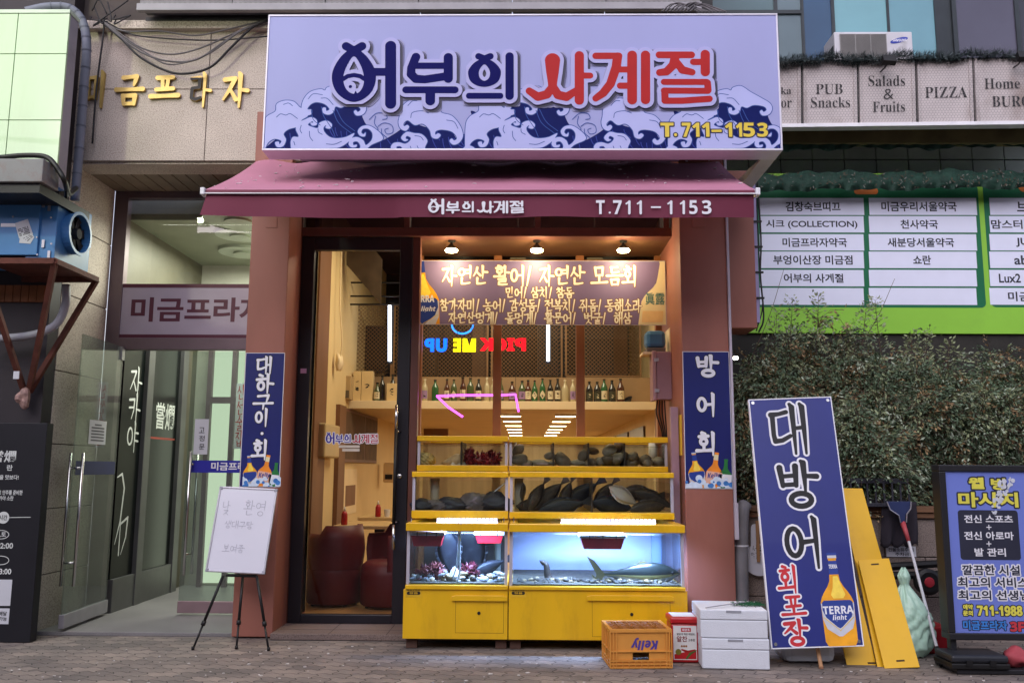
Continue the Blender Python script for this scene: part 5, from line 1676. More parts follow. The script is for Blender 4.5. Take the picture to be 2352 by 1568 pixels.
# trim strip down the outer edge of the right pillar
x = RP1
MB().box(x + .002, x + .022, -.02, .01, 1.05, 4.2).box(x + .0, x + .03, -.03, .012, .78, 1.06).done('corner_trim', mat('lilac_trim', (186, 178, 190), .5, var=.05), S, bevel=.002)
# small lit lamp beside the pillar
c = at(1684, 822, .1)
T = thing('alley_lamp', 'small round lamp glowing white just behind the right pillar edge', 'lamp', c)
MB().lathe((c.x - .03, .14, c.z + .01), [(.03, 0), (.04, .02), (.03, .05)], 12, axis=(1, -.3, 0)).done('lamp_body', M['black'], T)
MB().blob((c.x + .02, .1, c.z), (.024, .02, .016), 1, .0, 10, 7).done('bulb', emis('lamp_white', (255, 244, 220), 7), T)

# ------------------------------------------------------------------ planter wall, bushes
PY = .22
px0 = RP1 + .02
PZT = at(2000, 1163, PY).z
PT = thing('planter_wall', 'low block planter wall under the bushes with timber coping', 'planter', (3.5, PY, 0))
pw = MB()
for j in range(3):
    for i in range(9):
        a = px0 + i * .62 + (-.3 if j % 2 else 0)
        z = .01 + j * (PZT - .09) / 3
        pw.box(max(px0, a), a + .612, PY, PY + .12, z, z + (PZT - .09) / 3 - .008)
pw.done('wall_block', granite('planter_stone', (146, 132, 124), (100, 90, 86), 110), PT, bevel=.004)
MB().box(px0, px0 + 5.5, PY + .012, PY + .14, 0, PZT - .09).done('wall_core', mat('wall_grout', (60, 54, 50), .9), PT)
cp = MB()
for k, (a, c) in enumerate(((PZT - .088, PZT - .045), (PZT - .042, PZT))):
    cp.box(px0, px0 + 5.5, PY - .03 - .02 * k, PY + .25, a, c)
cp.done('timber_coping', mat('old_timber', (104, 74, 52), .75, var=.25, vs=4, stretch=(.3, 4, 4)), PT, bevel=.004)
MB().box(px0, px0 + 5.5, PY + .14, 1.5, .0, PZT - .12).done('soil', mat('soil', (50, 42, 36), .9, var=.2, bump=.3), PT)
MB().box(px0, px0 + 5.5, 1.45, 1.6, 0, 2.66).done('back_panel', mat('shade_wall', (44, 42, 38), .8, var=.2), PT)  # panel kept dark so its colour gives the shade between the leaves
x0, x1, z0, z1 = rect(2036, 1254, 2104, 1278, PY - .006)
wp = ypan(2036, 1254, 2104, 1278, PY - .006)
pq = MB().box(x0, x1, PY - .006, PY - .001, z0, z1).done('wall_plaque', M['letter_white'], PT)
text(pq, wp, '건물소유주 외', (2040, 1257, 2098, 1266), M['ink'], .001, .015); text(pq, wp, '주차금지', (2056, 1268, 2098, 1276), M['ink'], .001, .015)

leafm = [mat('leaf_olive', (136, 146, 108), .6, var=.25, vs=3), mat('leaf_dark', (92, 112, 86), .6, var=.25, vs=3), mat('leaf_rust', (150, 124, 88), .6, var=.2, vs=3), mat('leaf_pale', (158, 170, 148), .55, var=.2, vs=3)]
stemm = mat('stem_brown', (84, 66, 54), .8, var=.2)
def bush(label, px, pytop, width, seed, Y=.85, base_z=None, rust=.2, n=2600, sprigs=()):
    r_ = random.Random(seed)
    top = at(px, pytop, Y); bz = base_z if base_z is not None else PZT - .05
    T = thing('bush', label, 'bush', (top.x, Y, bz), 'bushes in the planter')
    hgt = top.z - bz
    st = MB(); lv, lf, lm = [], [], []
    def leafs(p, d, k, mi):
        for _ in range(k):
            q = p + Vector((r_.gauss(0, .018), r_.gauss(0, .018), r_.gauss(0, .018)))
            a = (d * 1.3 + Vector((r_.gauss(0, .55), r_.gauss(0, .55), r_.gauss(-.1, .55)))).normalized()
            L = r_.uniform(.016, .05); n_ = a.orthogonal().normalized()
            n_ = (Matrix.Rotation(r_.uniform(0, 6.28), 3, a) @ n_) * L * .2
            i = len(lv); lv.extend([q, q + a * L * .5 + n_, q + a * L, q + a * L * .5 - n_]); lf.append((i, i + 1, i + 2, i + 3)); lm.append(mi)
    for b_ in range(int(26 + width * 20)):
        ang = r_.uniform(0, 6.28); sp_ = r_.random() ** .6
        tipv = Vector((math.cos(ang) * width * sp_, math.sin(ang) * .42 * sp_, hgt * r_.uniform(.5, 1.04) * (1 - .32 * sp_ ** 2)))
        b0 = Vector((top.x + math.cos(ang) * .1 * width, Y + math.sin(ang) * .05, bz))
        mid = b0 + Vector((tipv.x * .35, tipv.y * .35, tipv.z * .6))
        tp = Vector((top.x, Y, bz)) + tipv
        path = bez([b0, mid, tp], 5)
        st.tube(path, [.011 * (1 - .7 * k / len(path)) for k in range(len(path))], 5)
        for k in range(1, len(path)):
            for _ in range(int(n / 300)):
                p0 = path[k - 1].lerp(path[k], r_.random())
                d = Vector((r_.gauss(0, 1), r_.gauss(-.2, .8), r_.gauss(.35, .7))).normalized()
                L = r_.uniform(.1, .3)
                tw = [p0, p0 + d * L * .5 + Vector((0, 0, .015)), p0 + d * L - Vector((0, 0, L * .25))]
                st.tube(tw, .0022, 3, cap=False)
                u = r_.random(); mi = 2 if u < rust else (1 if u < .62 else (0 if u < .96 else 3))
                d2 = (tw[2] - tw[1]).normalized()
                for s in range(7):
                    t_ = (s + .5) / 7
                    leafs(p0.lerp(tw[1], t_ * 2) if t_ < .5 else tw[1].lerp(tw[2], t_ * 2 - 1), d2, 3, (3 if mi == 0 and s > 5 else mi))
    for (sx, sy, lean) in sprigs:
        tp = at(sx, sy, Y - .1)
        b0 = Vector((tp.x - lean, Y - .05, top.z - .35))
        path = bez([b0, b0.lerp(tp, .5) + Vector((lean * .1, 0, .02)), tp], 6)
        st.tube(path, [.0045 * (1 - .6 * k / len(path)) for k in range(len(path))], 4)
        if lean < .3:
            for k in range(2, len(path)):
                for s in (-1, 1):
                    d = Vector((s * .8, r_.gauss(0, .3), .6)).normalized(); L = .09 * (1 - .6 * k / len(path))
                    st.tube([path[k], path[k] + d * L], .0016, 3, cap=False)
                    for q in range(3): leafs(path[k] + d * L * (q + 1) / 3, d, 2, 0)
    st.done('stems', stemm, T)
    link_mesh('foliage', lv, lf, leafm, T, lm)
bush('tall dense olive bush close beside the right pillar', 1775, 760, .42, 1, .8, rust=.2, sprigs=((1785, 715, .05), (1820, 690, .04), (1800, 620, .35)))
bush('rust tinged bush with thin sprigs in front of the green directory', 1905, 738, .45, 2, .9, rust=.24, sprigs=((1880, 680, .03), (1990, 700, .06), (2010, 690, -.05), (2055, 640, .4)))
bush('grey green bush above the black plastic crate', 2040, 798, .45, 3, .75, rust=.12)
bush('dark green bush behind the massage signboard', 2200, 792, .5, 4, .85, rust=.08, sprigs=((2180, 785, .02),))
bush('bushy olive shrub at the far right edge of the planter', 2340, 815, .45, 5, .8, rust=.12)
bush('rounded grey bush between the pillar bush and the board top', 1690 + 55, 850, .4, 11, .65, rust=.15)
bush('broad rusty bush filling the gap behind the navy board', 1850, 770, .45, 12, 1.1, rust=.22)
bush('olive bush left of the massage signboard top', 2110, 778, .45, 13, 1.0, rust=.15, sprigs=((2095, 770, .02), (2130, 765, .03)))
bush('dark bush at the rear between two paler ones on the right', 2275, 800, .45, 14, 1.1, rust=.1)
bush('low drooping pale shrub just right of the leaning navy board', 1965, 925, .3, 6, .45, rust=.05, n=2200)

# ------------------------------------------------------------------ things against the planter
yel = mat('yellow_acrylic', (226, 176, 22), .4, var=.08, vs=2, dirt=.4, dc=(186, 128, 30), bump=.02, bs=6)
def board(label, tl, tr, br, bl, yt, yb, slots=()):
    P = [at(*tl, yt), at(*tr, yt), at(*br, yb), at(*bl, yb)]
    n_ = (P[1] - P[0]).cross(P[3] - P[0]).normalized()
    if n_.y > 0: n_ = -n_
    T = thing('yellow_board', label, 'board', (P[2] + P[3]) / 2, 'yellow tank lids leaning on the planter')
    MB().slab(P, n_, .012).done('panel', yel, T, bevel=.002)
    sl_ = MB()
    for (u, v_) in slots:
        c = P[0].lerp(P[1], u).lerp(P[3].lerp(P[2], u), v_); e = (P[1] - P[0]).normalized(); d = (P[3] - P[0]).normalized()
        sl_.slab([c - e * .028 - d * .006 + n_ * .001, c + e * .028 - d * .006 + n_ * .001, c + e * .028 + d * .006 + n_ * .001, c - e * .028 + d * .006 + n_ * .001], n_, .002)
    if slots: sl_.done('slot', mat('slot_dark', (70, 48, 10), .7), T)
board('tallest yellow acrylic board standing behind the shorter yellow boards', (1925, 1120), (1981, 1121), (2094, 1526), (2020, 1528), -.02, -.6)
board('yellow board half hidden behind the leaning navy sign', (1868, 1190), (1932, 1190), (2013, 1527), (1946, 1528), -.28, -.72, ((.86, .985),))
board('yellow board sandwiched between two others, only its left strip showing', (1966, 1287), (2034, 1285), (2085, 1530), (2016, 1532), -.35, -.77)
board('front shortest yellow board with two dark slots', (1971, 1286), (2042, 1281), (2113, 1531), (2032, 1534), -.39, -.82, ((.5, .05), (.5, .94)))
# long handled scrubber
T = thing('squeegee', 'long white handled squeegee with dark blue head leaning upside down on the planter', 'squeegee', on_ground(2160, 1527))
a, c = at(2080, 1215, .05), on_ground(2163, 1528, .01)
m1, m2 = a.lerp(c, .1), a.lerp(c, .88)
MB().tube([m1, m2], .011, 8).done('pole', M['white'], T, smooth=True)
MB().tube([m2, c], .016, 8).done('grip', M['black'], T, smooth=True)
MB().tube([at(2073, 1198, .05), m1], [.022, .015], 8).done('collar', mat('red_collar', (170, 70, 76), .5), T, smooth=True)
hp = ypan(2030, 1145, 2100, 1205, .03)
hd = MB()
q = [hp.at(*hp.px(*z)) for z in ((2035, 1151), (2092, 1151), (2090, 1168), (2080, 1182), (2079, 1200), (2069, 1200), (2064, 1183), (2044, 1170))]
hd.slab(q, hp.n, .02); hd.done('head', mat('navy_plastic', (44, 54, 92), .45), T, bevel=.003)
hd = MB()
for z in (((2044, 1170), (2036, 1151)), ((2044, 1170), (2064, 1183)), ((2064, 1183), (2068, 1200)), ((2082, 1180), (2091, 1168)), ((2091, 1168), (2092, 1151)), ((2081, 1199), (2082, 1180))):
    hd.tube([hp.at(*hp.px(*z[0]), .006), hp.at(*hp.px(*z[1]), .006)], .005, 5)
hd.done('head_rim', M['alu'], T)
# dark cloth
cv, cf = [], []
for j in range(13):
    for i in range(17):
        u, q = i / 16, j / 12
        p = at(2024 + u * 80, 1152 + q * 100 + 6 * math.sin(u * 19) * q, PY - .09)
        cv.append(p + Vector((0, .03 * math.sin(u * 17 + q * 2) * q - .02 * q, 0)))
for j in range(12):
    for i in range(16):
        a = j * 17 + i; cf.append((a, a + 1, a + 18, a + 17))
o = link_mesh('hanging_cloth', cv, cf, mat('black_cloth', (38, 33, 42), .9, var=.15), None, smooth=True, base=at(2064, 1250, PY - .08))
o.modifiers.new('thick', 'SOLIDIFY').thickness = .006
tag(o, 'dark cloth hanging over the planter coping behind the squeegee', 'cloth')
# black slatted crate
x0, x1, z0, z1 = rect(1955, 1098, 2088, 1150, .1)
T = thing('plastic_crate', 'black slatted plastic crate on the planter coping under the bush', 'crate', ((x0 + x1) / 2, .25, PZT))
cm = MB(); z0 = PZT + .004
for (a, c) in ((z0, z0 + .03), (z1 - .04, z1)): 
    cm.box(x0, x1, .1, .115, a, c).box(x0, x1, .385, .4, a, c).box(x0, x0 + .015, .115, .385, a, c).box(x1 - .015, x1, .115, .385, a, c)
for k in range(8):
    x = x0 + (x1 - x0) * k / 7; cm.box(x - .008, x + .008, .102, .113, z0 + .03, z1 - .04).box(x - .008, x + .008, .387, .398, z0 + .03, z1 - .04)
cm.box(x0 + .015, x1 - .015, .115, .385, z0, z0 + .012)
cm.done('crate_body', mat('charcoal_plastic', (52, 52, 60), .45), T, bevel=.003)
MB().box(x0 + .02, x1 - .02, .12, .38, z0 + .013, z0 + .06).done('crate_base', M['black'], T)
# trash bag
T = thing('rubbish_bag', 'pale green knotted plastic rubbish bag beside the front yellow board', 'bag', on_ground(2105, 1516))
g0 = on_ground(2108, 1514); top = at(2092, 1308, g0.y)
bv, bf = [], []
NB, NA = 52, 72
for j in range(NB + 1):
    q = j / NB
    z = .005 + (top.z - .005) * q
    wr = [.10, .16, .165, .16, .155, .14, .11, .07, .03, .045, .012]
    k = q * 10; i0 = min(9, int(k)); R0 = wr[i0] + (wr[i0 + 1] - wr[i0]) * (k - i0)
    ox = (top.x - g0.x) * q ** 1.5
    for i in range(NA):
        a = 2 * math.pi * i / NA
        R1 = R0 * (1 + .10 * math.sin(3 * a + 7 * q) + .10 * abs(math.sin(4.5 * a - 9 * q + 2 * math.sin(9 * q))) + .08 * abs(math.sin(8 * a + 15 * q + 1.5 * math.sin(14 * q))) - .1)
        bv.append((g0.x + ox + R1 * math.cos(a), g0.y + .12 + R1 * .8 * math.sin(a), z + .008 * math.sin(9 * a + 15 * q)))
for j in range(NB):
    for i in range(NA):
        a, b_ = j * NA + i, j * NA + (i + 1) % NA; bf.append((a, b_, b_ + NA, a + NA))
link_mesh('bag_film', bv, bf, mat('mint_film', (182, 218, 198), .22, var=.1, vs=8, bump=.35, bs=16, dirt=.25, dc=(96, 132, 110), ds=4), T, smooth=True)
p_ = ypan(2078, 1372, 2098, 1392, g0.y - .065)
# hand cart wheel behind
T = thing('cart_wheel', 'red hubbed black cart wheel lying against the planter behind the bag', 'wheel', at(2133, 1336, -.02))
c = at(2133, 1336, -.05)
MB().lathe(c + Vector((0, .06, 0)), [(.075, 0), (.1, .015), (.1, .06), (.075, .075)], 20, axis=(0, -1, 0)).done('tyre', M['black'], T, smooth=False)
MB().lathe(c, [(.048, -.02), (.05, .0), (.035, .02), (.012, .024)], 18, axis=(0, -1, 0)).done('hub', mat('red_hub', (160, 40, 52), .5), T)
MB().tube([c + Vector((-.35, .1, .03)), c + Vector((.3, .1, .05))], .03, 8).tube([c + Vector((-.3, .1, .1)), c + Vector((.15, .1, .13)), c + Vector((.3, .1, .02))], .03, 8).done('axle_frame', M['black'], T)
x0, x1, z0, z1 = rect(2118, 1440, 2190, 1512, -.35)
o = MB().box(x0, x1, -.35, -.1, .004, z1); o = o.done('red_box', mat('red_plastic', (150, 28, 36), .45, var=.1), None, bevel=.01, base=((x0 + x1) / 2, -.2, 0))
tag(o, 'red plastic box on the ground between rubbish bag and massage signboard', 'box')
# massage signboard
MY = -.86
x0, x1 = at(2171, 1300, MY).x, at(2171, 1300, MY).x + .80
zt, zb = at(2171, 1067, MY).z, at(2180, 1453, MY).z
T = thing('massage_signboard', 'freestanding black framed blue massage signboard with white and yellow Korean lines', 'signboard', ((x0 + x1) / 2, MY, 0))
fr = MB(); fw_ = .045
fr.box(x0, x1, MY, MY + .12, zt - fw_, zt).box(x0, x1, MY, MY + .12, zb - fw_, zb).box(x0, x0 + fw_, MY + .001, MY + .119, zb, zt - fw_).box(x1 - fw_, x1, MY + .001, MY + .119, zb, zt - fw_)
fr.box(x0 + .02, x0 + .06, MY + .03, MY + .09, .02, zb - fw_).box(x1 - .06, x1 - .02, MY + .03, MY + .09, .02, zb - fw_)
fr.box(x0 - .02, x1 + .02, MY - .12, MY + .2, .004, .035)
fr.done('frame', mat('black_frame', (36, 36, 40), .4, var=.1), T, bevel=.006)
mp = Pan((x0 + fw_, MY + .015, zt - fw_), (x1 - fw_, MY + .015, zt - fw_), (x0 + fw_, MY + .015, zb))
sh = MB().box(x0 + fw_, x1 - fw_, MY + .015, MY + .1, zb, zt - fw_).done('poster', mat('poster_blue', (112, 128, 206), .45, var=.05, vs=2, coat=.1), T)
yl = mat('poster_yellow', (222, 214, 84), .5); wh = M['letter_white']; dkk = mat('poster_dark', (44, 46, 62), .5)
def olay(items, ink_, rim, lev, bold=.02, off=.001):
    F = Field(0, 0, mp.w, mp.h, .0028)
    for tx, bx in items: text_field(F, tx, mp.box(*bx), pad=.03, bold=bold)
    if rim: lay('outline', F, mp, off, rim, sh, level=lev)
    lay('lettering', F, mp, off + .0007, ink_, sh, level=.001)
olay([('웰', (2225, 1096, 2260, 1122)), ('빙', (2276, 1098, 2309, 1124)), ('마사지', (2201, 1130, 2338, 1164))], yl, dkk, .011, .03)
rr(mp, 2203, 1171, 2341, 1285, .001, .02, dkk, 'dark_plate', sh)
for tx, bx in (('전신 스포츠', (2214, 1182, 2326, 1200)), ('전신 아로마', (2214, 1220, 2328, 1239)), ('발 관리', (2238, 1258, 2310, 1277))): text(sh, mp, tx, bx, wh, .002, .025)
for y in (1210, 1248):
    a = mp.px(2271, y); MB().quad(mp.at(a[0] - .017, a[1] - .003, .002), mp.at(a[0] + .017, a[1] - .003, .002), mp.at(a[0] + .017, a[1] + .003, .002), mp.at(a[0] - .017, a[1] + .003, .002)).quad(mp.at(a[0] - .003, a[1] - .017, .0023), mp.at(a[0] + .003, a[1] - .017, .0023), mp.at(a[0] + .003, a[1] + .017, .0023), mp.at(a[0] - .003, a[1] + .017, .0023)).done('plus_mark', wh, sh)
olay([('깔끔한 시설', (2210, 1297, 2342, 1320)), ('최고의 서비스', (2200, 1325, 2361, 1348)), ('최고의 선생님', (2201, 1355, 2364, 1377))], wh if False else dkk, wh, .009, .012)
olay([('예약', (2212, 1387, 2234, 1399)), ('문의', (2212, 1401, 2234, 1413)), (sans('711-1988'), (2244, 1390, 2348, 1413))], yl, dkk, .007, .02)
olay([('미금프라자', (2212, 1424, 2313, 1446))], mat('poster_azure', (60, 130, 210), .5), dkk, .006, .02)
olay([(sans('3F'), (2320, 1427, 2352, 1449))], mat('poster_red', (200, 60, 70), .5), dkk, .006, .02)
F = Field(0, 0, mp.w, mp.h, .003)
for k in range(60):
    t_ = rnd.random(); x = 2312 - 34 * t_ + rnd.uniform(-15, 15) * (1 - .6 * t_); y = 1100 + 84 * t_ + rnd.uniform(-6, 6)
    a = mp.px(x, y); F.disc(a[0], a[1], rnd.uniform(.004, .016) * (1 - .4 * t_))
lay('torn_paper', F, mp, .0035, mat('torn_white', (200, 204, 212), .8, var=.12, vs=40), sh)
# tool case and bits at the signboard's foot
x0, x1, z0, z1 = rect(2182, 1486, 2316, 1526, -.98)
T = thing('tool_case', 'flat black plastic tool case lying on the signboard base', 'case', ((x0 + x1) / 2, -.9, .036))
MB().box(x0, x1, -1.0, -.74, .038, .075).done('case_base', M['black'], T, bevel=.008); MB().box(x0 + .004, x1 - .004, -.996, -.744, .077, .125).done('case_lid', mat('case_black', (40, 42, 48), .4), T, bevel=.016)
hm = MB()
for k in (.3, .7): hm.box(x0 + (x1 - x0) * k - .02, x0 + (x1 - x0) * k + .02, -1.008, -1.0, .06, .095)
hm.parts('latch', M['black'], T)
o = MB().blob(at(2335, 1510, -.9), (.09, .07, .06), 4, .25).done('red_pouch', mat('faded_red', (164, 66, 74), .7, var=.15), None, smooth=True, base=at(2335, 1525, -.9))
tag(o, 'crumpled faded red pouch beside the black tool case', 'pouch')
# grey drain pipe, paddle fan, tub, stick between pillar and leaning sign
T = thing('drain_pipe', 'grey taped drain pipe bundle standing beside the right pillar', 'pipe', at(1703, 1390, .12))
MB().tube(bez([at(1712, 1158, .15), at(1705, 1175, .12), at(1702, 1260, .1), at(1704, 1392, .08)]), [.06, .055] + [.052] * 40 if False else .055, 12).done('pipe', mat('grey_wrap', (124, 122, 126), .6, var=.15, vs=6, bump=.2, bs=12), T, smooth=True)
mm = MB()
for y in (1252, 1345):
    c = at(1702, y, .1); mm.lathe(c - Vector((0, 0, .006)), [(.058, 0), (.058, .012)], 14)
mm.done('tape_band', M['letter_white'], T)
fp2 = ypan(1715, 1200, 1760, 1320, .16)
F = Field(-.1, -.1, fp2.w + .25, fp2.h + .1, .005)
a = fp2.px(1744, 1285); F.disc(a[0], a[1], .125); F.stroke([fp2.px(1734, 1212), fp2.px(1734, 1250)], .032)
T = thing('paper_fan', 'round white paddle shaped paper fan hanging on the planter wall', 'fan', fp2.at(fp2.w / 2, fp2.h))
lay('fan_sheet', F, fp2, 0, mat('fan_paper', (202, 202, 210), .6, var=.06, dirt=.3, dc=(140, 150, 170)), T, depth=.008)
F = Field(-.1, -.1, fp2.w + .25, fp2.h + .1, .004)
brush_field(F, '서울', fp2.box(1727, 1252, 1752, 1266), .1); brush_field(F, '막걸리', fp2.box(1725, 1267, 1753, 1282), .1)
lay('lettering', F, fp2, .001, M['ink'], T)
MB().box(fp2.at(fp2.px(1738, 1190)[0], 0).x - .012, fp2.at(fp2.px(1738, 1190)[0], 0).x + .012, .145, .155, at(1738, 1290, .15).z, at(1738, 1195, .15).z).done('wood_slat', mat('tan_wood', (150, 112, 76), .7), T)
x0, x1, z0, z1 = rect(1800, 1478, 1922, 1522, -.72)
T = thing('plastic_tub', 'cloudy translucent plastic tub lying behind the leaning navy board', 'tub', ((x0 + x1) / 2, -.6, 0))
MB().box(x0, x1, -.72, -.42, .006, .16).done('tub_body', mat('cloudy_plastic', (186, 190, 196), .35, var=.1, vs=4), T, bevel=.05)
MB().box(x0 + .02, x1 - .02, -.70, -.44, .161, .175).done('tub_rim', mat('cloudy_rim', (170, 174, 180), .35), T, bevel=.006)
a, c = at(1876, 1478, -.72), on_ground(1886, 1531, .012)
T = thing('wooden_stick', 'pale wooden stick propping the leaning navy board', 'stick', on_ground(1886, 1531))
MB().tube([c, a, at(1868, 1440, -.68)], .014, 8).done('shaft', mat('stick_wood', (196, 150, 110), .65, var=.2, vs=9), T, smooth=True)
MB().lathe(c - Vector((0, 0, .008)), [(.016, 0), (.016, .012)], 10).done('end_cap', mat('stick_end', (150, 110, 84), .8), T)
# ------------------------------------------------------------------ fish tanks
ytank = mat('tank_yellow', (220, 172, 20), .36, var=.08, vs=1.6, bump=.03, bs=4, dirt=.3, dc=(134, 92, 30), ds=2.2, stretch=(2.5, 2.5, .7), coat=.2)
tglass = glass('tank_glass', (240, 247, 248), .9)
waterm = glass('tank_water', (205, 226, 238), .12, body=.03, bodyc=(170, 196, 225))
water2 = glass('shellfish_water', (236, 238, 230), .1)
seal = mat('silicone_edge', (170, 166, 176), .5, var=.1)
def tank(label, l, r, rim_t, rim_b, gb, bb, Y, back, bgc, divs=(), wl=None, lip=.03, water=True, inset=4):
    """rim (rim_t..rim_b), glass down to gb, yellow tray down to bb; photo pixel rows at the front plane Y"""
    m = (l + r) / 2
    x0, x1 = at(l, (rim_t + bb) / 2, Y).x, at(r, (rim_t + bb) / 2, Y).x
    zr1, zr0, zg, zbt = (at(m, y, Y).z for y in (rim_t, rim_b, gb, bb))
    T = thing('fish_tank', label, 'fish tank', ((x0 + x1) / 2, (Y + back) / 2, zbt), 'stepped yellow fish tanks')
    w_ = .055
    MB().box(x0 + .001, x1 - .001, Y - lip, Y + w_, zr0, zr1).box(x0 + .001, x1 - .001, back - w_, back, zr0, zr1).box(x0 + .001, x0 + w_, Y + w_, back - w_, zr0, zr1).box(x1 - w_, x1 - .001, Y + w_, back - w_, zr0, zr1).done('rim', ytank, T, bevel=.004)
    MB().box(x0 + .002, x1 - .002, Y - lip * .6, back, zbt, zg).done('tray', ytank, T, bevel=.004)
    gx0, gx1 = x0 + .022, x1 - .022
    g_ = MB()
    g_.quad((gx0, Y, zg), (gx1, Y, zg), (gx1, Y, zr0), (gx0, Y, zr0)).quad((gx0, Y, zg), (gx0, back - .02, zg), (gx0, back - .02, zr0), (gx0, Y, zr0)).quad((gx1, Y, zg), (gx1, back - .02, zg), (gx1, back - .02, zr0), (gx1, Y, zr0))
    g_.done('glass_wall', tglass, T)
    MB().box(gx0, gx1, back - .02, back - .008, zg, zr0).done('back_panel', mat('tank_back', bgc, .5, var=.1, vs=3) if Y < 0 else frost('frosted_back', (226, 206, 168)), T)
    s = MB()
    for x in (x0 + .004, x1 - .026): s.box(x, x + .022, Y - .003, Y + .02, zg + .001, zr0 - .001)
    s.parts('corner_post', seal, T)
    zw = zg + (zr0 - zg) * (wl or .86)
    if water:
        wv = MB(); e = .006
        wv.quad((gx0 + e, Y + e, zg + e), (gx1 - e, Y + e, zg + e), (gx1 - e, Y + e, zw), (gx0 + e, Y + e, zw)).quad((gx0 + e, Y + e, zw), (gx1 - e, Y + e, zw), (gx1 - e, back - .03, zw), (gx0 + e, back - .03, zw))
        wv.done('water', waterm if Y < 0 else water2, T)
    if Y < 0: MB().box(gx0 + .004, gx1 - .004, Y + .008, back - .03, zg + .001, zg + .012).done('sand_floor', mat('dark_sand', (92, 84, 74), .8, var=.35, vs=30, bump=.4), T)
    for px in divs:
        x = at(px, (rim_b + gb) / 2, Y).x
        MB().box(x - .006, x + .006, Y + .01, back - .025, zg + .001, zr0 - .004).done('divider', mat('divider_dark', (62, 52, 46), .4), T)
    return T, (x0, x1, zr0, zr1, zg, zbt, zw)
Y1, Y2, Y3 = -.34, .03, .36
BK = .97
t1, i1 = tank('bottom left yellow fish tank with red baskets and a violet lamp strip', 933, 1167, 1200, 1218, 1342, 1352, Y1, .62, (96, 88, 84), lip=.06, wl=.93)
t2, i2 = tank('bottom right yellow fish tank holding the big yellowtail under a lamp strip', 1169, 1572, 1203, 1221, 1346, 1354, Y1, .62, (196, 206, 244), lip=.06, wl=.93)
t3, i3 = tank('middle left yellow fish tank with dark sea cucumbers along its floor', 946, 1168, 1083, 1095, 1172, 1190, Y2, BK, (196, 172, 138))
t4, i4 = tank('middle right yellow fish tank crowded with dark flatfish', 1170, 1548, 1084, 1096, 1176, 1191, Y2, BK, (190, 168, 138), divs=(1360,))
t5, i5 = tank('top left small yellow tank with red sea squirts and a pale sea urchin', 958, 1167, 1001, 1013, 1068, 1082, Y3, BK, (200, 178, 142), divs=(1059,))
t6, i6 = tank('top right small yellow tank with abalone on the glass and heaped shells', 1169, 1534, 1003, 1016, 1070, 1083, Y3, BK, (198, 176, 142), divs=(1271, 1352, 1435))
# cabinets below the bottom tanks
def cabinet(T, inf, l, r, pan_l, pan_r, pt, pbt, hl, hr, sticker, plug):
    x0, x1, _, _, zg, zbt, _ = inf
    z0 = at(1200, 1467, Y1).z
    MB().box(x0 - .012 if l < 1000 else x0, x1 + (.012 if r > 1500 else 0), Y1 - .022, .6, z0, zbt - .002).done('cabinet', ytank, T, bevel=.003)
    pn = ypan(l, 1345, r, 1467, Y1 - .0225)
    s0, t0, s1, t1_ = pn.box(pan_l, pt, pan_r, pbt)
    ln = MB(); th = .0022
    for (a, b_, c, d) in ((s0, t0, s0 + th, t1_), (s1 - th, t0, s1, t1_), (s0, t1_ - th, s1, t1_), (s0, t0, s1, t0 + th)):
        ln.quad(pn.at(a, b_, .0006), pn.at(c, b_, .0006), pn.at(c, d, .0006), pn.at(a, d, .0006))
    ln.done('door_gap', mat('gap_shadow', (96, 72, 12), .8), T)
    a0, b0, a1, b1 = pn.box(hl, 1366, hr, 1379)
    hp_ = MB(); pts = [(a0, b0 + .01), (a0 + .03, b0), (a1 - .03, b0), (a1, b0 + .012), (a1, b1), (a0, b1)]
    hp_.slab([pn.at(*q, .018) for q in pts], pn.n, .018); hp_.done('handle', ytank, T, bevel=.003)
    c = pn.at(*pn.px(*plug), 0)
    MB().lathe(c, [(.012, -.001), (.012, .004), (.007, .005)], 14, axis=(0, -1, 0)).done('lock', M['black'], T)
    a = pn.box(*sticker)
    q = MB().quad(*[pn.at(x, y, .0012) for x, y in ((a[0], a[1]), (a[2], a[1]), (a[2], a[3]), (a[0], a[3]))]).done('maker_sticker', mat('sticker_gold', (206, 164, 40), .4), T)
    l0, t0, r0, b0 = sticker
    text(q, pn, '경향수족관', (l0 + 3, t0 + 2, r0 - 3, t0 + 7), M['ink'], .002, .02)
    F = Field(a[0], a[1], a[2], a[3], .002); c0, c1 = pn.px(l0 + 6, t0 + 12), pn.px(r0 - 6, t0 + 12); F.stroke([c0, c1], .012); lay('lettering', F, pn, .0022, M['ink'], q)
    text(q, pn, '정품', (l0 + 8, t0 + 9.5, r0 - 8, t0 + 14.5), mat('sticker_gold', (206, 164, 40), .4), .003, .02)
    lg = MB()
    for x in (x0 + .05, x1 - .05): 
        for y in (Y1 + .06, .5): lg.box(x - .04, x + .04, y - .03, y + .05, .004, z0)
    lg.parts('foot', mat('foot_brick', (84, 60, 50), .8, var=.2), T)
cabinet(t1, i1, 928, 1168, 1046, 1157, 1371, 1453, 1038, 1165, (932, 1349, 968, 1371), (1100, 1407))
cabinet(t2, i2, 1169, 1577, 1360, 1540, 1371, 1462, 1348, 1548, (1173, 1349, 1208, 1371), (1451, 1410))
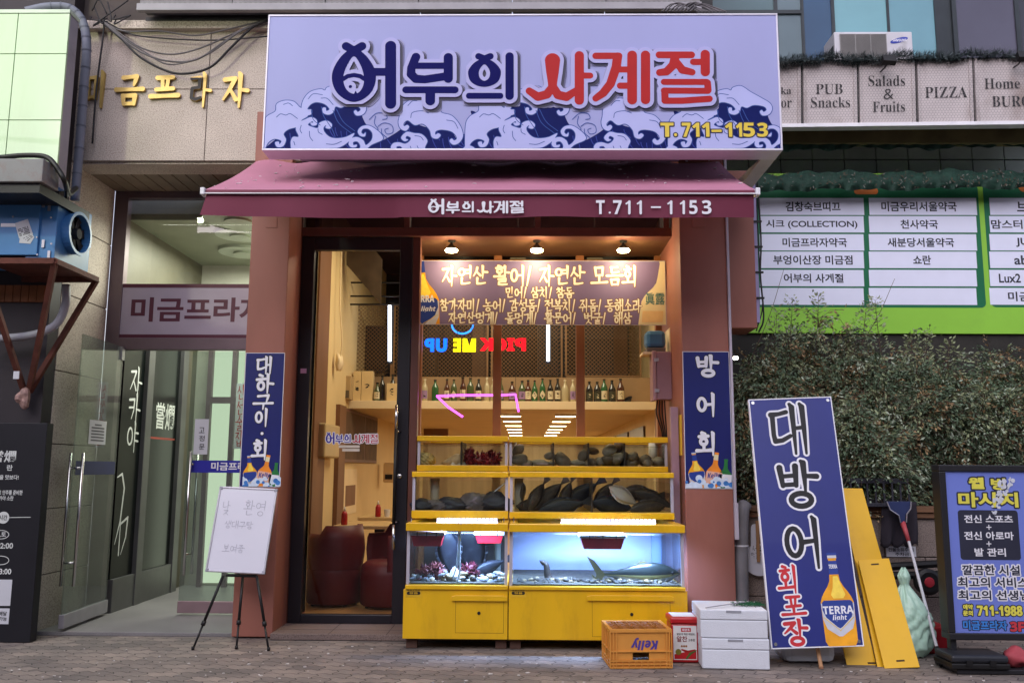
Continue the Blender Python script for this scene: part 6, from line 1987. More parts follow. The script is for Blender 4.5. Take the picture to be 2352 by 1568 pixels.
# lamp strips over the bottom tanks
ledw = emis('led_white', (214, 210, 255), 6.0)
def strip(T, l, r, y, name):
    a, c = at(l, y, Y1 - .04), at(r, y, Y1 - .04)
    z = a.z
    MB().box(a.x, c.x, Y1 - .05, Y1 - .02, z - .008, z + .02).done('lamp_rail', M['white'], T, bevel=.002)
    e = MB(); n_ = int((c.x - a.x) / .03)
    for k in range(n_):
        x = a.x + (k + .5) * (c.x - a.x) / n_
        for q in (.002, .013): e.box(x - .0065, x + .0065, Y1 - .053, Y1 - .0505, z + q - .005, z + q + .004)
    e.box(a.x, c.x, Y1 - .047, Y1 - .023, z - .012, z - .0085)
    e.done('lamp_strip', ledw, T)
    L = bpy.data.lights.new('tank_lamp', 'AREA'); L.shape = 'RECTANGLE'; L.size = c.x - a.x; L.size_y = .03; L.energy = (50 if r > 1300 else 30) * (c.x - a.x); L.color = (.66, .68, 1.0)
    o = bpy.data.objects.new('tank_lamp', L); COL.objects.link(o); o.location = ((a.x + c.x) / 2, Y1 + .12, z - .035); o.rotation_euler = (rad(24), 0, 0); L.spread = rad(130)
strip(t1, 1003, 1143, 1195, 'lamp'); strip(t2, 1288, 1506, 1197, 'lamp')
hk = MB()
for px in (944, 1157, 1180, 1552):
    c = at(px, 1199, Y1 - .02); hk.tube([c, c + Vector((0, 0, .03)), c + Vector((.0, .03, .035))], .004, 6)
hk.parts('lamp_hook', M['chrome'], t2)
rim_glow = MB()
# ---- creatures
def rand_group(): pass
skin_flat = mat('flatfish_skin', (58, 48, 40), .5, var=.3, vs=16, spec=.4, dirt=.8, dc=(112, 96, 74), ds=14)
skin_blue = mat('flatfish_blue', (26, 28, 36), .5, var=.35, vs=14, dirt=.7, dc=(62, 64, 70), ds=12)
white_belly = mat('fish_belly', (190, 180, 168), .5, var=.1)
def flatfish(label, px, py, Y, L, rot, tilt, m=skin_flat, grp='flatfish in the middle right tank', Wd=.40):
    """oval body with fin fringe and a fan tail, lying in the plane of the tank glass, tipped"""
    c = at(px, py, Y)
    T = thing('flatfish', label, 'fish', c, grp)
    R = Matrix.Translation(c) @ Matrix.Rotation(tilt, 4, 'Z') @ Matrix.Rotation(rot, 4, 'Y')
    n = 26
    def outline(k):
        pts = []
        for i in range(n + 1):
            u = i / n; pts.append((u - .5, k * Wd * .5 * (math.sin(math.pi * min(1, u * 1.06)) ** .75) * (1 - .25 * u) + (.035 if u > .93 else 0)))
        return pts
    up = outline(1); vs, fs = [], []
    for (x, w_) in up:
        bend = .05 * math.sin(x * 4)
        for q, th in ((-1, 0), (-.6, .035), (0, .05), (.6, .035), (1, 0), (.6, -.02), (0, -.03), (-.6, -.02)):
            vs.append((x * L, (-th * math.sin(math.pi * (x + .52)) + bend) * L * 1.1, q * max(w_, .012) * L))
    for i in range(n):
        for j in range(8):
            a, b_ = i * 8 + j, i * 8 + (j + 1) % 8; fs.append((a, b_, b_ + 8, a + 8))
    mb_ = MB(); mb_.add(vs, fs, 0, R); mb_.done('body', m, T, smooth=True)
    fn = MB(); q = outline(1.22)
    for s in (1, -1):
        for i in range(2, n - 2):
            a, b_ = up[i], up[i + 1]; c_, d = q[i], q[i + 1]
            rip = .012 * math.sin(i * 2.1)
            fn.add([(a[0] * L, .055 * math.sin(a[0] * 4) * L, s * a[1] * L * .96), (b_[0] * L, .055 * math.sin(b_[0] * 4) * L, s * b_[1] * L * .96), (d[0] * L, (.055 * math.sin(d[0] * 4) + rip) * L, s * d[1] * L), (c_[0] * L, (.055 * math.sin(c_[0] * 4) - rip) * L, s * c_[1] * L)], [(0, 1, 2, 3)], 0, R)
    fn.add([(.46 * L, .04 * L, .03 * L), (.66 * L, .05 * L, .12 * L), (.68 * L, .05 * L, 0), (.66 * L, .05 * L, -.12 * L), (.46 * L, .04 * L, -.03 * L)], [(0, 1, 2, 3, 4)], 0, R)
    fn.done('fin', m, T)
    e = MB()
    for dz in (.035, -.03): e.blob(R @ Vector((-.4 * L, -.045 * L, dz * L)), (.012 * L, .008 * L, .012 * L), 1, 0, 8, 5)
    e.done('eye', M['black'], T, smooth=True)
    return T
for i, (lb, px, py, Y, L, rot, tl, mm_) in enumerate([
 ('small narrow flatfish hanging head down at the left of the crowded tank', 1201, 1132, .12, .17, 1.5, .9, skin_flat),
 ('dark flatfish on the glass at the left of the crowd, tail up', 1232, 1140, .16, .28, -1.0, .25, skin_flat),
 ('brown flatfish leaning right with raised tail near the tank middle', 1262, 1136, .22, .30, -.75, -.2, skin_flat),
 ('dark flatfish with upright forked tail in the middle of the crowd', 1300, 1138, .18, .27, -1.15, .3, skin_flat),
 ('grey flatfish pressed flat beside the tank divider', 1335, 1136, .25, .36, -.6, .1, skin_blue),
 ('flatfish resting low across the tank floor in the middle', 1290, 1163, .14, .38, -.2, -.1, skin_blue),
 ('mottled flatfish with tail up just right of the divider', 1387, 1136, .2, .28, -.85, .2, skin_flat),
 ('pale bellied flatfish arching in the right compartment', 1432, 1138, .14, .3, .5, .3, white_belly),
 ('brown flatfish high against the right compartment back', 1470, 1132, .35, .32, .1, .1, skin_flat),
 ('large dark flatfish near the right corner of the tank', 1500, 1145, .22, .32, .35, -.2, skin_flat),
 ('grey flatfish lying on the floor of the right compartment', 1408, 1160, .15, .36, .15, .1, skin_blue),
 ('dark flatfish slumped low in the right corner', 1490, 1166, .13, .34, -.1, .2, skin_flat),
 ('flatfish stretched on the floor left of the crowd', 1232, 1166, .2, .34, .1, .1, skin_flat)]):
    flatfish(lb, px, py, Y, L, rot, tl, mm_)
flatfish('big dark blue flatfish hanging upright in the bottom left tank', 1032, 1268, .02, .38, 1.35, .35, skin_blue, 'flatfish in the bottom left tank', .55)
flatfish('round dark flatfish pressed behind the upright one in the bottom left tank', 1078, 1262, .22, .42, 1.2, -.2, skin_blue, 'flatfish in the bottom left tank', .75)
flatfish('slim blue grey fish resting on the gravel of the bottom left tank', 1122, 1302, -.1, .28, -.35, .2, skin_blue, 'flatfish in the bottom left tank', .34)
# yellowtail
def roundfish(label, nose, tail, Y, hmax, name='yellowtail'):
    a, b_ = at(*nose, Y), at(*tail, Y)
    T = thing(name, label, 'fish', (a + b_) / 2)
    ax = (b_ - a); L = ax.length; ax.normalize()
    up = Vector((0, 0, 1)); up = (up - ax * up.dot(ax)).normalized(); sd = ax.cross(up)
    n, k = 34, 20
    prof = [(0, .02), (.04, .22), (.1, .48), (.18, .75), (.28, .94), (.38, 1), (.5, .93), (.62, .74), (.74, .5), (.86, .26), (.95, .13), (1, .12)]
    def hw(u):
        for (u0, h0), (u1, h1) in zip(prof[:-1], prof[1:]):
            if u <= u1: return h0 + (h1 - h0) * (u - u0) / (u1 - u0)
        return .1
    vs, fs, mi = [], [], []
    for i in range(n + 1):
        u = i / n; h = hw(u) * hmax / 2
        for j in range(k):
            t = 2 * math.pi * j / k
            vs.append(a + ax * L * u + up * (h * math.cos(t) - h * .1) + sd * h * .55 * math.sin(t))
    for i in range(n):
        for j in range(k):
            c = math.cos(2 * math.pi * (j + .5) / k)
            fs.append((i * k + j, i * k + (j + 1) % k, (i + 1) * k + (j + 1) % k, (i + 1) * k + j))
            mi.append(0 if c > .12 else (1 if c > -.18 else 2))
    link_mesh('body', vs, fs, [mat('fish_back', (34, 40, 38), .35, var=.2, vs=14, spec=.6), mat('fish_stripe', (150, 140, 92), .35, var=.15), mat('fish_silver', (160, 160, 156), .3, var=.12, vs=12, spec=.6)], T, mi, smooth=True)
    fn = MB(); P = lambda u, h, s=0: a + ax * L * u + up * h + sd * s
    fn.slab([P(.97, 0), P(1.1, hmax * .55), P(1.2, hmax * .75), P(1.08, 0), P(1.16, -hmax * .55), P(1.06, -hmax * .45)], sd, .006)
    fn.slab([P(.38, hmax * .44), P(.5, hmax * .52), P(.56, hmax * .38), P(.86, hmax * .12), P(.86, hmax * .08), P(.5, hmax * .38)], sd, .005)
    fn.slab([P(.62, -hmax * .4), P(.68, -hmax * .5), P(.86, -hmax * .16), P(.86, -hmax * .1)], sd, .005)
    fn.slab([P(.24, -hmax * .2, hmax * .27), P(.36, -hmax * .34, hmax * .34), P(.34, -hmax * .2, hmax * .3)], sd, .005)
    fn.slab([P(.24, -hmax * .2, -hmax * .27), P(.36, -hmax * .34, -hmax * .34), P(.34, -hmax * .2, -hmax * .3)], sd, .005)
    fn.done('fin', mat('fin_olive', (112, 104, 72), .45, var=.15), T)
    e = MB()
    for s in (1, -1): e.blob(P(.095, hmax * .02, s * hmax * .13), (.012, .012, .012), 1, 0, 10, 7)
    e.done('eye', M['black'], T, smooth=True)
    mo = MB().tube([P(.0, -.006), P(.05, -hmax * .12, hmax * .09)], .003, 5).tube([P(.0, -.006), P(.05, -hmax * .12, -hmax * .09)], .003, 5).done('mouth', M['black'], T)
    return T
roundfish('large yellowtail with dark back and silver belly facing right in the lit tank', (1561, 1315), (1384, 1318), -.12, .185)
roundfish('small silver fish lying on its side on the floor of the lit tank', (1450, 1342), (1372, 1333), -.02, .06, 'small_fish')
# octopus-like dark fish tail standing on the floor
T = thing('standing_fish', 'slim dark fish standing tail up on the floor of the lit tank', 'fish', at(1262, 1332, -.05))
MB().tube(bez([at(1242, 1288, -.05), at(1254, 1296, -.05), at(1257, 1312, -.05), at(1260, 1326, -.05), at(1270, 1336, -.08)]), [.012, .013, .014, .014, .015, .015, .016, .017, .018] + [.02 + .0006 * i for i in range(32)], 8).done('body', skin_flat, T, smooth=True)
MB().slab([at(1238, 1286, -.05), at(1249, 1287, -.05), at(1252, 1297, -.05), at(1245, 1298, -.05)], (0, -1, 0), .006).done('fin', skin_flat, T)
# stones and shells
def shells(label, name, cat, l, r, gb, Y, n, size, mats, seed, rise=.0, amp=.3, sp_=0, as_stuff=True):
    r_ = random.Random(seed); m = MB(); zf = at((l + r) / 2, gb, Y0 := Y).z
    for i in range(n):
        px = r_.uniform(l, r); y = Y + r_.uniform(0, .18); s = size * r_.uniform(.6, 1.3)
        h = r_.random() ** 2 * rise
        c = at(px, gb, Y); c.y = y; c.z = zf + .012 + s * .45 + h
        m.blob(c, (s, s * .9, s * .62), r_.random(), amp, 9, 6, r_.randrange(len(mats)), sp_, Matrix.Rotation(r_.uniform(-.7, .7), 3, 'Y'))
    o = m.done(name, mats, None, smooth=True, base=at((l + r) / 2, gb, Y)); tag(o, label, cat)
    if as_stuff: o['kind'] = 'stuff'
    return o
stm = [mat('pebble_tan', (150, 128, 96), .6, var=.25, vs=20), mat('pebble_grey', (128, 128, 132), .6, var=.25, vs=20), mat('pebble_white', (190, 186, 178), .6, var=.15, vs=20), mat('pebble_dark', (82, 74, 66), .6, var=.3, vs=20)]
shells('pebbles covering the floor of the bottom left tank', 'tank_pebbles', 'pebbles', 945, 1156, 1342, -.26, 150, .026, stm, 1, .05)
shells('dark pebbles covering the floor of the lit right tank', 'tank_pebbles', 'pebbles', 1185, 1556, 1346, -.26, 150, .022, [stm[0], stm[3], stm[3]], 2, .012)
dk_ = [mat('cucumber_dark', (40, 36, 48), .5, var=.3, vs=25), mat('cucumber_grey', (96, 84, 86), .5, var=.3, vs=25)]
for i, (px, w__, h__, lb) in enumerate([(972, .10, .045, 'small dark sea cucumber at the left end of the middle tank floor'), (1008, .10, .05, 'grey sea cucumber second along the middle tank floor'), (1052, .16, .055, 'long grey sea cucumber in the centre of the middle tank floor'), (1090, .12, .08, 'tall lumpy dark sea cucumber below the slanting rod'), (1132, .14, .075, 'dark bristly sea cucumber at the right end of the middle tank floor')]):
    c = at(px, 1170, .12); c.z += h__ * .5
    o = MB().blob(c, (w__, .07, h__), i, .22, 30, 18, i % 2, .3).done('sea_cucumber', dk_, None, smooth=True, base=c); tag(o, lb, 'sea cucumber', 'sea cucumbers in the middle tank')
c0 = at(1162, 1107, .1); c1 = at(1090, 1165, .15)
tag(MB().tube([c0, c1], .005, 6).done('glass_rod', M['white'], None, base=c1), 'thin white rod slanting through the middle left tank', 'rod')
pipe_m = mat('pvc_white', (206, 202, 190), .4, var=.05)
for (px, yt_, yb_, Y, lb) in ((999, 1098, 1171, .6, 'white overflow pipe standing in the middle left tank'), (1192, 1098, 1175, .6, 'white overflow pipe at the left of the flatfish tank'), (1142, 1222, 1340, .45, 'white standpipe at the right rear of the bottom left tank'), (1500, 1016, 1069, .75, 'white pipe at the right of the top shellfish tank'), (1177, 1016, 1069, .75, 'white pipe behind abalone in the top right tank')):
    a, c = at(px, yt_, Y), at(px, yb_, Y)
    c.z = a.z - (a.z - c.z)
    tag(MB().tube([c, a], .04 if yt_ < 1200 else .03, 12).done('tank_pipe', pipe_m, None, smooth=True, base=c), lb, 'pipe', 'white pipes in the tanks')
tag(MB().tube(bez([at(1507, 1224, .3), at(1508, 1260, .3), at(1507, 1330, .3)]), .045, 12).done('tank_pipe', glass('clear_tube', (220, 235, 245), .6, body=.15, bodyc=(200, 220, 240)), None, smooth=True, base=at(1507, 1330, .3)), 'clear standpipe at the right end of the lit tank', 'pipe', 'white pipes in the tanks')
# white air hose
o = MB().tube(bez([at(1052, 1200, Y1 - .06), at(1054, 1230, Y1 + .05), at(1050, 1290, Y1 + .06), at(1041, 1325, Y1 + .08)]), .006, 6).tube(bez([at(1058, 1200, Y1 - .06), at(1056, 1240, Y1 + .05), at(1056, 1300, Y1 + .05), at(1051, 1338, Y1 + .05)]), .007, 6).done('air_hose', M['white'], None, smooth=True, base=at(1052, 1200, Y1))
tag(o, 'pair of white air hoses hanging into the bottom left tank', 'hose')
# red baskets floating at the top
redb = mat('basket_red', (188, 28, 40), .4, var=.12, vs=10)
def basket(label, l, r, t, b_, Y):
    x0, x1, z0, z1 = rect(l, t, r, b_, Y)
    T = thing('red_basket', label, 'basket', ((x0 + x1) / 2, Y + .08, z0), 'red baskets in the bottom tanks')
    d = .16; ins = (x1 - x0) * .08; zt = z1 - .03
    m = MB()
    o_ = [(x0, Y, zt), (x1, Y, zt), (x1, Y + d, zt), (x0, Y + d, zt)]; q = [(x0 + ins, Y + .015, z0), (x1 - ins, Y + .015, z0), (x1 - ins, Y + d - .015, z0), (x0 + ins, Y + d - .015, z0)]
    m.add(o_ + q, [(0, 4, 5, 1), (1, 5, 6, 2), (2, 6, 7, 3), (3, 7, 4, 0), (4, 7, 6, 5)])
    ob = m.done('basket_body', redb, T); ob.modifiers.new('thick', 'SOLIDIFY').thickness = .004
    MB().box(x0 - .015, x1 + .015, Y - .015, Y + .012, zt, z1).box(x0 - .015, x1 + .015, Y + d - .012, Y + d + .015, zt, z1).box(x0 - .015, x0 + .012, Y + .012, Y + d - .012, zt, z1).box(x1 - .012, x1 + .015, Y + .012, Y + d - .012, zt, z1).done('float_rim', mat('float_grey', (186, 182, 192), .6, var=.1, dirt=.3), T, bevel=.01)
    tie = MB()
    for k in (.2, .5, .8): x = x0 + (x1 - x0) * k; tie.box(x - .003, x + .003, Y - .018, Y - .0155, zt - .01, z1 + .001)
    tie.done('tie', M['black'], T)
    lm_ = MB()
    for k in range(9): lm_.blob((rnd.uniform(x0 + .05, x1 - .05), Y + rnd.uniform(.05, .1), z0 + rnd.uniform(.02, .05)), (.03, .03, .025), k, .3, 8, 6)
    lm_.done('shellfish', mat('basket_fill', (96, 50, 44), .5, var=.3, vs=20), T, smooth=True)
basket('red basket floating at the left of the bottom left tank', 944, 1017, 1220, 1254, -.24)
basket('shaded red basket floating at the right rear of the bottom left tank', 1092, 1155, 1220, 1247, -.05)
basket('red basket floating in the middle of the lit right tank', 1334, 1435, 1226, 1261, -.22)
# corals, squirts, urchin, conch
def spiky(c, w_, h_, seed, m=0):
    r_ = random.Random(seed); b = MB().blob(c, (w_ * .8, w_ * .8, h_ * .8), seed, .2, 20, 12, m)
    for k in range(90):
        d = Vector((r_.gauss(0, 1), r_.gauss(0, 1), r_.gauss(0, 1))).normalized()
        p = c + Vector((d.x * w_, d.y * w_, d.z * h_)) * .7
        b.tube([p, p + d * w_ * .24, p + d * w_ * r_.uniform(.34, .6)], [w_ * .13, w_ * .10, w_ * .02], 5, m if r_.random() < .7 else 1)
    return b
sq = [mat('squirt_red', (126, 26, 36), .45, var=.3, vs=20), mat('squirt_dark', (84, 18, 32), .45, var=.3, vs=20)]
for (px, py, Y, w_, h_, lb) in ((1078, 1049, .5, .06, .09, 'upright spiky red sea squirt at the left of the red heap'), (1104, 1055, .5, .075, .065, 'spiky red sea squirt in the middle of the red heap'), (1130, 1054, .55, .08, .07, 'spiky red sea squirt at the right of the red heap'), (1119, 1062, .46, .06, .05, 'low red sea squirt at the front of the red heap')):
    c = at(px, py, Y); tag(spiky(c, w_, h_, px).done('sea_squirt', sq, None, base=c), lb, 'sea squirt', 'red sea squirts in the top tank')
for (px, py, w_, lb) in ((976, 1322, .085, 'reddish brown coral lump at the left corner of the bottom tank'), (1000, 1312, .075, 'reddish coral lump second from the left in the bottom tank'), (1078, 1314, .08, 'dark red squirt beside the white hoses in the bottom tank')):
    c = at(px, py, -.15); tag(spiky(c, w_, w_ * .9, px, 1 if px > 1010 else 0).done('sea_squirt', [mat('coral_brown', (120, 58, 56), .5, var=.35, vs=30), sq[1]], None, base=c), lb, 'sea squirt', 'red lumps in the bottom tank')
c = at(975, 1057, .5); tag(MB().blob(c, (.085, .08, .065), 3, .05, 24, 14, 0, .16).done('sea_urchin', mat('urchin_cream', (186, 164, 112), .6, var=.35, vs=40), None, base=c), 'round cream sea urchin at the left of the top tank', 'sea urchin')
c = at(1040, 1058, .5)
T = thing('conch_shell', 'pale spiral conch shell on the top tank floor beside the divider', 'shell', c)
MB().lathe(c + Vector((-.1, 0, -.02)), [(.004, 0), (.018, .03), (.03, .05), (.028, .06), (.05, .085), (.046, .1), (.066, .13), (.06, .17), (.03, .2), (.008, .215)], 16, axis=(1, 0, .12)).done('whorl', mat('conch_tan', (176, 146, 112), .5, var=.3, vs=18), T, smooth=True)
MB().blob(c + Vector((.05, -.03, -.03)), (.07, .03, .03), 2, .2).done('lip', white_belly, T, smooth=True)
c = at(1048, 1324, -.2)
T = thing('whelk_shell', 'white pointed whelk shell standing on the pebbles of the bottom tank', 'shell', c)
MB().lathe(c + Vector((0, 0, -.05)), [(.02, 0), (.055, .03), (.06, .055), (.045, .07), (.04, .085), (.02, .11), (.004, .13)], 14, axis=(-.15, -.1, 1)).done('whorl', mat('whelk_white', (206, 196, 184), .5, var=.2, vs=16), T, smooth=True)
MB().blob(c + Vector((.03, -.045, -.02)), (.03, .015, .035), 2, .15).done('lip', stm[0], T, smooth=True)
ab_m = [mat('abalone_brown', (92, 76, 60), .6, var=.35, vs=22), mat('abalone_grey', (116, 104, 90), .6, var=.3, vs=22)]
for i, (px, py, Y, s, lb) in enumerate([(1193, 1055, .40, .075, 'abalone low at the left end of the shellfish tank'), (1190, 1034, .6, .06, 'abalone high on the rear glass at the left end'), (1208, 1063, .42, .08, 'flat abalone on the floor at the left'), (1240, 1063, .42, .085, 'broad abalone on the floor left of the first divider'), (1262, 1046, .4, .05, 'small abalone clinging beside the first divider'), (1268, 1064, .45, .06, 'abalone at the foot of the first divider'), (1292, 1057, .42, .085, 'large abalone just right of the first divider'), (1327, 1062, .42, .07, 'abalone on the floor of the second compartment'), (1340, 1046, .42, .06, 'abalone halfway up beside the second divider'), (1344, 1064, .45, .06, 'abalone at the foot of the second divider'), (1362, 1035, .5, .05, 'small abalone high just right of the second divider'), (1400, 1033, .42, .07, 'dark abalone stuck high on the third compartment glass'), (1420, 1026, .5, .055, 'dark abalone near the rim beside the red light')]):
    c = at(px, py, Y); up_ = 1.2 if py < 1060 else .15
    T = thing('abalone', lb, 'abalone', c, 'abalone in the top right tank')
    R = Matrix.Rotation(up_ + .2 * math.sin(i), 3, 'X') @ Matrix.Rotation(i * .9, 3, 'Z')
    MB().blob(c, (s, s * .72, s * .32), i, .10, 16, 10, i % 2, .05, R).done('shell', ab_m, T, smooth=True)
    MB().blob(c + R @ Vector((0, 0, -s * .16)), (s * .9, s * .62, s * .2), i, .05, 12, 7, 0, 0, R).done('foot', white_belly, T, smooth=True)
for i in range(34):
    px = rnd.uniform(1358, 1512); base = 1064 - (1 - abs(px - 1450) / 90) * rnd.uniform(0, 22) if px > 1360 else 1064
    Y = rnd.uniform(.42, .62); s = rnd.uniform(.032, .055)
    if i == 0: shell_first = None; shell_rows = []
    shell_rows.append((px, base, Y, s))
shell_rows.sort()
first = None
for i, (px, py, Y, s) in enumerate(shell_rows):
    c = at(px, py, Y)
    if i % 4 == 0 or first is None:
        first = MB().blob((0, 0, 0), (.05, .045, .035), i, .14, 12, 8, 0, .10).done('turban_shell', ab_m[(i // 4) % 2], None, smooth=True); o = first
    else:
        o = first.copy(); COL.objects.link(o)
    o.location = c; k = s / .045; o.scale = (k, k, k); o.rotation_euler = (rnd.uniform(-.8, .8), rnd.uniform(-.8, .8), rnd.uniform(0, 6))
    tag(o, 'mottled brown turban shell in the heap at the right of the top tank', 'shell', 'heaped turban shells in the top right tank')
# ------------------------------------------------------------------ street-side items at the tanks
# beer crate
cw0, cw1, cz0, cz1 = rect(1396, 1443, 1541, 1531, -.90)
cy0, cy1 = -.90, -.55
T = thing('beer_crate', 'upturned orange plastic beer crate with purple lettering before the yellow cabinet', 'crate', ((cw0 + cw1) / 2, (cy0 + cy1) / 2, 0))
orange = mat('crate_orange', (212, 146, 66), .42, var=.08, vs=6, dirt=.2, dc=(130, 84, 40))
MR = Matrix.Translation(((cw0 + cw1) / 2, (cy0 + cy1) / 2, 0)) @ Matrix.Rotation(rad(4), 4, 'Z') @ Matrix.Translation((-(cw0 + cw1) / 2, -(cy0 + cy1) / 2, 0))
c_ = MB(); ht = cz1 - .004; z0 = .004
th = .012
def wallx(y, s):     # front or back with hand hole
    zc0, zc1 = .055, .105; xm = (cw0 + cw1) / 2; hw = .055
    c_.box(cw0 + .01, cw1 - .01, y, y + th, z0, zc0, 0, MR).box(cw0 + .01, cw1 - .01, y, y + th, zc1, ht, 0, MR)
    c_.box(cw0 + .01, xm - hw, y, y + th, zc0, zc1, 0, MR).box(xm + hw, cw1 - .01, y, y + th, zc0, zc1, 0, MR)
wallx(cy0 + .01, -1); wallx(cy1 - .022, 1)
for x in (cw0 + .01, cw1 - .022):
    c_.box(x, x + th, cy0 + .022, cy1 - .022, z0, .055, 0, MR).box(x, x + th, cy0 + .022, cy1 - .022, .105, ht, 0, MR).box(x, x + th, cy0 + .022, (cy0 + cy1) / 2 - .05, .055, .105, 0, MR).box(x, x + th, (cy0 + cy1) / 2 + .05, cy1 - .022, .055, .105, 0, MR)
c_.done('crate_wall', orange, T, bevel=.003)
rb = MB()
for z in (.004, .026, .048, .108, ht - .02):
    hgt = .007 if z < ht - .03 else .02
    rb.box(cw0 + .002, cw1 - .002, cy0, cy0 + .0098, z, z + hgt, 0, MR).box(cw0, cw0 + .0098, cy0 + .002, cy1 - .002, z, z + hgt, 0, MR).box(cw1 - .0098, cw1, cy0 + .002, cy1 - .002, z, z + hgt, 0, MR)
for u in (0, .05, .1, .9, .95, .985):
    x = cw0 + (cw1 - cw0) * u; rb.box(x, x + .007, cy0 - .0012, cy0 + .0095, .008, ht - .003, 0, MR)
for u in (.2, .3, .4, .5, .6, .7, .8):
    x = cw0 + (cw1 - cw0) * u; rb.box(x, x + .006, cy0 - .001, cy0 + .0095, .005, .05, 0, MR)
for u in (.02, .12, .25, .5, .75, .88, .96):
    y = cy0 + (cy1 - cy0) * u; rb.box(cw0 - .001, cw0 + .0095, y, y + .007, .006, ht - .003, 0, MR)
rb.done('crate_rib', orange, T)
tp = MB()
for i in range(5):
    for j in range(4):
        c = MR @ Vector((cw0 + (cw1 - cw0) * (i + .5) / 5, cy0 + (cy1 - cy0) * (j + .5) / 4, ht - .012))
        pts = [c + Vector((.036 * math.cos(a), .036 * math.sin(a), 0)) for a in [k * math.pi / 8 for k in range(17)]]
        tp.tube(pts, .005, 5, cap=False)
        for a in (0, 1): 
            d = Vector((.04, .04 * (1 if a else -1), 0)); tp.tube([c - d, c + d], .0035, 5)
for i in range(6): tp.box(cw0 + .012 + (cw1 - cw0 - .03) * i / 5, cw0 + .018 + (cw1 - cw0 - .03) * i / 5, cy0 + .022, cy1 - .022, ht - .03, ht - .004, 0, MR)
for j in range(5): tp.box(cw0 + .022, cw1 - .022, cy0 + .022 + (cy1 - cy0 - .05) * j / 4, cy0 + .027 + (cy1 - cy0 - .05) * j / 4, ht - .0302, ht - .0045, 0, MR)
tp.box(cw0 + .022, cw1 - .022, cy0 + .022, cy1 - .022, ht - .05, ht - .046, 0, MR)
tp.done('crate_bottom', mat('crate_brown', (150, 92, 34), .5, var=.15), T)
# upside-down word on its front
kp = Pan(MR @ Vector((cw0, cy0 + .0095, ht)), MR @ Vector((cw1, cy0 + .0095, ht)), MR @ Vector((cw0, cy0 + .0095, 0)))
V_, F_ = text2d(ital('Kelly'), .02)
mn, mx = V_.min(0), V_.max(0); U = (V_ - mn) / (mx - mn)
s0, s1, t0, t1 = kp.w * .34, kp.w * .78, .055, .135
link_mesh('lettering', [kp.at(s1 + (s0 - s1) * u, t0 + (t1 - t0) * v, .0015) for u, v in U], F_, mat('purple_print', (76, 60, 140), .5), T)
# red pepper paste tub
x0, x1, z0, z1 = rect(1540, 1432, 1607, 1522, -.72)
T = thing('sauce_tub', 'square red pepper paste tub with white label beside the orange beer crate', 'tub', ((x0 + x1) / 2, -.62, 0))
redt = mat('tub_red', (176, 24, 32), .35, var=.06, coat=.2)
MB().box(x0 + .006, x1 - .006, -.72, -.52, .004, z1).done('tub_body', redt, T, bevel=.014)
MB().box(x0, x1, -.728, -.512, z1 + .001, z1 + .045).done('lid', redt, T, bevel=.012)
MB().box(x0 + .02, x1 - .02, -.70, -.54, z1 + .0455, z1 + .048).done('lid_label', M['letter_white'], T)
tpn = Pan((x0 + .006, -.7205, z1), (x1 - .006, -.7205, z1), (x0 + .006, -.7205, .004))
lb_ = MB().quad(tpn.at(.014, .012, .001), tpn.at(tpn.w - .014, .012, .001), tpn.at(tpn.w - .014, tpn.h - .02, .001), tpn.at(.014, tpn.h - .02, .001)).done('label', mat('label_white', (216, 216, 214), .4), T)
W, Hh = tpn.w, tpn.h
def q4(a, b, c, d, nm, m, o=.002): return MB().quad(tpn.at(W * a, Hh * b, o), tpn.at(W * c, Hh * b, o), tpn.at(W * c, Hh * d, o), tpn.at(W * a, Hh * d, o)).done(nm, m, lb_)
q4(.36, .1, .72, .2, 'red_flash', redt); text(lb_, tpn, '태양초', None, M['letter_white'], .003, .02, stbox=(W * .4, Hh * .115, W * .68, Hh * .185))
text(lb_, tpn, '쌀맑게 해온 태양초', None, M['ink'], .002, .012, stbox=(W * .2, Hh * .23, W * .86, Hh * .29))
text(lb_, tpn, '알찬', None, mat('dark_red_print', (120, 36, 40), .5), .002, .02, stbox=(W * .2, Hh * .31, W * .58, Hh * .46)); text(lb_, tpn, '고추장', None, M['ink'], .002, .015, stbox=(W * .61, Hh * .38, W * .86, Hh * .45))
F = Field(0, 0, W, Hh, .002)
F.poly([(W * .1, Hh * .78), (W * .9, Hh * .66), (W * .9, Hh * .9), (W * .1, Hh * .9)]); lay('red_field', F, tpn, .0018, redt, lb_)
F = Field(0, 0, W, Hh, .0018)
F.stroke([(W * .38, Hh * .66, .005), (W * .6, Hh * .72, .010), (W * .85, Hh * .66, .003)]); lay('chilli_print', F, tpn, .0024, mat('chilli', (150, 30, 30), .4), lb_)
F = Field(0, 0, W, Hh, .0018); F.disc(W * .25, Hh * .72, .02); lay('paste_print', F, tpn, .0026, mat('olive_print', (120, 110, 40), .4), lb_)
F = Field(0, 0, W, Hh, .0018); F.stroke([(W * .55, Hh * .88, .006), (W * .68, Hh * .76, .008), (W * .9, Hh * .68, .003)]); lay('chilli_print', F, tpn, .003, mat('chilli_green', (70, 96, 40), .4), lb_)
F = Field(0, 0, W, Hh, .0018)
for k in (.38, .46, .54): F.disc(W * k, Hh * .57, .007)
lay('nut_print', F, tpn, .002, mat('nut', (150, 100, 60), .5), lb_)
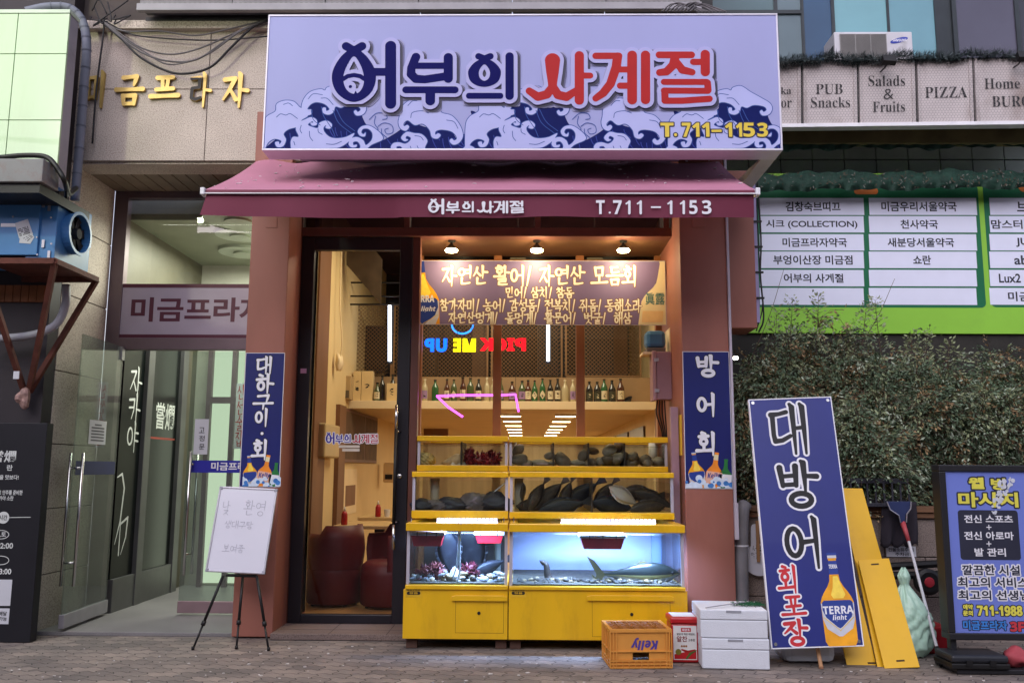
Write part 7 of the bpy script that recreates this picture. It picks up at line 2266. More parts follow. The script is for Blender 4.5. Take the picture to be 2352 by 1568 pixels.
# styrofoam boxes, one on the other
foam_m = mat('styrofoam', (216, 220, 228), .85, var=.04, vs=4, bump=.25, bs=160, dirt=.2, dc=(178, 176, 176), ds=3)
bx0, bx1, bz0, bz1 = rect(1616, 1395, 1769, 1531, -.90)
hmid = at(1690, 1466, -.9).z
fr_m = Matrix.Translation(((bx0 + bx1) / 2, -.7, 0)) @ Matrix.Rotation(rad(-3), 4, 'Z') @ Matrix.Translation((-(bx0 + bx1) / 2, .7, 0))
def foam(label, za, zb, sh):
    T = thing('styrofoam_box', label, 'box', ((bx0 + bx1) / 2, -.7, za), 'stacked styrofoam boxes')
    lid = zb - (zb - za) * .36
    MB().box(bx0 + sh, bx1 + sh, -.90, -.5, za, lid - .001, 0, fr_m).done('box_body', foam_m, T, bevel=.007)
    MB().box(bx0 + sh - .0015, bx1 + sh + .0015, -.9015, -.4985, lid + .001, zb, 0, fr_m).done('lid', foam_m, T, bevel=.007)
    MB().box(bx0 + sh + .004, bx1 + sh - .004, -.897, -.504, lid - .001, lid + .001, 0, fr_m).done('lid_seam', mat('seam_grey', (160, 162, 172), .9), T)
    MB().box((bx0 + bx1) / 2 - .05 + sh, (bx0 + bx1) / 2 + .05 + sh, -.9045, -.9005, zb - .018, zb - .004, 0, fr_m).done('finger_notch', mat('notch_grey', (150, 152, 160), .9), T)
foam('lower white styrofoam fish box on the paving at the foot of the stack', .004, hmid, 0)
foam('upper white styrofoam fish box carrying a green mesh scrap', hmid + .003, at(1690, 1400, -.9).z, -.006)
nb = MB()
zt2 = at(1690, 1400, -.9).z + .006
cx_ = at(1722, 1385, -.75)
for i in range(260):
    a = rnd.uniform(0, 6.28); r = rnd.random() ** .5
    p = Vector((cx_.x + .11 * r * math.cos(a), -.72 + .05 * r * math.sin(a), zt2 + .004 + .02 * (1 - r) * rnd.random()))
    d = Vector((rnd.gauss(0, 1), rnd.gauss(0, 1), rnd.gauss(0, .25))).normalized() * .03
    nb.tube([p, p + d * .5 + Vector((0, 0, .004)), p + d], .0016, 4, cap=False)
tag(nb.done('green_mesh_scrap', mat('green_twine', (36, 96, 60), .6, var=.2), None, base=(cx_.x, -.72, zt2)), 'bundle of dark green mesh lying on the upper styrofoam box', 'mesh')
tag(MB().tube(bez([(cx_.x - .33, -.88, zt2 + .004), (cx_.x - .18, -.8, zt2 + .012), (cx_.x - .02, -.72, zt2 + .02)]), .004, 6).done('thin_rod', M['alu'], None, base=(cx_.x - .2, -.8, zt2)), 'thin grey wire rod lying across the upper styrofoam box', 'rod')
# mauve switch box and blue pump beside the window
x0, x1, z0, z1 = rect(1508, 807, 1543, 917, .5)
T = thing('switch_box', 'mauve wall mounted electrical box with latches at the right edge of the window', 'box', ((x0 + x1) / 2, .6, z0))
MB().box(x0, x1, .5, .68, z0, z1).done('box_body', mat('mauve_metal', (150, 116, 124), .45, var=.08), T, bevel=.006)
MB().box(x0 - .035, x0 - .002, .49, .66, z0 - .01, z1 + .005).done('box_door', mat('mauve_door', (164, 128, 130), .45, var=.08), T, bevel=.006)
lt = MB()
for k in (.18, .82): z = z0 + (z1 - z0) * k; lt.box(x0 - .02, x0 + .02, .484, .4895, z - .015, z + .015)
lt.parts('latch', M['alu'], T, .002)
cb = MB()
for k in range(4): cb.tube(bez([(x0 + .02 + k * .02, .6, z0 + .01), (x0 + .01 + k * .025, .6, z0 - .12), (x0 + .06 + k * .012, .62, z0 - .3), (x0 + .07 + k * .01, .66, z0 - .6)]), .006, 6)
cb.done('cable', M['black'], T, smooth=True)
x0, x1, z0, z1 = rect(1484, 758, 1530, 800, .55)
T = thing('air_pump', 'rounded blue air pump on a small bracket above the mauve box', 'pump', ((x0 + x1) / 2, .62, z0))
MB().box(x0, x1, .55, .72, z0 + .01, z1).done('pump_cover', mat('pump_blue', (66, 116, 160), .35, var=.06, coat=.3), T, bevel=.035)
MB().box(x0 + .006, x1 - .006, .553, .717, z0 - .03, z0 + .009).done('pump_base', mat('pump_grey', (92, 84, 80), .5), T, bevel=.006)
MB().box(x0 - .03, x1 + .05, .54, .76, z0 - .05, z0 - .0315).box(x1 + .03, x1 + .05, .54, .76, z0 - .031, z1 + .02).done('bracket', M['cream2'], T)
x0, x1, z0, z1 = rect(1536, 935, 1550, 1205, .2)
tag(MB().box(RP0 - .075, RP0 - .012, .16, .22, z0, z1).done('tank_side_post', mat('mauve_post', (150, 120, 132), .5), None, bevel=.004, base=(RP0 - .05, .2, z0)), 'slim mauve post standing between the tanks and the right pillar', 'post')
x0, x1, z0, z1 = rect(1553, 952, 1566, 1045, .1)
tag(MB().box(RP0 - .006, RP0 - .0015, .08, .3, z0, z1).done('yellow_sticker', mat('sticker_yellow', (232, 190, 50), .5, var=.1), None, base=(RP0, .2, z0)), 'yellow sticker on the inner face of the right pillar', 'sticker')
# ------------------------------------------------------------------ spotlights in the soffit
bulb = emis('spot_bulb', (255, 226, 160), 30)
for i, (px, nm) in enumerate(((1037, 'leftmost'), (1233, 'middle'), (1432, 'rightmost'))):
    c = at(px, 577, .5); zc = zb1 + .001
    T = thing('spotlight', nm + ' of the three glowing spotlights above the menu banner', 'spotlight', (c.x, .5, zc), 'spotlights above the menu banner')
    MB().lathe((c.x, .5, zc - .02), [(.03, 0), (.035, .02)], 14).tube([(c.x, .5, zc - .02), (c.x, .5, c.z + .05)], .012, 8).lathe((c.x, .5, c.z + .018), [(.05, 0), (.034, .02), (.02, .04)], 16).done('lamp_body', M['black'], T, smooth=False)
    MB().lathe((c.x, .5, c.z - .012), [(.03, .004), (.05, .008), (.056, .016), (.054, .027)], 16).done('bulb', bulb, T, smooth=True)
    L = bpy.data.lights.new('spot_lamp', 'POINT'); L.energy = 3.4; L.color = (1, .78, .46); L.shadow_soft_size = .04
    o = bpy.data.objects.new('spot_lamp', L); COL.objects.link(o); o.location = (c.x, .40, c.z - .08)
# ------------------------------------------------------------------ inside
def area(name, loc, sx, sy, e, col, rot=(0, 0, 0)):
    L = bpy.data.lights.new(name, 'AREA'); L.shape = 'RECTANGLE'; L.size = sx; L.size_y = sy; L.energy = e; L.color = col
    o = bpy.data.objects.new(name, L); COL.objects.link(o); o.location = loc; o.rotation_euler = rot
    return o
warm = emis('ceiling_lamp', (255, 222, 160), 9)
lamp_ys = [4.55, 5.85, 7.15, 8.5, 9.75, 11.25, 12.75]
cl_z = MZ - .1
first = None
for row, (xx, nm) in enumerate(((-.19, 'left'), (.54, 'right'))):
    for k, y in enumerate(lamp_ys):
        if first is None:
            T = thing('ceiling_lamp', '', 'ceiling lamp', (0, 0, 0), 'rows of ceiling lamps in the dining room')
            MB().box(-.14, .14, -.05, .05, -.03, 0).done('lamp_body', M['white'], T); MB().box(-.13, .13, -.045, .045, -.036, -.0305).done('diffuser', warm, T)
            first = T; o = T
        else:
            o = first.copy(); COL.objects.link(o)
            for ch in first.children:
                d = ch.copy(); COL.objects.link(d); d.parent = o
        o.location = (xx, y, cl_z - .001)
        o['label'] = 'warm ceiling lamp bar in the %s row, %s from the window' % (nm, ('nearest', 'second', 'third', 'fourth', 'fifth', 'sixth', 'farthest')[k])
area('dining_light', (.1, 6.5, cl_z - .06), 1.6, 4.5, 30, (1, .84, .62))
area('dining_light', (.1, 11, cl_z - .06), 1.6, 4, 24, (1, .84, .62))
# pendant lamps high in the void and their light
for px, lb in ((1190, 'pale pendant lamp shade seen above the banner left of centre'), (1366, 'pale pendant lamp shade seen above the banner right of centre')):
    c = at(px, 592, 2.3)
    T = thing('pendant_lamp', lb, 'lamp', c, 'pendant lamps in the void')
    MB().lathe((c.x, c.y, c.z - .1), [(.11, 0), (.06, .2)], 18).done('lamp_shade', emis('shade_glow', (255, 226, 150), 1.6), T, smooth=True)
    MB().tube([(c.x, c.y, c.z + .1), (c.x, c.y, 4.3)], .006, 6).done('cord', M['black'], T)
area('void_light', (-.2, 2.3, 4.1), 2.2, 1.2, 48, (1, .84, .6))
# bottles on the ledge
bm = {'clear': mat('bottle_clear', (176, 164, 130), .15, var=.1), 'green': mat('bottle_green', (40, 92, 52), .15, var=.15, spec=.7), 'dark': mat('bottle_dark', (26, 28, 26), .15, var=.1, spec=.7), 'brown': mat('bottle_brown', (74, 36, 22), .15, var=.15, spec=.7), 'olive': mat('bottle_olive', (70, 84, 48), .15, var=.15, spec=.7)}
lbw = mat('label_paper', (212, 200, 168), .6); lbd = mat('label_dark', (60, 60, 40), .6); lbp = mat('label_mauve', (150, 120, 160), .6)
row = [(975, 'clear', 'p', .28), (999, 'green', 'n', .30), (1026, 'brown', 'w', .29), (1042, 'olive', 'd', .29), (1063, 'brown', 'w', .29), (1080, 'olive', 'n', .29), (1099, 'dark', 'w', .30), (1118, 'clear', 'n', .30), (1133, 'clear', 'n', .30), (1150, 'olive', 'p', .30),
 (1176, 'brown', 'p', .27), (1199, 'olive', 'p', .29), (1213, 'brown', 'w', .28), (1228, 'green', 'd', .29), (1246, 'green', 'd', .30), (1264, 'dark', 'w', .29), (1281, 'dark', 'w', .28), (1298, 'clear', 'n', .30), (1316, 'clear', 'p', .30), (1336, 'brown', 'n', .28), (1354, 'dark', 'b', .28), (1372, 'dark', 'b', .28), (1388, 'green', 'w', .29), (1406, 'dark', 'b', .28), (1426, 'brown', 'w', .28), (877, 'dark', 'n', .31), (866, 'olive', 'w', .25), (901, 'dark', 'w', .36)]
word_ = {'w': 'a white paper label', 'd': 'a white diamond label', 'p': 'a pale mauve label', 'n': 'no clear label', 'b': 'a dark square label'}
cn = {}
ordn = ['first', 'second', 'third', 'fourth', 'fifth', 'sixth', 'seventh', 'eighth']
row.sort()
for px, cc, lk_, h in row:
    c = at(px, 918, 3.78); z = MZ + .001
    key = (cc, lk_); cn[key] = cn.get(key, 0) + 1
    tot_ = sum(1 for r_ in row if (r_[1], r_[2]) == key)
    lb = '%s bottle with %s on the mezzanine ledge' % (cc, word_[lk_])
    if tot_ > 1: lb += ', %s from the left' % ordn[cn[key] - 1]
    T = thing('sake_bottle', lb, 'bottle', (c.x, 3.78, z), 'sake bottles along the mezzanine ledge')
    r2_ = random.Random(px); R0 = .043 * r2_.uniform(.84, 1.08); h *= r2_.uniform(.9, 1.06); sh_ = r2_.uniform(-.05, .06)
    MB().lathe((c.x, 3.78, z), [(R0 * .9, 0), (R0, .01), (R0, h * (.55 + sh_)), (R0 * .8, h * (.65 + sh_)), (R0 * .42, h * (.78 + sh_ * .5)), (R0 * .33, h * .9), (R0 * .33, h * .93)], 14).done('glass_body', bm[cc], T, smooth=True)
    MB().lathe((c.x, 3.78, z + h * .93), [(R0 * .4, 0), (R0 * .4, h * .07)], 10).done('cap', bm['dark'] if cc != 'clear' else lbw, T)
    if lk_ != 'n':
        m_ = {'w': lbw, 'd': lbw, 'p': lbp, 'b': lbd}[lk_]
        lm_ = MB(); n_ = 8; zc = h * .3
        for k in range(n_):
            a0, a1 = math.pi + math.pi * (k / n_ - .0), math.pi + math.pi * ((k + 1) / n_)
            a0 = math.pi * 1.5 + (k / n_ - .5) * 2.0; a1 = math.pi * 1.5 + ((k + 1) / n_ - .5) * 2.0
            def e_(a):
                if lk_ == 'd': return (1 - abs(a - math.pi * 1.5) / 1.0) * .5 + .02
                return .5
            r1 = R0 + .0012
            hh = h * .36
            lm_.quad((c.x + r1 * math.cos(a0), 3.78 + r1 * math.sin(a0), z + zc - hh * e_(a0)), (c.x + r1 * math.cos(a1), 3.78 + r1 * math.sin(a1), z + zc - hh * e_(a1)), (c.x + r1 * math.cos(a1), 3.78 + r1 * math.sin(a1), z + zc + hh * e_(a1)), (c.x + r1 * math.cos(a0), 3.78 + r1 * math.sin(a0), z + zc + hh * e_(a0)))
        lo = lm_.done('label_paper', m_, T)
        pn_ = Pan((c.x - R0, 3.78 - R0 - .002, z + h), (c.x + R0, 3.78 - R0 - .002, z + h), (c.x - R0, 3.78 - R0 - .002, z))
        F = Field(0, 0, pn_.w, pn_.h, .002); r_ = random.Random(px)
        for k in range(5):
            x, y = pn_.w * r_.uniform(.4, .6), h * r_.uniform(.6, .8); F.stroke([(x - .008, y, .002), (x + .01, y + r_.uniform(-.01, .014), .003)])
        lay('brush_mark', F, pn_, 0, M['ink'] if lk_ != 'b' else lbw, T)
# gift boxes and dispenser at the left end of the ledge
boxm = mat('gift_card', (214, 188, 138), .7, var=.05)
for (l, t, r, Y, lb) in ((784, 826, 812, 3.9, 'tallest cream gift box behind the shorter ones on the ledge'), (811, 852, 829, 3.76, 'cream gift box in the middle of the ledge trio'), (830, 852, 856, 3.76, 'cream gift box at the right of the ledge trio'), (888, 880, 912, 3.70, 'short cream carton with black brush writing near the door stile')):
    x0, x1, z0, z1 = rect(l, t, r, 918, Y)
    T = thing('gift_box', lb, 'box', ((x0 + x1) / 2, Y + .06, MZ), 'gift boxes on the ledge')
    MB().box(x0, x1, Y, Y + .1, MZ + .002, z1).done('carton', boxm, T, bevel=.002)
    pn_ = ypan(l, t, r, 918, Y - .001)
    F = Field(0, 0, pn_.w, pn_.h, .003)
    for k in range(7):
        x, y = pn_.w * rnd.uniform(.4, .6), pn_.h * rnd.uniform(.3, .65); F.stroke([(x - .014, y, .003), (x + .014, y + rnd.uniform(-.02, .02), .005)])
    lay('brush_mark', F, pn_, .0, M['ink'], T)
x0, x1, z0, z1 = rect(768, 862, 806, 917, 3.45)
T = thing('wall_dispenser', 'beige wall box with printed front beside the gift boxes', 'box', ((x0 + x1) / 2, 3.5, z0))
MB().box(x0, x1, 3.45, 3.62, z0, z1).done('casing', mat('beige_case', (176, 150, 106), .6, var=.08), T, bevel=.008)
MB().box(x0 + .06, x1 - .02, 3.444, 3.449, z0 + .02, z0 + .11).done('window', mat('slot_grey', (92, 80, 64), .5), T)
# menu chalkboard, wall units
T = thing('chalkboard', 'dark framed chalkboard menu on the side wall seen through the door', 'chalkboard', (IX0, 4.2, 1.35))
MB().box(IX0 + .001, IX0 + .03, 3.1, 5.6, 1.38, 2.03).done('frame', M['terra_dark'], T, bevel=.004)
MB().box(IX0 + .031, IX0 + .034, 3.15, 4.6, 1.42, 1.99).box(IX0 + .031, IX0 + .034, 4.66, 5.55, 1.42, 1.99).done('slate', mat('slate_face', (84, 62, 44), .7, var=.25, vs=7), T)
T = thing('wall_cabinet', 'flat pale control cabinet on the side wall in front of the chalkboard', 'cabinet', (IX0, 2.35, 1.2))
MB().box(IX0 + .001, IX0 + .10, 2.05, 2.75, 1.42, 1.78).done('casing', mat('cabinet_beige', (186, 164, 120), .5, var=.05), T, bevel=.02)
# tables and chairs
def table(label, px, py, Y, w_, d_):
    c = at(px, py, Y)
    T = thing('dining_table', label, 'table', (c.x, Y, .04), 'dining tables')
    MB().box(c.x - w_ / 2, c.x + w_ / 2, Y, Y + d_, c.z - .035, c.z).done('tabletop', mat('table_cream', (206, 176, 124), .35, var=.06), T, bevel=.006)
    MB().box(c.x - .05, c.x + .05, Y + d_ / 2 - .05, Y + d_ / 2 + .05, .05, c.z - .036).box(c.x - .25, c.x + .25, Y + d_ / 2 - .2, Y + d_ / 2 + .2, .042, .06).done('pedestal', M['black'], T)
    return c
tc1 = table('cream dining table nearest the glass door', 860, 1207, 2.0, .85, .7)
tc2 = table('second cream dining table deeper inside behind the first', 900, 1188, 3.2, .8, .7)
chairm = mat('chair_maroon', (84, 16, 22), .5, var=.15, vs=5)
def chair(label, px, Y, s, rot):
    c = at(px, 1290, Y)
    T = thing('tub_chair', label, 'chair', (c.x, Y, .04), 'maroon chairs by the door')
    v, f = [], []
    N = 18
    for j in range(2):
        for i in range(N + 1):
            a = rot + math.pi * (-.15 + 1.3 * i / N)
            for q, z in ((.26, .38), (.28, .55), (.27, .66), (.25, .78 if .2 < i / N < .8 else .70)):
                r = q - .04 * j; v.append((c.x + r * math.cos(a), Y + r * math.sin(a), z))
    n1 = (N + 1) * 4
    for j in range(2):
        for i in range(N):
            for k in range(3):
                a = j * n1 + i * 4 + k; f.append((a, a + 4, a + 5, a + 1))
    for i in range(N):
        a = i * 4 + 3; f.append((a, a + 4, a + 4 + n1, a + n1))
    for e in (0, N):
        for k in range(3):
            a = e * 4 + k; f.append((a, a + 1, a + 1 + n1, a + n1))
    link_mesh('backrest', v, f, chairm, T, smooth=True)
    MB().lathe((c.x, Y, .36), [(.22, 0), (.245, .03), (.245, .08), (.2, .11)] if False else [(.24, -.3), (.262, -.28), (.262, -.02), (.25, .06), (.2, .1)], 20).done('seat', chairm, T, smooth=True)
    for a in (.6, 2.2, 3.8, 5.4):
        MB().tube([(c.x + .17 * math.cos(a), Y + .17 * math.sin(a), .37), (c.x + .22 * math.cos(a), Y + .22 * math.sin(a), .045)], .016, 8).done('leg', M['black'], T)
chair('maroon tub chair left of the dining table by the door', 770, 1.45, 1, -2.2)
chair('maroon tub chair right of the dining table by the door stile', 893, 1.35, 1, -1.0)
ketch = mat('ketchup_red', (160, 26, 26), .35, var=.08)
for (px, c, lb) in ((791, tc1, 'red squeeze bottle on the nearest dining table'), (868, tc2, 'red squeeze bottle on the farther dining table')):
    y = c.y + .12; x = at(px, 1190, y).x
    T = thing('sauce_bottle', lb, 'bottle', (x, y, c.z), 'red squeeze bottles')
    MB().lathe((x, y, c.z + .001), [(.032, 0), (.034, .02), (.032, .11), (.018, .14)], 14).done('bottle_body', ketch, T, smooth=True)
    MB().lathe((x, y, c.z + .141), [(.014, 0), (.004, .045)], 10).done('nozzle', M['white'], T, smooth=True)
x, y = at(889, 1175, tc2.y + .1).x, tc2.y + .1
tag(MB().lathe((x, y, tc2.z + .001), [(.03, 0), (.038, .085), (.036, .086), (.03, .01)], 14).done('paper_cup', M['white'], None, base=(x, y, tc2.z)), 'white paper cup on the farther dining table', 'cup')
# small clutter in the room
T = thing('wall_cable', 'loose pale cable hanging down the side wall behind the door glass', 'cable', (IX0 + .04, 2.7, 2.2))
MB().tube(bez([(IX0 + .05, 2.72, 3.9), (IX0 + .06, 2.7, 3.2), (IX0 + .09, 2.74, 2.7), (IX0 + .05, 2.7, 2.4)], 8), .009, 6).blob((IX0 + .07, 2.72, 2.5), (.04, .05, .09), 2, .3, 10, 7).done('cable', M['cream2'], T, smooth=True)
x = at(1444, 912, 3.8).x
T = thing('black_bowl', 'small tilted black bowl at the right end of the bottle ledge', 'bowl', (x, 3.8, MZ))
MB().lathe((x, 3.8, MZ + .004), [(.03, 0), (.07, .05), (.066, .052), (.028, .008)], 16, axis=(-.5, -.3, 1)).done('bowl_shell', M['black'], T, smooth=True)
for (l, t, r, b_, nm, lb, m_) in ((1490, 945, 1518, 1000, 'door_plate', 'brown restroom door plate on the right side wall', M['bcol']), (880, 1062, 906, 1108, 'towel_box', 'cream towel box on the wall right of the chalkboard', M['cream2'])):
    x0, x1, z0, z1 = rect(l, t, r, b_, 5.9); T = thing(nm, lb, 'wall box', (x0, 5.9, z0))
    MB().box(x0, x1, 5.9, 6.05, z0, z1).done('casing', m_, T, bevel=.02); MB().box(x0 + .03, x1 - .03, 5.894, 5.899, z0 + .05, z0 + .12).done('slot', M['black'], T)
T = thing('calendar_sheet', 'cream paper sheet pinned on the side wall below the chalkboard', 'poster', (IX0 + .01, 4.0, .7))
MB().box(IX0 + .001, IX0 + .006, 3.5, 4.3, .75, 1.3).done('sheet', M['cream2'], T); MB().box(IX0 + .0065, IX0 + .008, 3.6, 4.2, .85, 1.1).done('print', M['bcol'], T)
# door logo sticker
sp2 = ypan(740, 985, 880, 1040, FY + .026)
k2 = (869 - 748) / (1642 - 763)
def dp2(px, py): return sp2.px(748 + (px - 763) * k2, 992 + (py - 96) * (29 / 162))
A, B = logo(dp2, k2 * sp2.w / 140, lambda: (Field(0, 0, sp2.w, sp2.h, .0016), Field(0, 0, sp2.w, sp2.h, .0016)))
Cc = Field(0, 0, sp2.w, sp2.h, .0016); Cc.d = np.minimum(A.d, B.d)
st_ = lay('door_logo', Cc, sp2, 0, M['letter_white'], door, level=.006)
lay('navy_lettering', A, sp2, .0006, mat('logo_violet', (52, 40, 150), .5), st_); lay('red_lettering', B, sp2, .0006, mat('logo_crimson', (170, 40, 60), .5), st_)
for (t, b_) in ((1022, 1028), (1030, 1036)):
    a = sp2.box(778 if t < 1025 else 786, t, 826, b_); MB().quad(*[sp2.at(x, y, 0) for x, y in ((a[0], a[1]), (a[2], a[1]), (a[2], a[3]), (a[0], a[3]))]).done('small_print', mat('small_print', (200, 190, 176), .6), door)
# neon words facing the room, so seen mirrored from the street
def neon(label, tx, box, col, s):
    pn_ = ypan(*box, 1.35)
    T = thing('neon_word', label, 'neon sign', pn_.at(pn_.w / 2, pn_.h), 'neon words behind the window')
    text(T, pn_, sans(tx), box, emis('neon_' + label.split()[0], col, s), 0, .035, mirror=True, name='lit_letters')
    MB().tube([pn_.at(.04, 0), pn_.at(.04, -.6)], .003, 5).tube([pn_.at(pn_.w - .04, 0), pn_.at(pn_.w - .04, -.6)], .003, 5).done('hanger', M['black'], T)
neon('blue neon word UP seen mirrored behind the window', 'UP', (975, 777, 1027, 808), (20, 90, 255), 1.5)
neon('yellow neon word ME seen mirrored behind the window', 'ME', (1041, 777, 1093, 808), (250, 225, 20), 1.15)
neon('red neon word PICK seen mirrored behind the window', 'PICK', (1102, 776, 1208, 806), (255, 20, 30), 1.3)
ring = [at(1062 + 24 * math.cos(a), 746 + 20 * math.sin(a), 1.36) for a in [i * math.pi / 16 for i in range(33)]]
T = thing('neon_ring', 'blue neon ring half hidden by the banner', 'neon sign', ring[0]); MB().tube(ring, .008, 8).done('tube', emis('neon_ring_blue', (30, 110, 255), 2.2), T, smooth=True)
MB().tube([ring[8], ring[8] + Vector((0, .02, 0))], .004, 6).tube([ring[24], ring[24] + Vector((0, .02, .3))], .003, 6).done('hanger', M['black'], T)
pk = [at(1003, 909, 1.5), at(1060, 907.5, 1.5), at(1135, 907.5, 1.5), at(1184, 905.5, 1.5), at(1191, 945, 1.5)]
T = thing('pink_neon_line', 'bent pink neon tube glowing behind the window under the bottles', 'neon tube', pk[0])
MB().tube(pk, .0095, 8).tube([at(1003, 909, 1.5), at(1030, 935, 1.5), at(1063, 957, 1.5)], .0095, 8).done('tube', emis('neon_pink', (226, 70, 240), 2.6), T, smooth=True)
MB().tube([pk[1], pk[1] + Vector((0, 0, 2.0))], .002, 5).tube([pk[3], pk[3] + Vector((0, 0, 2.0))], .002, 5).done('hanging_wire', M['black'], T)
for (px, lb) in ((895, 'white upright tube light seen through the door'), (1259, 'white upright tube light behind the middle window pane')):
    a, c = at(px, 700, 3.75), at(px, 829, 3.75)
    T = thing('tube_light', lb, 'tube light', c, 'upright tube lights upstairs')
    MB().tube([c, a], .02, 10).done('tube', emis('tube_white', (226, 234, 255), 3.2), T, smooth=True)
    MB().box(c.x - .03, c.x + .03, 3.78, 3.82, c.z - .03, a.z + .03).done('fitting', M['black'], T)

# ------------------------------------------------------------------ left edge
LB = thing('left_building', 'dark clad neighbour building with wood strip at the left edge', 'building', (-4.5, 0, 0))
lx1 = ex0 - .004
MB().box(lx1 - 3, lx1, -.1, SY - .003, .004, 8).done('wall', mat('dark_cladding', (44, 38, 42), .6, var=.25, vs=2, dirt=.3, dc=(70, 52, 44)), LB)
x0, x1, z0, z1 = rect(-60, 655, 104, 693, -.12)
ws = MB()
for k in range(9):
    a = x0 + (x1 - x0) * k / 9; ws.box(a, a + (x1 - x0) / 9 - .006, -.125, -.1005, z0, z1)
ws.done('wood_strip', mat('weathered_plank', (128, 78, 44), .7, var=.3, vs=6), LB)
# pale green lightbox sign
gx1 = at(146, 200, -.55).x; gz1 = at(60, 23, -.55).z; gz0 = at(60, 425, -.55).z
T = thing('green_panel_sign', 'pale green panelled sign box with a bright lamp reflection at the top left', 'sign box', (gx1 - 1, -.4, gz0))
pg_ = mat('pale_green_panel', (178, 204, 166), .22, var=.04, vs=1.2, dirt=.22, dc=(150, 160, 120), ds=1.1, stretch=(2, 2, .35), coat=.5)
vx_ = at(27, 200, -.55).x; hz_ = [gz1 - .03, at(60, 124, -.55).z, at(60, 276, -.55).z, gz0]
pm = MB()
for (a, c) in ((gx1 - 2.2, vx_ - .003), (vx_ + .003, gx1)):
    for (d, e) in zip(hz_[1:], hz_[:-1]):
        pm.box(a, c, -.55, -.53, d + .003, e - .003)
pm.done('panel', pg_, T, bevel=.0015)
MB().box(gx1 - 2.2, gx1 + .004, -.556, -.40, gz1 - .029, gz1).done('top_trim', mat('pale_trim', (190, 206, 186), .4), T)
MB().box(gx1 - 2.2, gx1 - .002, -.528, -.41, gz0, gz1 - .03).done('side_casing', mat('lilac_casing', (150, 146, 156), .55, var=.08, dirt=.5, dc=(70, 60, 50)), T)
fl_loc = Vector((-4.55, -2.9, 4.75))
T = thing('street_floodlight', 'street floodlight on an arm outside the left edge of the view', 'floodlight', fl_loc)
MB().box(fl_loc.x - .12, fl_loc.x + .12, fl_loc.y - .1, fl_loc.y - .04, fl_loc.z - .1, fl_loc.z + .1).tube([fl_loc + Vector((-.05, -.1, 0)), fl_loc + Vector((-1.5, -.1, .1)), fl_loc + Vector((-1.5, -.1, -4.74))], .04, 8).done('lamp_body', M['black'], T)
L = bpy.data.lights.new('floodlight', 'SPOT'); L.energy = 56; L.color = (.92, 1.0, .66); L.shadow_soft_size = .07; L.spot_size = rad(95); L.spot_blend = .8
o = bpy.data.objects.new('floodlight', L); COL.objects.link(o); o.location = fl_loc
o.rotation_euler = (Vector((-3.1, .05, 4.2)) - fl_loc).to_track_quat('-Z', 'Y').to_euler()
# conduit
grey_c = mat('conduit_grey', (112, 116, 130), .5, var=.12, vs=5, bump=.1, bs=30, dirt=.35)
T = thing('conduit_pipe', 'thick grey corrugated conduit curving over the pale green sign and down', 'pipe', at(180, 300, -.16))
P = bez([at(60, 27, -.3), at(110, 17, -.25), at(160, 20, -.2), at(190, 52, -.16), at(199, 110, -.14), at(192, 210, -.14), at(184, 320, -.14), at(172, 460, -.14)], 12)
MB().tube(P, .036, 14).done('conduit', grey_c, T, smooth=True)
cl_ = MB()
for k in range(14, len(P) - 2, 5): cl_.tube([P[k] - (P[k + 1] - P[k]).normalized() * .006, P[k] + (P[k + 1] - P[k]).normalized() * .006], .039, 14)
cl_.parts('coupling', mat('conduit_ring', (92, 96, 110), .5), T)
MB().tube(bez([at(152, 655, -.2), at(150, 700, -.22), at(128, 745, -.25), at(70, 770, -.28), at(-40, 780, -.3)], 8), .032, 12).done('conduit', mat('conduit_pale', (150, 150, 158), .5, var=.1), T, smooth=True)
# canopy block over the fan
x0, x1, z0, z1 = rect(-120, 364, 98, 421, -1.0)
T = thing('fan_canopy', 'flaking grey metal canopy with a black cable over the blue fan', 'canopy', (x1 - .4, -.7, z0))
MB().box(x0, x1, -1.0, -.78, z0 + .012, z1).done('cover', mat('flaking_grey', (122, 122, 124), .7, var=.1, dirt=.55, dc=(120, 70, 58), ds=7), T, bevel=.006)
MB().box(x0, x1 - .03, -.97, -.26, z0 - .06, z0 + .011).done('underside', M['black'], T)
MB().tube(bez([at(0, 362, -.9), at(60, 357, -.9), at(108, 362, -.9), at(135, 392, -.9), at(150, 420, -.85), at(158, 445, -.5), at(175, 432, -.3)], 8), .02, 8).tube(bez([at(120, 372, -.85), at(146, 415, -.8), at(152, 450, -.6), at(140, 470, -.5)], 8), .014, 8).done('cable', M['black'], T, smooth=True)
# blue exhaust fan
FYN, FYF = -.66, -.16
fbx1 = at(130, 520, FYN).x; fz1 = at(100, 449, FYN).z; fz0 = at(100, 596, FYN).z
T = thing('exhaust_fan', 'blue metal exhaust fan box with round outlet on a rusty bracket', 'fan', (fbx1 - .3, -.4, fz0))
fb = mat('fan_blue', (70, 124, 178), .42, var=.08, vs=3, dirt=.18, dc=(60, 84, 110), coat=.1)
MB().box(fbx1 - .22, fbx1, FYN, FYF, fz0, fz1).done('casing', fb, T, bevel=.004)
sx = at(93, 520, FYN).x
MB().box(fbx1 - 1.6, sx, FYN - .02, FYF, fz0 + .03, fz1 + .02).done('filter_box', fb, T, bevel=.004)
MB().box(sx + .001, fbx1 - .221, FYN + .015, FYF, fz0 + .006, fz1 - .006).done('link_duct', fb, T) if sx + .001 < fbx1 - .221 else None
cy_, cz_ = (FYN + FYF) / 2 - .03, (fz0 + fz1) / 2 + .01
ring_ = MB(); n = 28; R_ = .16
prof = [(R_, 0), (R_, .06), (R_ + .012, .06), (R_ + .012, .07), (R_ - .012, .07), (R_ - .012, .0)]
v, f = [], []
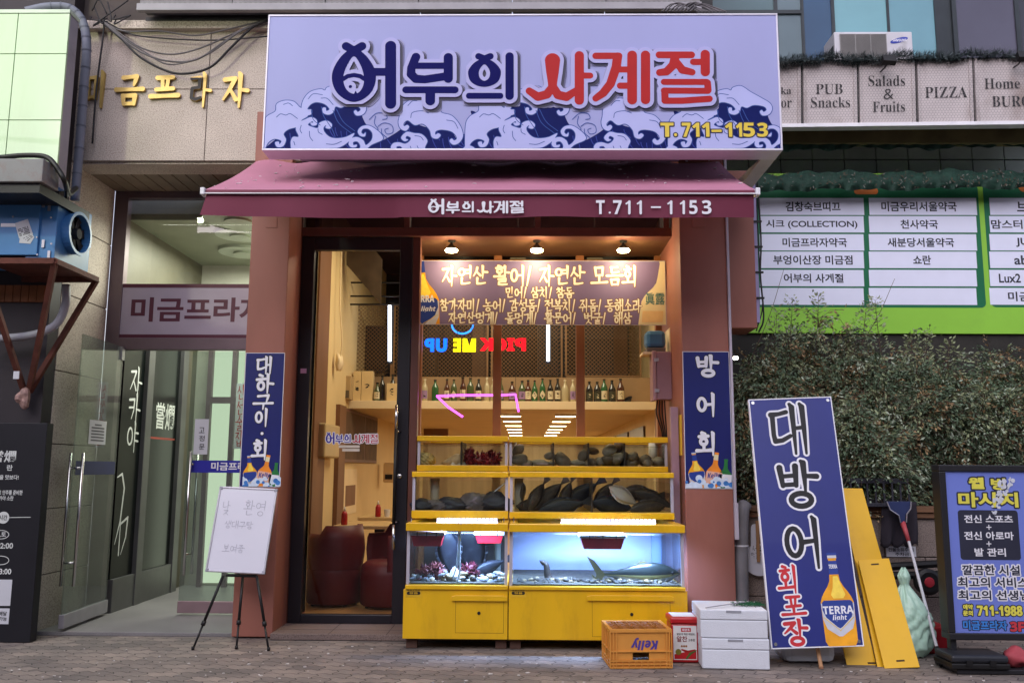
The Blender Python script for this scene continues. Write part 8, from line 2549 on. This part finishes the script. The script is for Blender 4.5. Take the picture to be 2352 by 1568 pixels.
for (r, h) in prof:
    for j in range(n):
        a = 2 * math.pi * j / n; v.append((fbx1 + h, cy_ + r * math.cos(a), cz_ + r * math.sin(a)))
for i in range(len(prof) - 1):
    for j in range(n): a, b_ = i * n + j, i * n + (j + 1) % n; f.append((a, b_, b_ + n, a + n))
ring_.add(v, f); ring_.done('outlet_collar', fb, T, smooth=False)
MB().lathe((fbx1 + .0015, cy_, cz_), [(R_ - .014, 0), (R_ - .014, .002)], n, axis=(1, 0, 0)).done('outlet_hole', mat('hole_black', (8, 8, 10), .9, var=0), T)
fl_b = MB()
for k in range(7):
    a = k * 2 * math.pi / 7; e1 = Vector((0, math.cos(a), math.sin(a))); e2 = Vector((.03, -math.sin(a), math.cos(a)))
    c = Vector((fbx1 + .02, cy_, cz_)); fl_b.slab([c + e1 * .03, c + e1 * .15, c + e1 * .14 + e2 * .07, c + e1 * .04 + e2 * .03], (1, 0, 0), .004)
fl_b.lathe((fbx1 + .02, cy_, cz_), [(.045, 0), (.04, .04)], 14, axis=(1, 0, 0))
fl_b.done('fan_blade', mat('blade_grey', (34, 36, 40), .8, 0), T)
bl_ = MB()
for (px, py) in ((120, 462), (117, 500), (118, 560), (88, 460), (85, 545), (86, 585), (30, 498)): c = at(px, py, FYN - .022); bl_.lathe(c, [(.008, 0), (.006, .006)], 8, axis=(0, -1, 0))
for (px, py) in ((114, 476), (113, 585), (100, 560), (101, 468)): c = at(px, py, FYN - .004 if px > 93 else FYN - .022); bl_.box(c.x - .01, c.x + .01, c.y - .008, c.y, c.z - .03, c.z + .03)
bl_.done('hinge_bolt', M['alu'], T)
for (q, rows_) in ((((34, 513), (64, 503), (76, 538), (44, 548)), 5), (((46, 546), (72, 534), (79, 545), (70, 560), (44, 558)), 3)):
    sp3 = ypan(0, 446, 93, 596, FYN - .0215)
    pts = [sp3.px(*z) for z in q]
    so = link_mesh('paper_sticker', [sp3.at(*p, .0008 if rows_ == 5 else .0014) for p in pts], [tuple(range(len(pts)))], paper, T)
    lm_ = MB(); a, b_, c, d = [Vector(p) for p in pts[:4]]
    for k in range(rows_):
        for u in range(9):
            if rnd.random() < .2: continue
            v_ = .42 + .5 * k / rows_ if rows_ == 5 else .2 + .6 * k / rows_
            p0 = a.lerp(b_, .1 + .085 * u).lerp(d.lerp(c, .1 + .085 * u), v_); p1 = p0 + (b_ - a) * .06; dn = (d - a) * .07
            lm_.quad(sp3.at(p0.x, p0.y, .002), sp3.at(p1.x, p1.y, .002), sp3.at(p1.x + dn.x, p1.y + dn.y, .002), sp3.at(p0.x + dn.x, p0.y + dn.y, .002))
    lm_.done('print_rows', M['ink'], so)
a = ypan(0, 446, 93, 596, FYN - .0215); s0, t0, s1, t1 = a.box(2, 513, 36, 521)
MB().quad(a.at(s0, t0, .0006), a.at(s1, t0, .0006), a.at(s1, t1, .0006), a.at(s0, t1, .0006)).done('tape', M['letter_white'], T)
# rusty bracket under it
rust = mat('rusty_steel', (92, 50, 40), .75, .2, var=.3, vs=9, dirt=.5, dc=(60, 36, 30), bump=.2)
T = thing('rusty_bracket', 'rusty brown angle iron wall bracket carrying the blue fan', 'bracket', at(66, 900, -.14))
n1, n2 = at(126, 604, -.74), at(234, 656, -.12)
n0 = at(-60, 604, -.74); n3 = Vector((n0.x, -.12, n2.z))
zt_ = fz0 - .004
n1.z = n0.z = n2.z = n3.z = zt_ - .03
n2.x = n1.x + .0
fm = MB()
def bar(a, c, w_=.028): fm.tube([a, c], w_, 4)
for a, c in ((n0, n1), (n1, n2), (n2, n3)): bar(a, c)
fm.slab([n0 + Vector((0, 0, .028)), n1 + Vector((0, 0, .028)), n2 + Vector((0, 0, .028)), n3 + Vector((0, 0, .028))], (0, 0, 1), .006)
fm.done('platform', rust, T)
foot_ = at(62, 900, -.16)
lg = MB()
for a in (n1, n2, Vector((n1.x - .55, -.74, n1.z))): lg.tube([a, foot_ + Vector((rnd.uniform(-.02, .02), rnd.uniform(-.02, .02), 0))], .026, 4)
lg.done('strut', rust, T)
MB().blob(foot_ + Vector((-.01, -.03, -.05)), (.055, .04, .07), 5, .35).done('wrapped_foot', mat('foil_wrap', (150, 120, 112), .5, .3, var=.3, vs=30), T)
c = at(43, 862, -.3); MB().box(c.x - .025, c.x + .02, -.33, -.325, c.z - .03, c.z + .03).done('tag_label', paper, T)
# black izakaya menu panel
MPY = -.24
mx1 = at(89, 1220, MPY).x; mz1 = at(40, 971, MPY).z
T = thing('black_menu_panel', 'tall black standing panel with white restaurant lettering at the left edge', 'signboard', (mx1 - .4, MPY, 0))
bp_ = MB().box(mx1 - 1.1, mx1, MPY, MPY + .09, .004, mz1).done('panel', mat('panel_black', (22, 22, 28), .45, var=.1), T, bevel=.003)
mp2 = Pan((mx1 - 1.1, MPY, mz1), (mx1, MPY, mz1), (mx1 - 1.1, MPY, 0))
for tx, bx in (('嘗爛', (-18, 1034, 37, 1061)), ('란', (16, 1067, 29, 1080)), ('을 맛보다!', (-1, 1090, 43, 1101)), ('로 안주를 준비한', (-4, 1125, 52, 1136)), ('카야 소란', (-2, 1138, 31, 1149)), ('02:00', (-8, 1246, 30, 1259)), ('03:00', (-10, 1305, 26, 1318))):
    text(bp_, mp2, tx, bx, wl, .001, .02)
F = Field(mp2.w - .6, 0, mp2.w, mp2.h, .004)
a, c = mp2.px(8, 1188), mp2.px(70, 1187)
F.stroke([a, c], .0025); F.disc(a[0], a[1], .045)
lay('oval_badge', F, mp2, .001, wl, bp_); text(bp_, mp2, '시간', (-2, 1182, 17, 1194), M['ink'], .002, .02)
F = Field(mp2.w - .6, 0, mp2.w, mp2.h, .003)
for y in (1227, 1286):
    c = mp2.px(2, y); F.stroke([(c[0] + .062 * math.cos(t_), c[1] + .032 * math.sin(t_)) for t_ in [i * math.pi / 14 for i in range(29)]], .0025)
lay('oval_line', F, mp2, .001, wl, bp_); text(bp_, mp2, '금,토', (-12, 1221, 14, 1233), wl, .001, .02)
for (l, t, r, b_) in ((-40, 1330, 26, 1390), (-40, 1396, 21, 1432)):
    s0, t0, s1, t1 = mp2.box(l, t, r, b_); MB().quad(mp2.at(s0, t0, .001), mp2.at(s1, t0, .001), mp2.at(s1, t1, .001), mp2.at(s0, t1, .001)).done('white_card', paper, bp_)
text(bp_, mp2, '배달', (-2, 1403, 16, 1413), M['ink'], .002, .02); text(bp_, mp2, '가능', (-2, 1415, 16, 1425), M['ink'], .002, .02)
# upper fascia of the floor above with wire, and the messy cables
x0, x1, z0, z1 = rect(322, -40, 1608, 13, -.15)
T = thing('upper_fascia', 'grey weathered sign strip with hex wire running above the shop sign', 'fascia', ((x0 + x1) / 2, 0, z0))
ym = MB()
for k in range(6):
    a = x0 + (x1 - x0) * k / 6; ym.box(a + .004, a + (x1 - x0) / 6 - .004, -.15, .0, z0, z1 + .5)
ym.done('panel', mat('grey_fascia', (128, 126, 128), .7, var=.15, vs=9, dirt=.6, dc=(70, 66, 64), ds=4), T)
zz = at(900, 22, -.2).z
MB().box(x0, x1, -.2, -.15, zz, z0 - .001).done('white_trim', mat('grey_trim', (150, 148, 152), .6, var=.1), T, bevel=.003)
MB().box(x0, x1 + .2, -.02, .3, lz1 - .0, zz - .001).done('dark_gap', M['black'], T)
hb = MB()
for i in range(110):
    for j in range(3):
        x = x0 + i * (x1 - x0) / 110 + (j % 2) * .018; z = z0 + .012 + j * .03
        pts = [(x + .019 * math.cos(q * math.pi / 3), -.152, z + .017 * math.sin(q * math.pi / 3)) for q in range(7)]
        for a, c in zip(pts[:3], pts[1:4]):
            hb.quad((a[0], a[1], a[2] - .0012), (c[0], c[1], c[2] - .0012), (c[0], c[1], c[2] + .0012), (a[0], a[1], a[2] + .0012))
hb.done('hex_wire', mat('wire_dark', (70, 68, 68), .6), T)
cabm = mat('cable_grey', (92, 88, 90), .6, var=.2); cabk = mat('cable_black', (34, 32, 36), .6)
wires = [([(318, 50), (400, 72), (520, 72), (640, 82), (760, 66), (860, 50)], 0, 'grey cable with the flattest sag under the cornice', .007),
 ([(330, 48), (420, 78), (520, 88), (700, 93), (885, 84)], 1, 'black cable running almost straight to the sign', .006),
 ([(330, 50), (380, 75), (450, 108), (530, 124), (600, 122), (680, 105), (760, 80), (880, 46)], 0, 'grey cable in the upper sagging bundle', .007),
 ([(330, 52), (380, 82), (450, 118), (540, 140), (640, 138), (730, 100), (800, 68), (884, 48)], 0, 'grey cable in the middle of the sagging bundle', .008),
 ([(325, 52), (390, 90), (450, 130), (530, 160), (600, 170), (690, 155), (760, 110), (830, 65), (885, 48)], 1, 'thick black cable with the deepest sag', .010),
 ([(330, 50), (400, 90), (470, 120), (540, 147), (620, 142), (700, 118), (790, 74), (880, 50)], 0, 'thin grey cable woven through the bundle', .006)]
for pts, mi, lb, r in wires:
    q = [at(x * .6914 * .3827 * 1.0 if False else x * .2646 + 0 if False else x, y, SY - .12 - .03 * i_ / 5) for i_, (x, y) in enumerate([(px_ * .65 + 8 if False else px_, py_) for px_, py_ in pts])]
    q = [at(230 + (x - 318) * (615 - 230) / (885 - 318), y, SY - .1) for (x, y) in pts]
    o = MB().tube(bez(q, 8), r, 6).done('hanging_cable', cabm if not mi else cabk, None, smooth=True, base=q[0]); tag(o, lb, 'cable', 'cables sagging across the granite')
o = MB()
for k in range(7):
    a = at(rnd.uniform(240, 268), rnd.uniform(30, 52), SY - .1); o.tube(bez([a, a + Vector((rnd.uniform(-.15, .15), -.02, rnd.uniform(-.1, .15))), a + Vector((rnd.uniform(-.2, .2), 0, rnd.uniform(-.05, .2)))], 6), .006, 5)
o.tube(bez([at(240, 40, SY - .1), at(236, 90, SY - .08), at(222, 200, SY - .06), at(212, 330, SY - .05)], 8), .008, 6)
tag(o.done('cable_knot', cabk, None, smooth=True, base=at(255, 45, SY - .1)), 'tangled knot of black cables at the corner above the gold letters', 'cable')
o = MB()
for k in range(9):
    x = 1520 + k * 8; a = at(x, 27, -.6); o.tube(bez([a, at(x + 25, 12 - rnd.random() * 6, -.55), at(x + 60, 14 + rnd.random() * 6, -.55), at(x + 85, 28, -.6)], 6), .006, 5)
tag(o.done('cable_coil', cabm, None, smooth=True, base=at(1560, 27, -.6)), 'loose coil of grey wires on top of the shop sign', 'cable')
area('lobby_light', (-2.9, 1.55, CZ - .06), 1.0, 1.4, 40, (.96, 1.0, .86))
OB = thing('unseen_opposite_block', 'plain grey unseen block added behind the viewpoint to shape reflections and skylight', 'building', (0, -17, 0))  # unseen block added to cut low sky light and its reflections in the glass
MB().box(-40, 40, -20, -17, .004, 8.5).done('wall', mat('opposite_grey', (120, 116, 118), .7, var=.2, vs=.6), OB)
wm = MB()
for k in range(20):
    for j in range(2): wm.box(-39 + k * 4, -36.4 + k * 4, -16.99, -16.95, 1.2 + 3.4 * j, 3.2 + 3.4 * j)
wm.done('window_band', mat('opposite_glass', (60, 66, 80), .2, var=.2, vs=.5), OB)
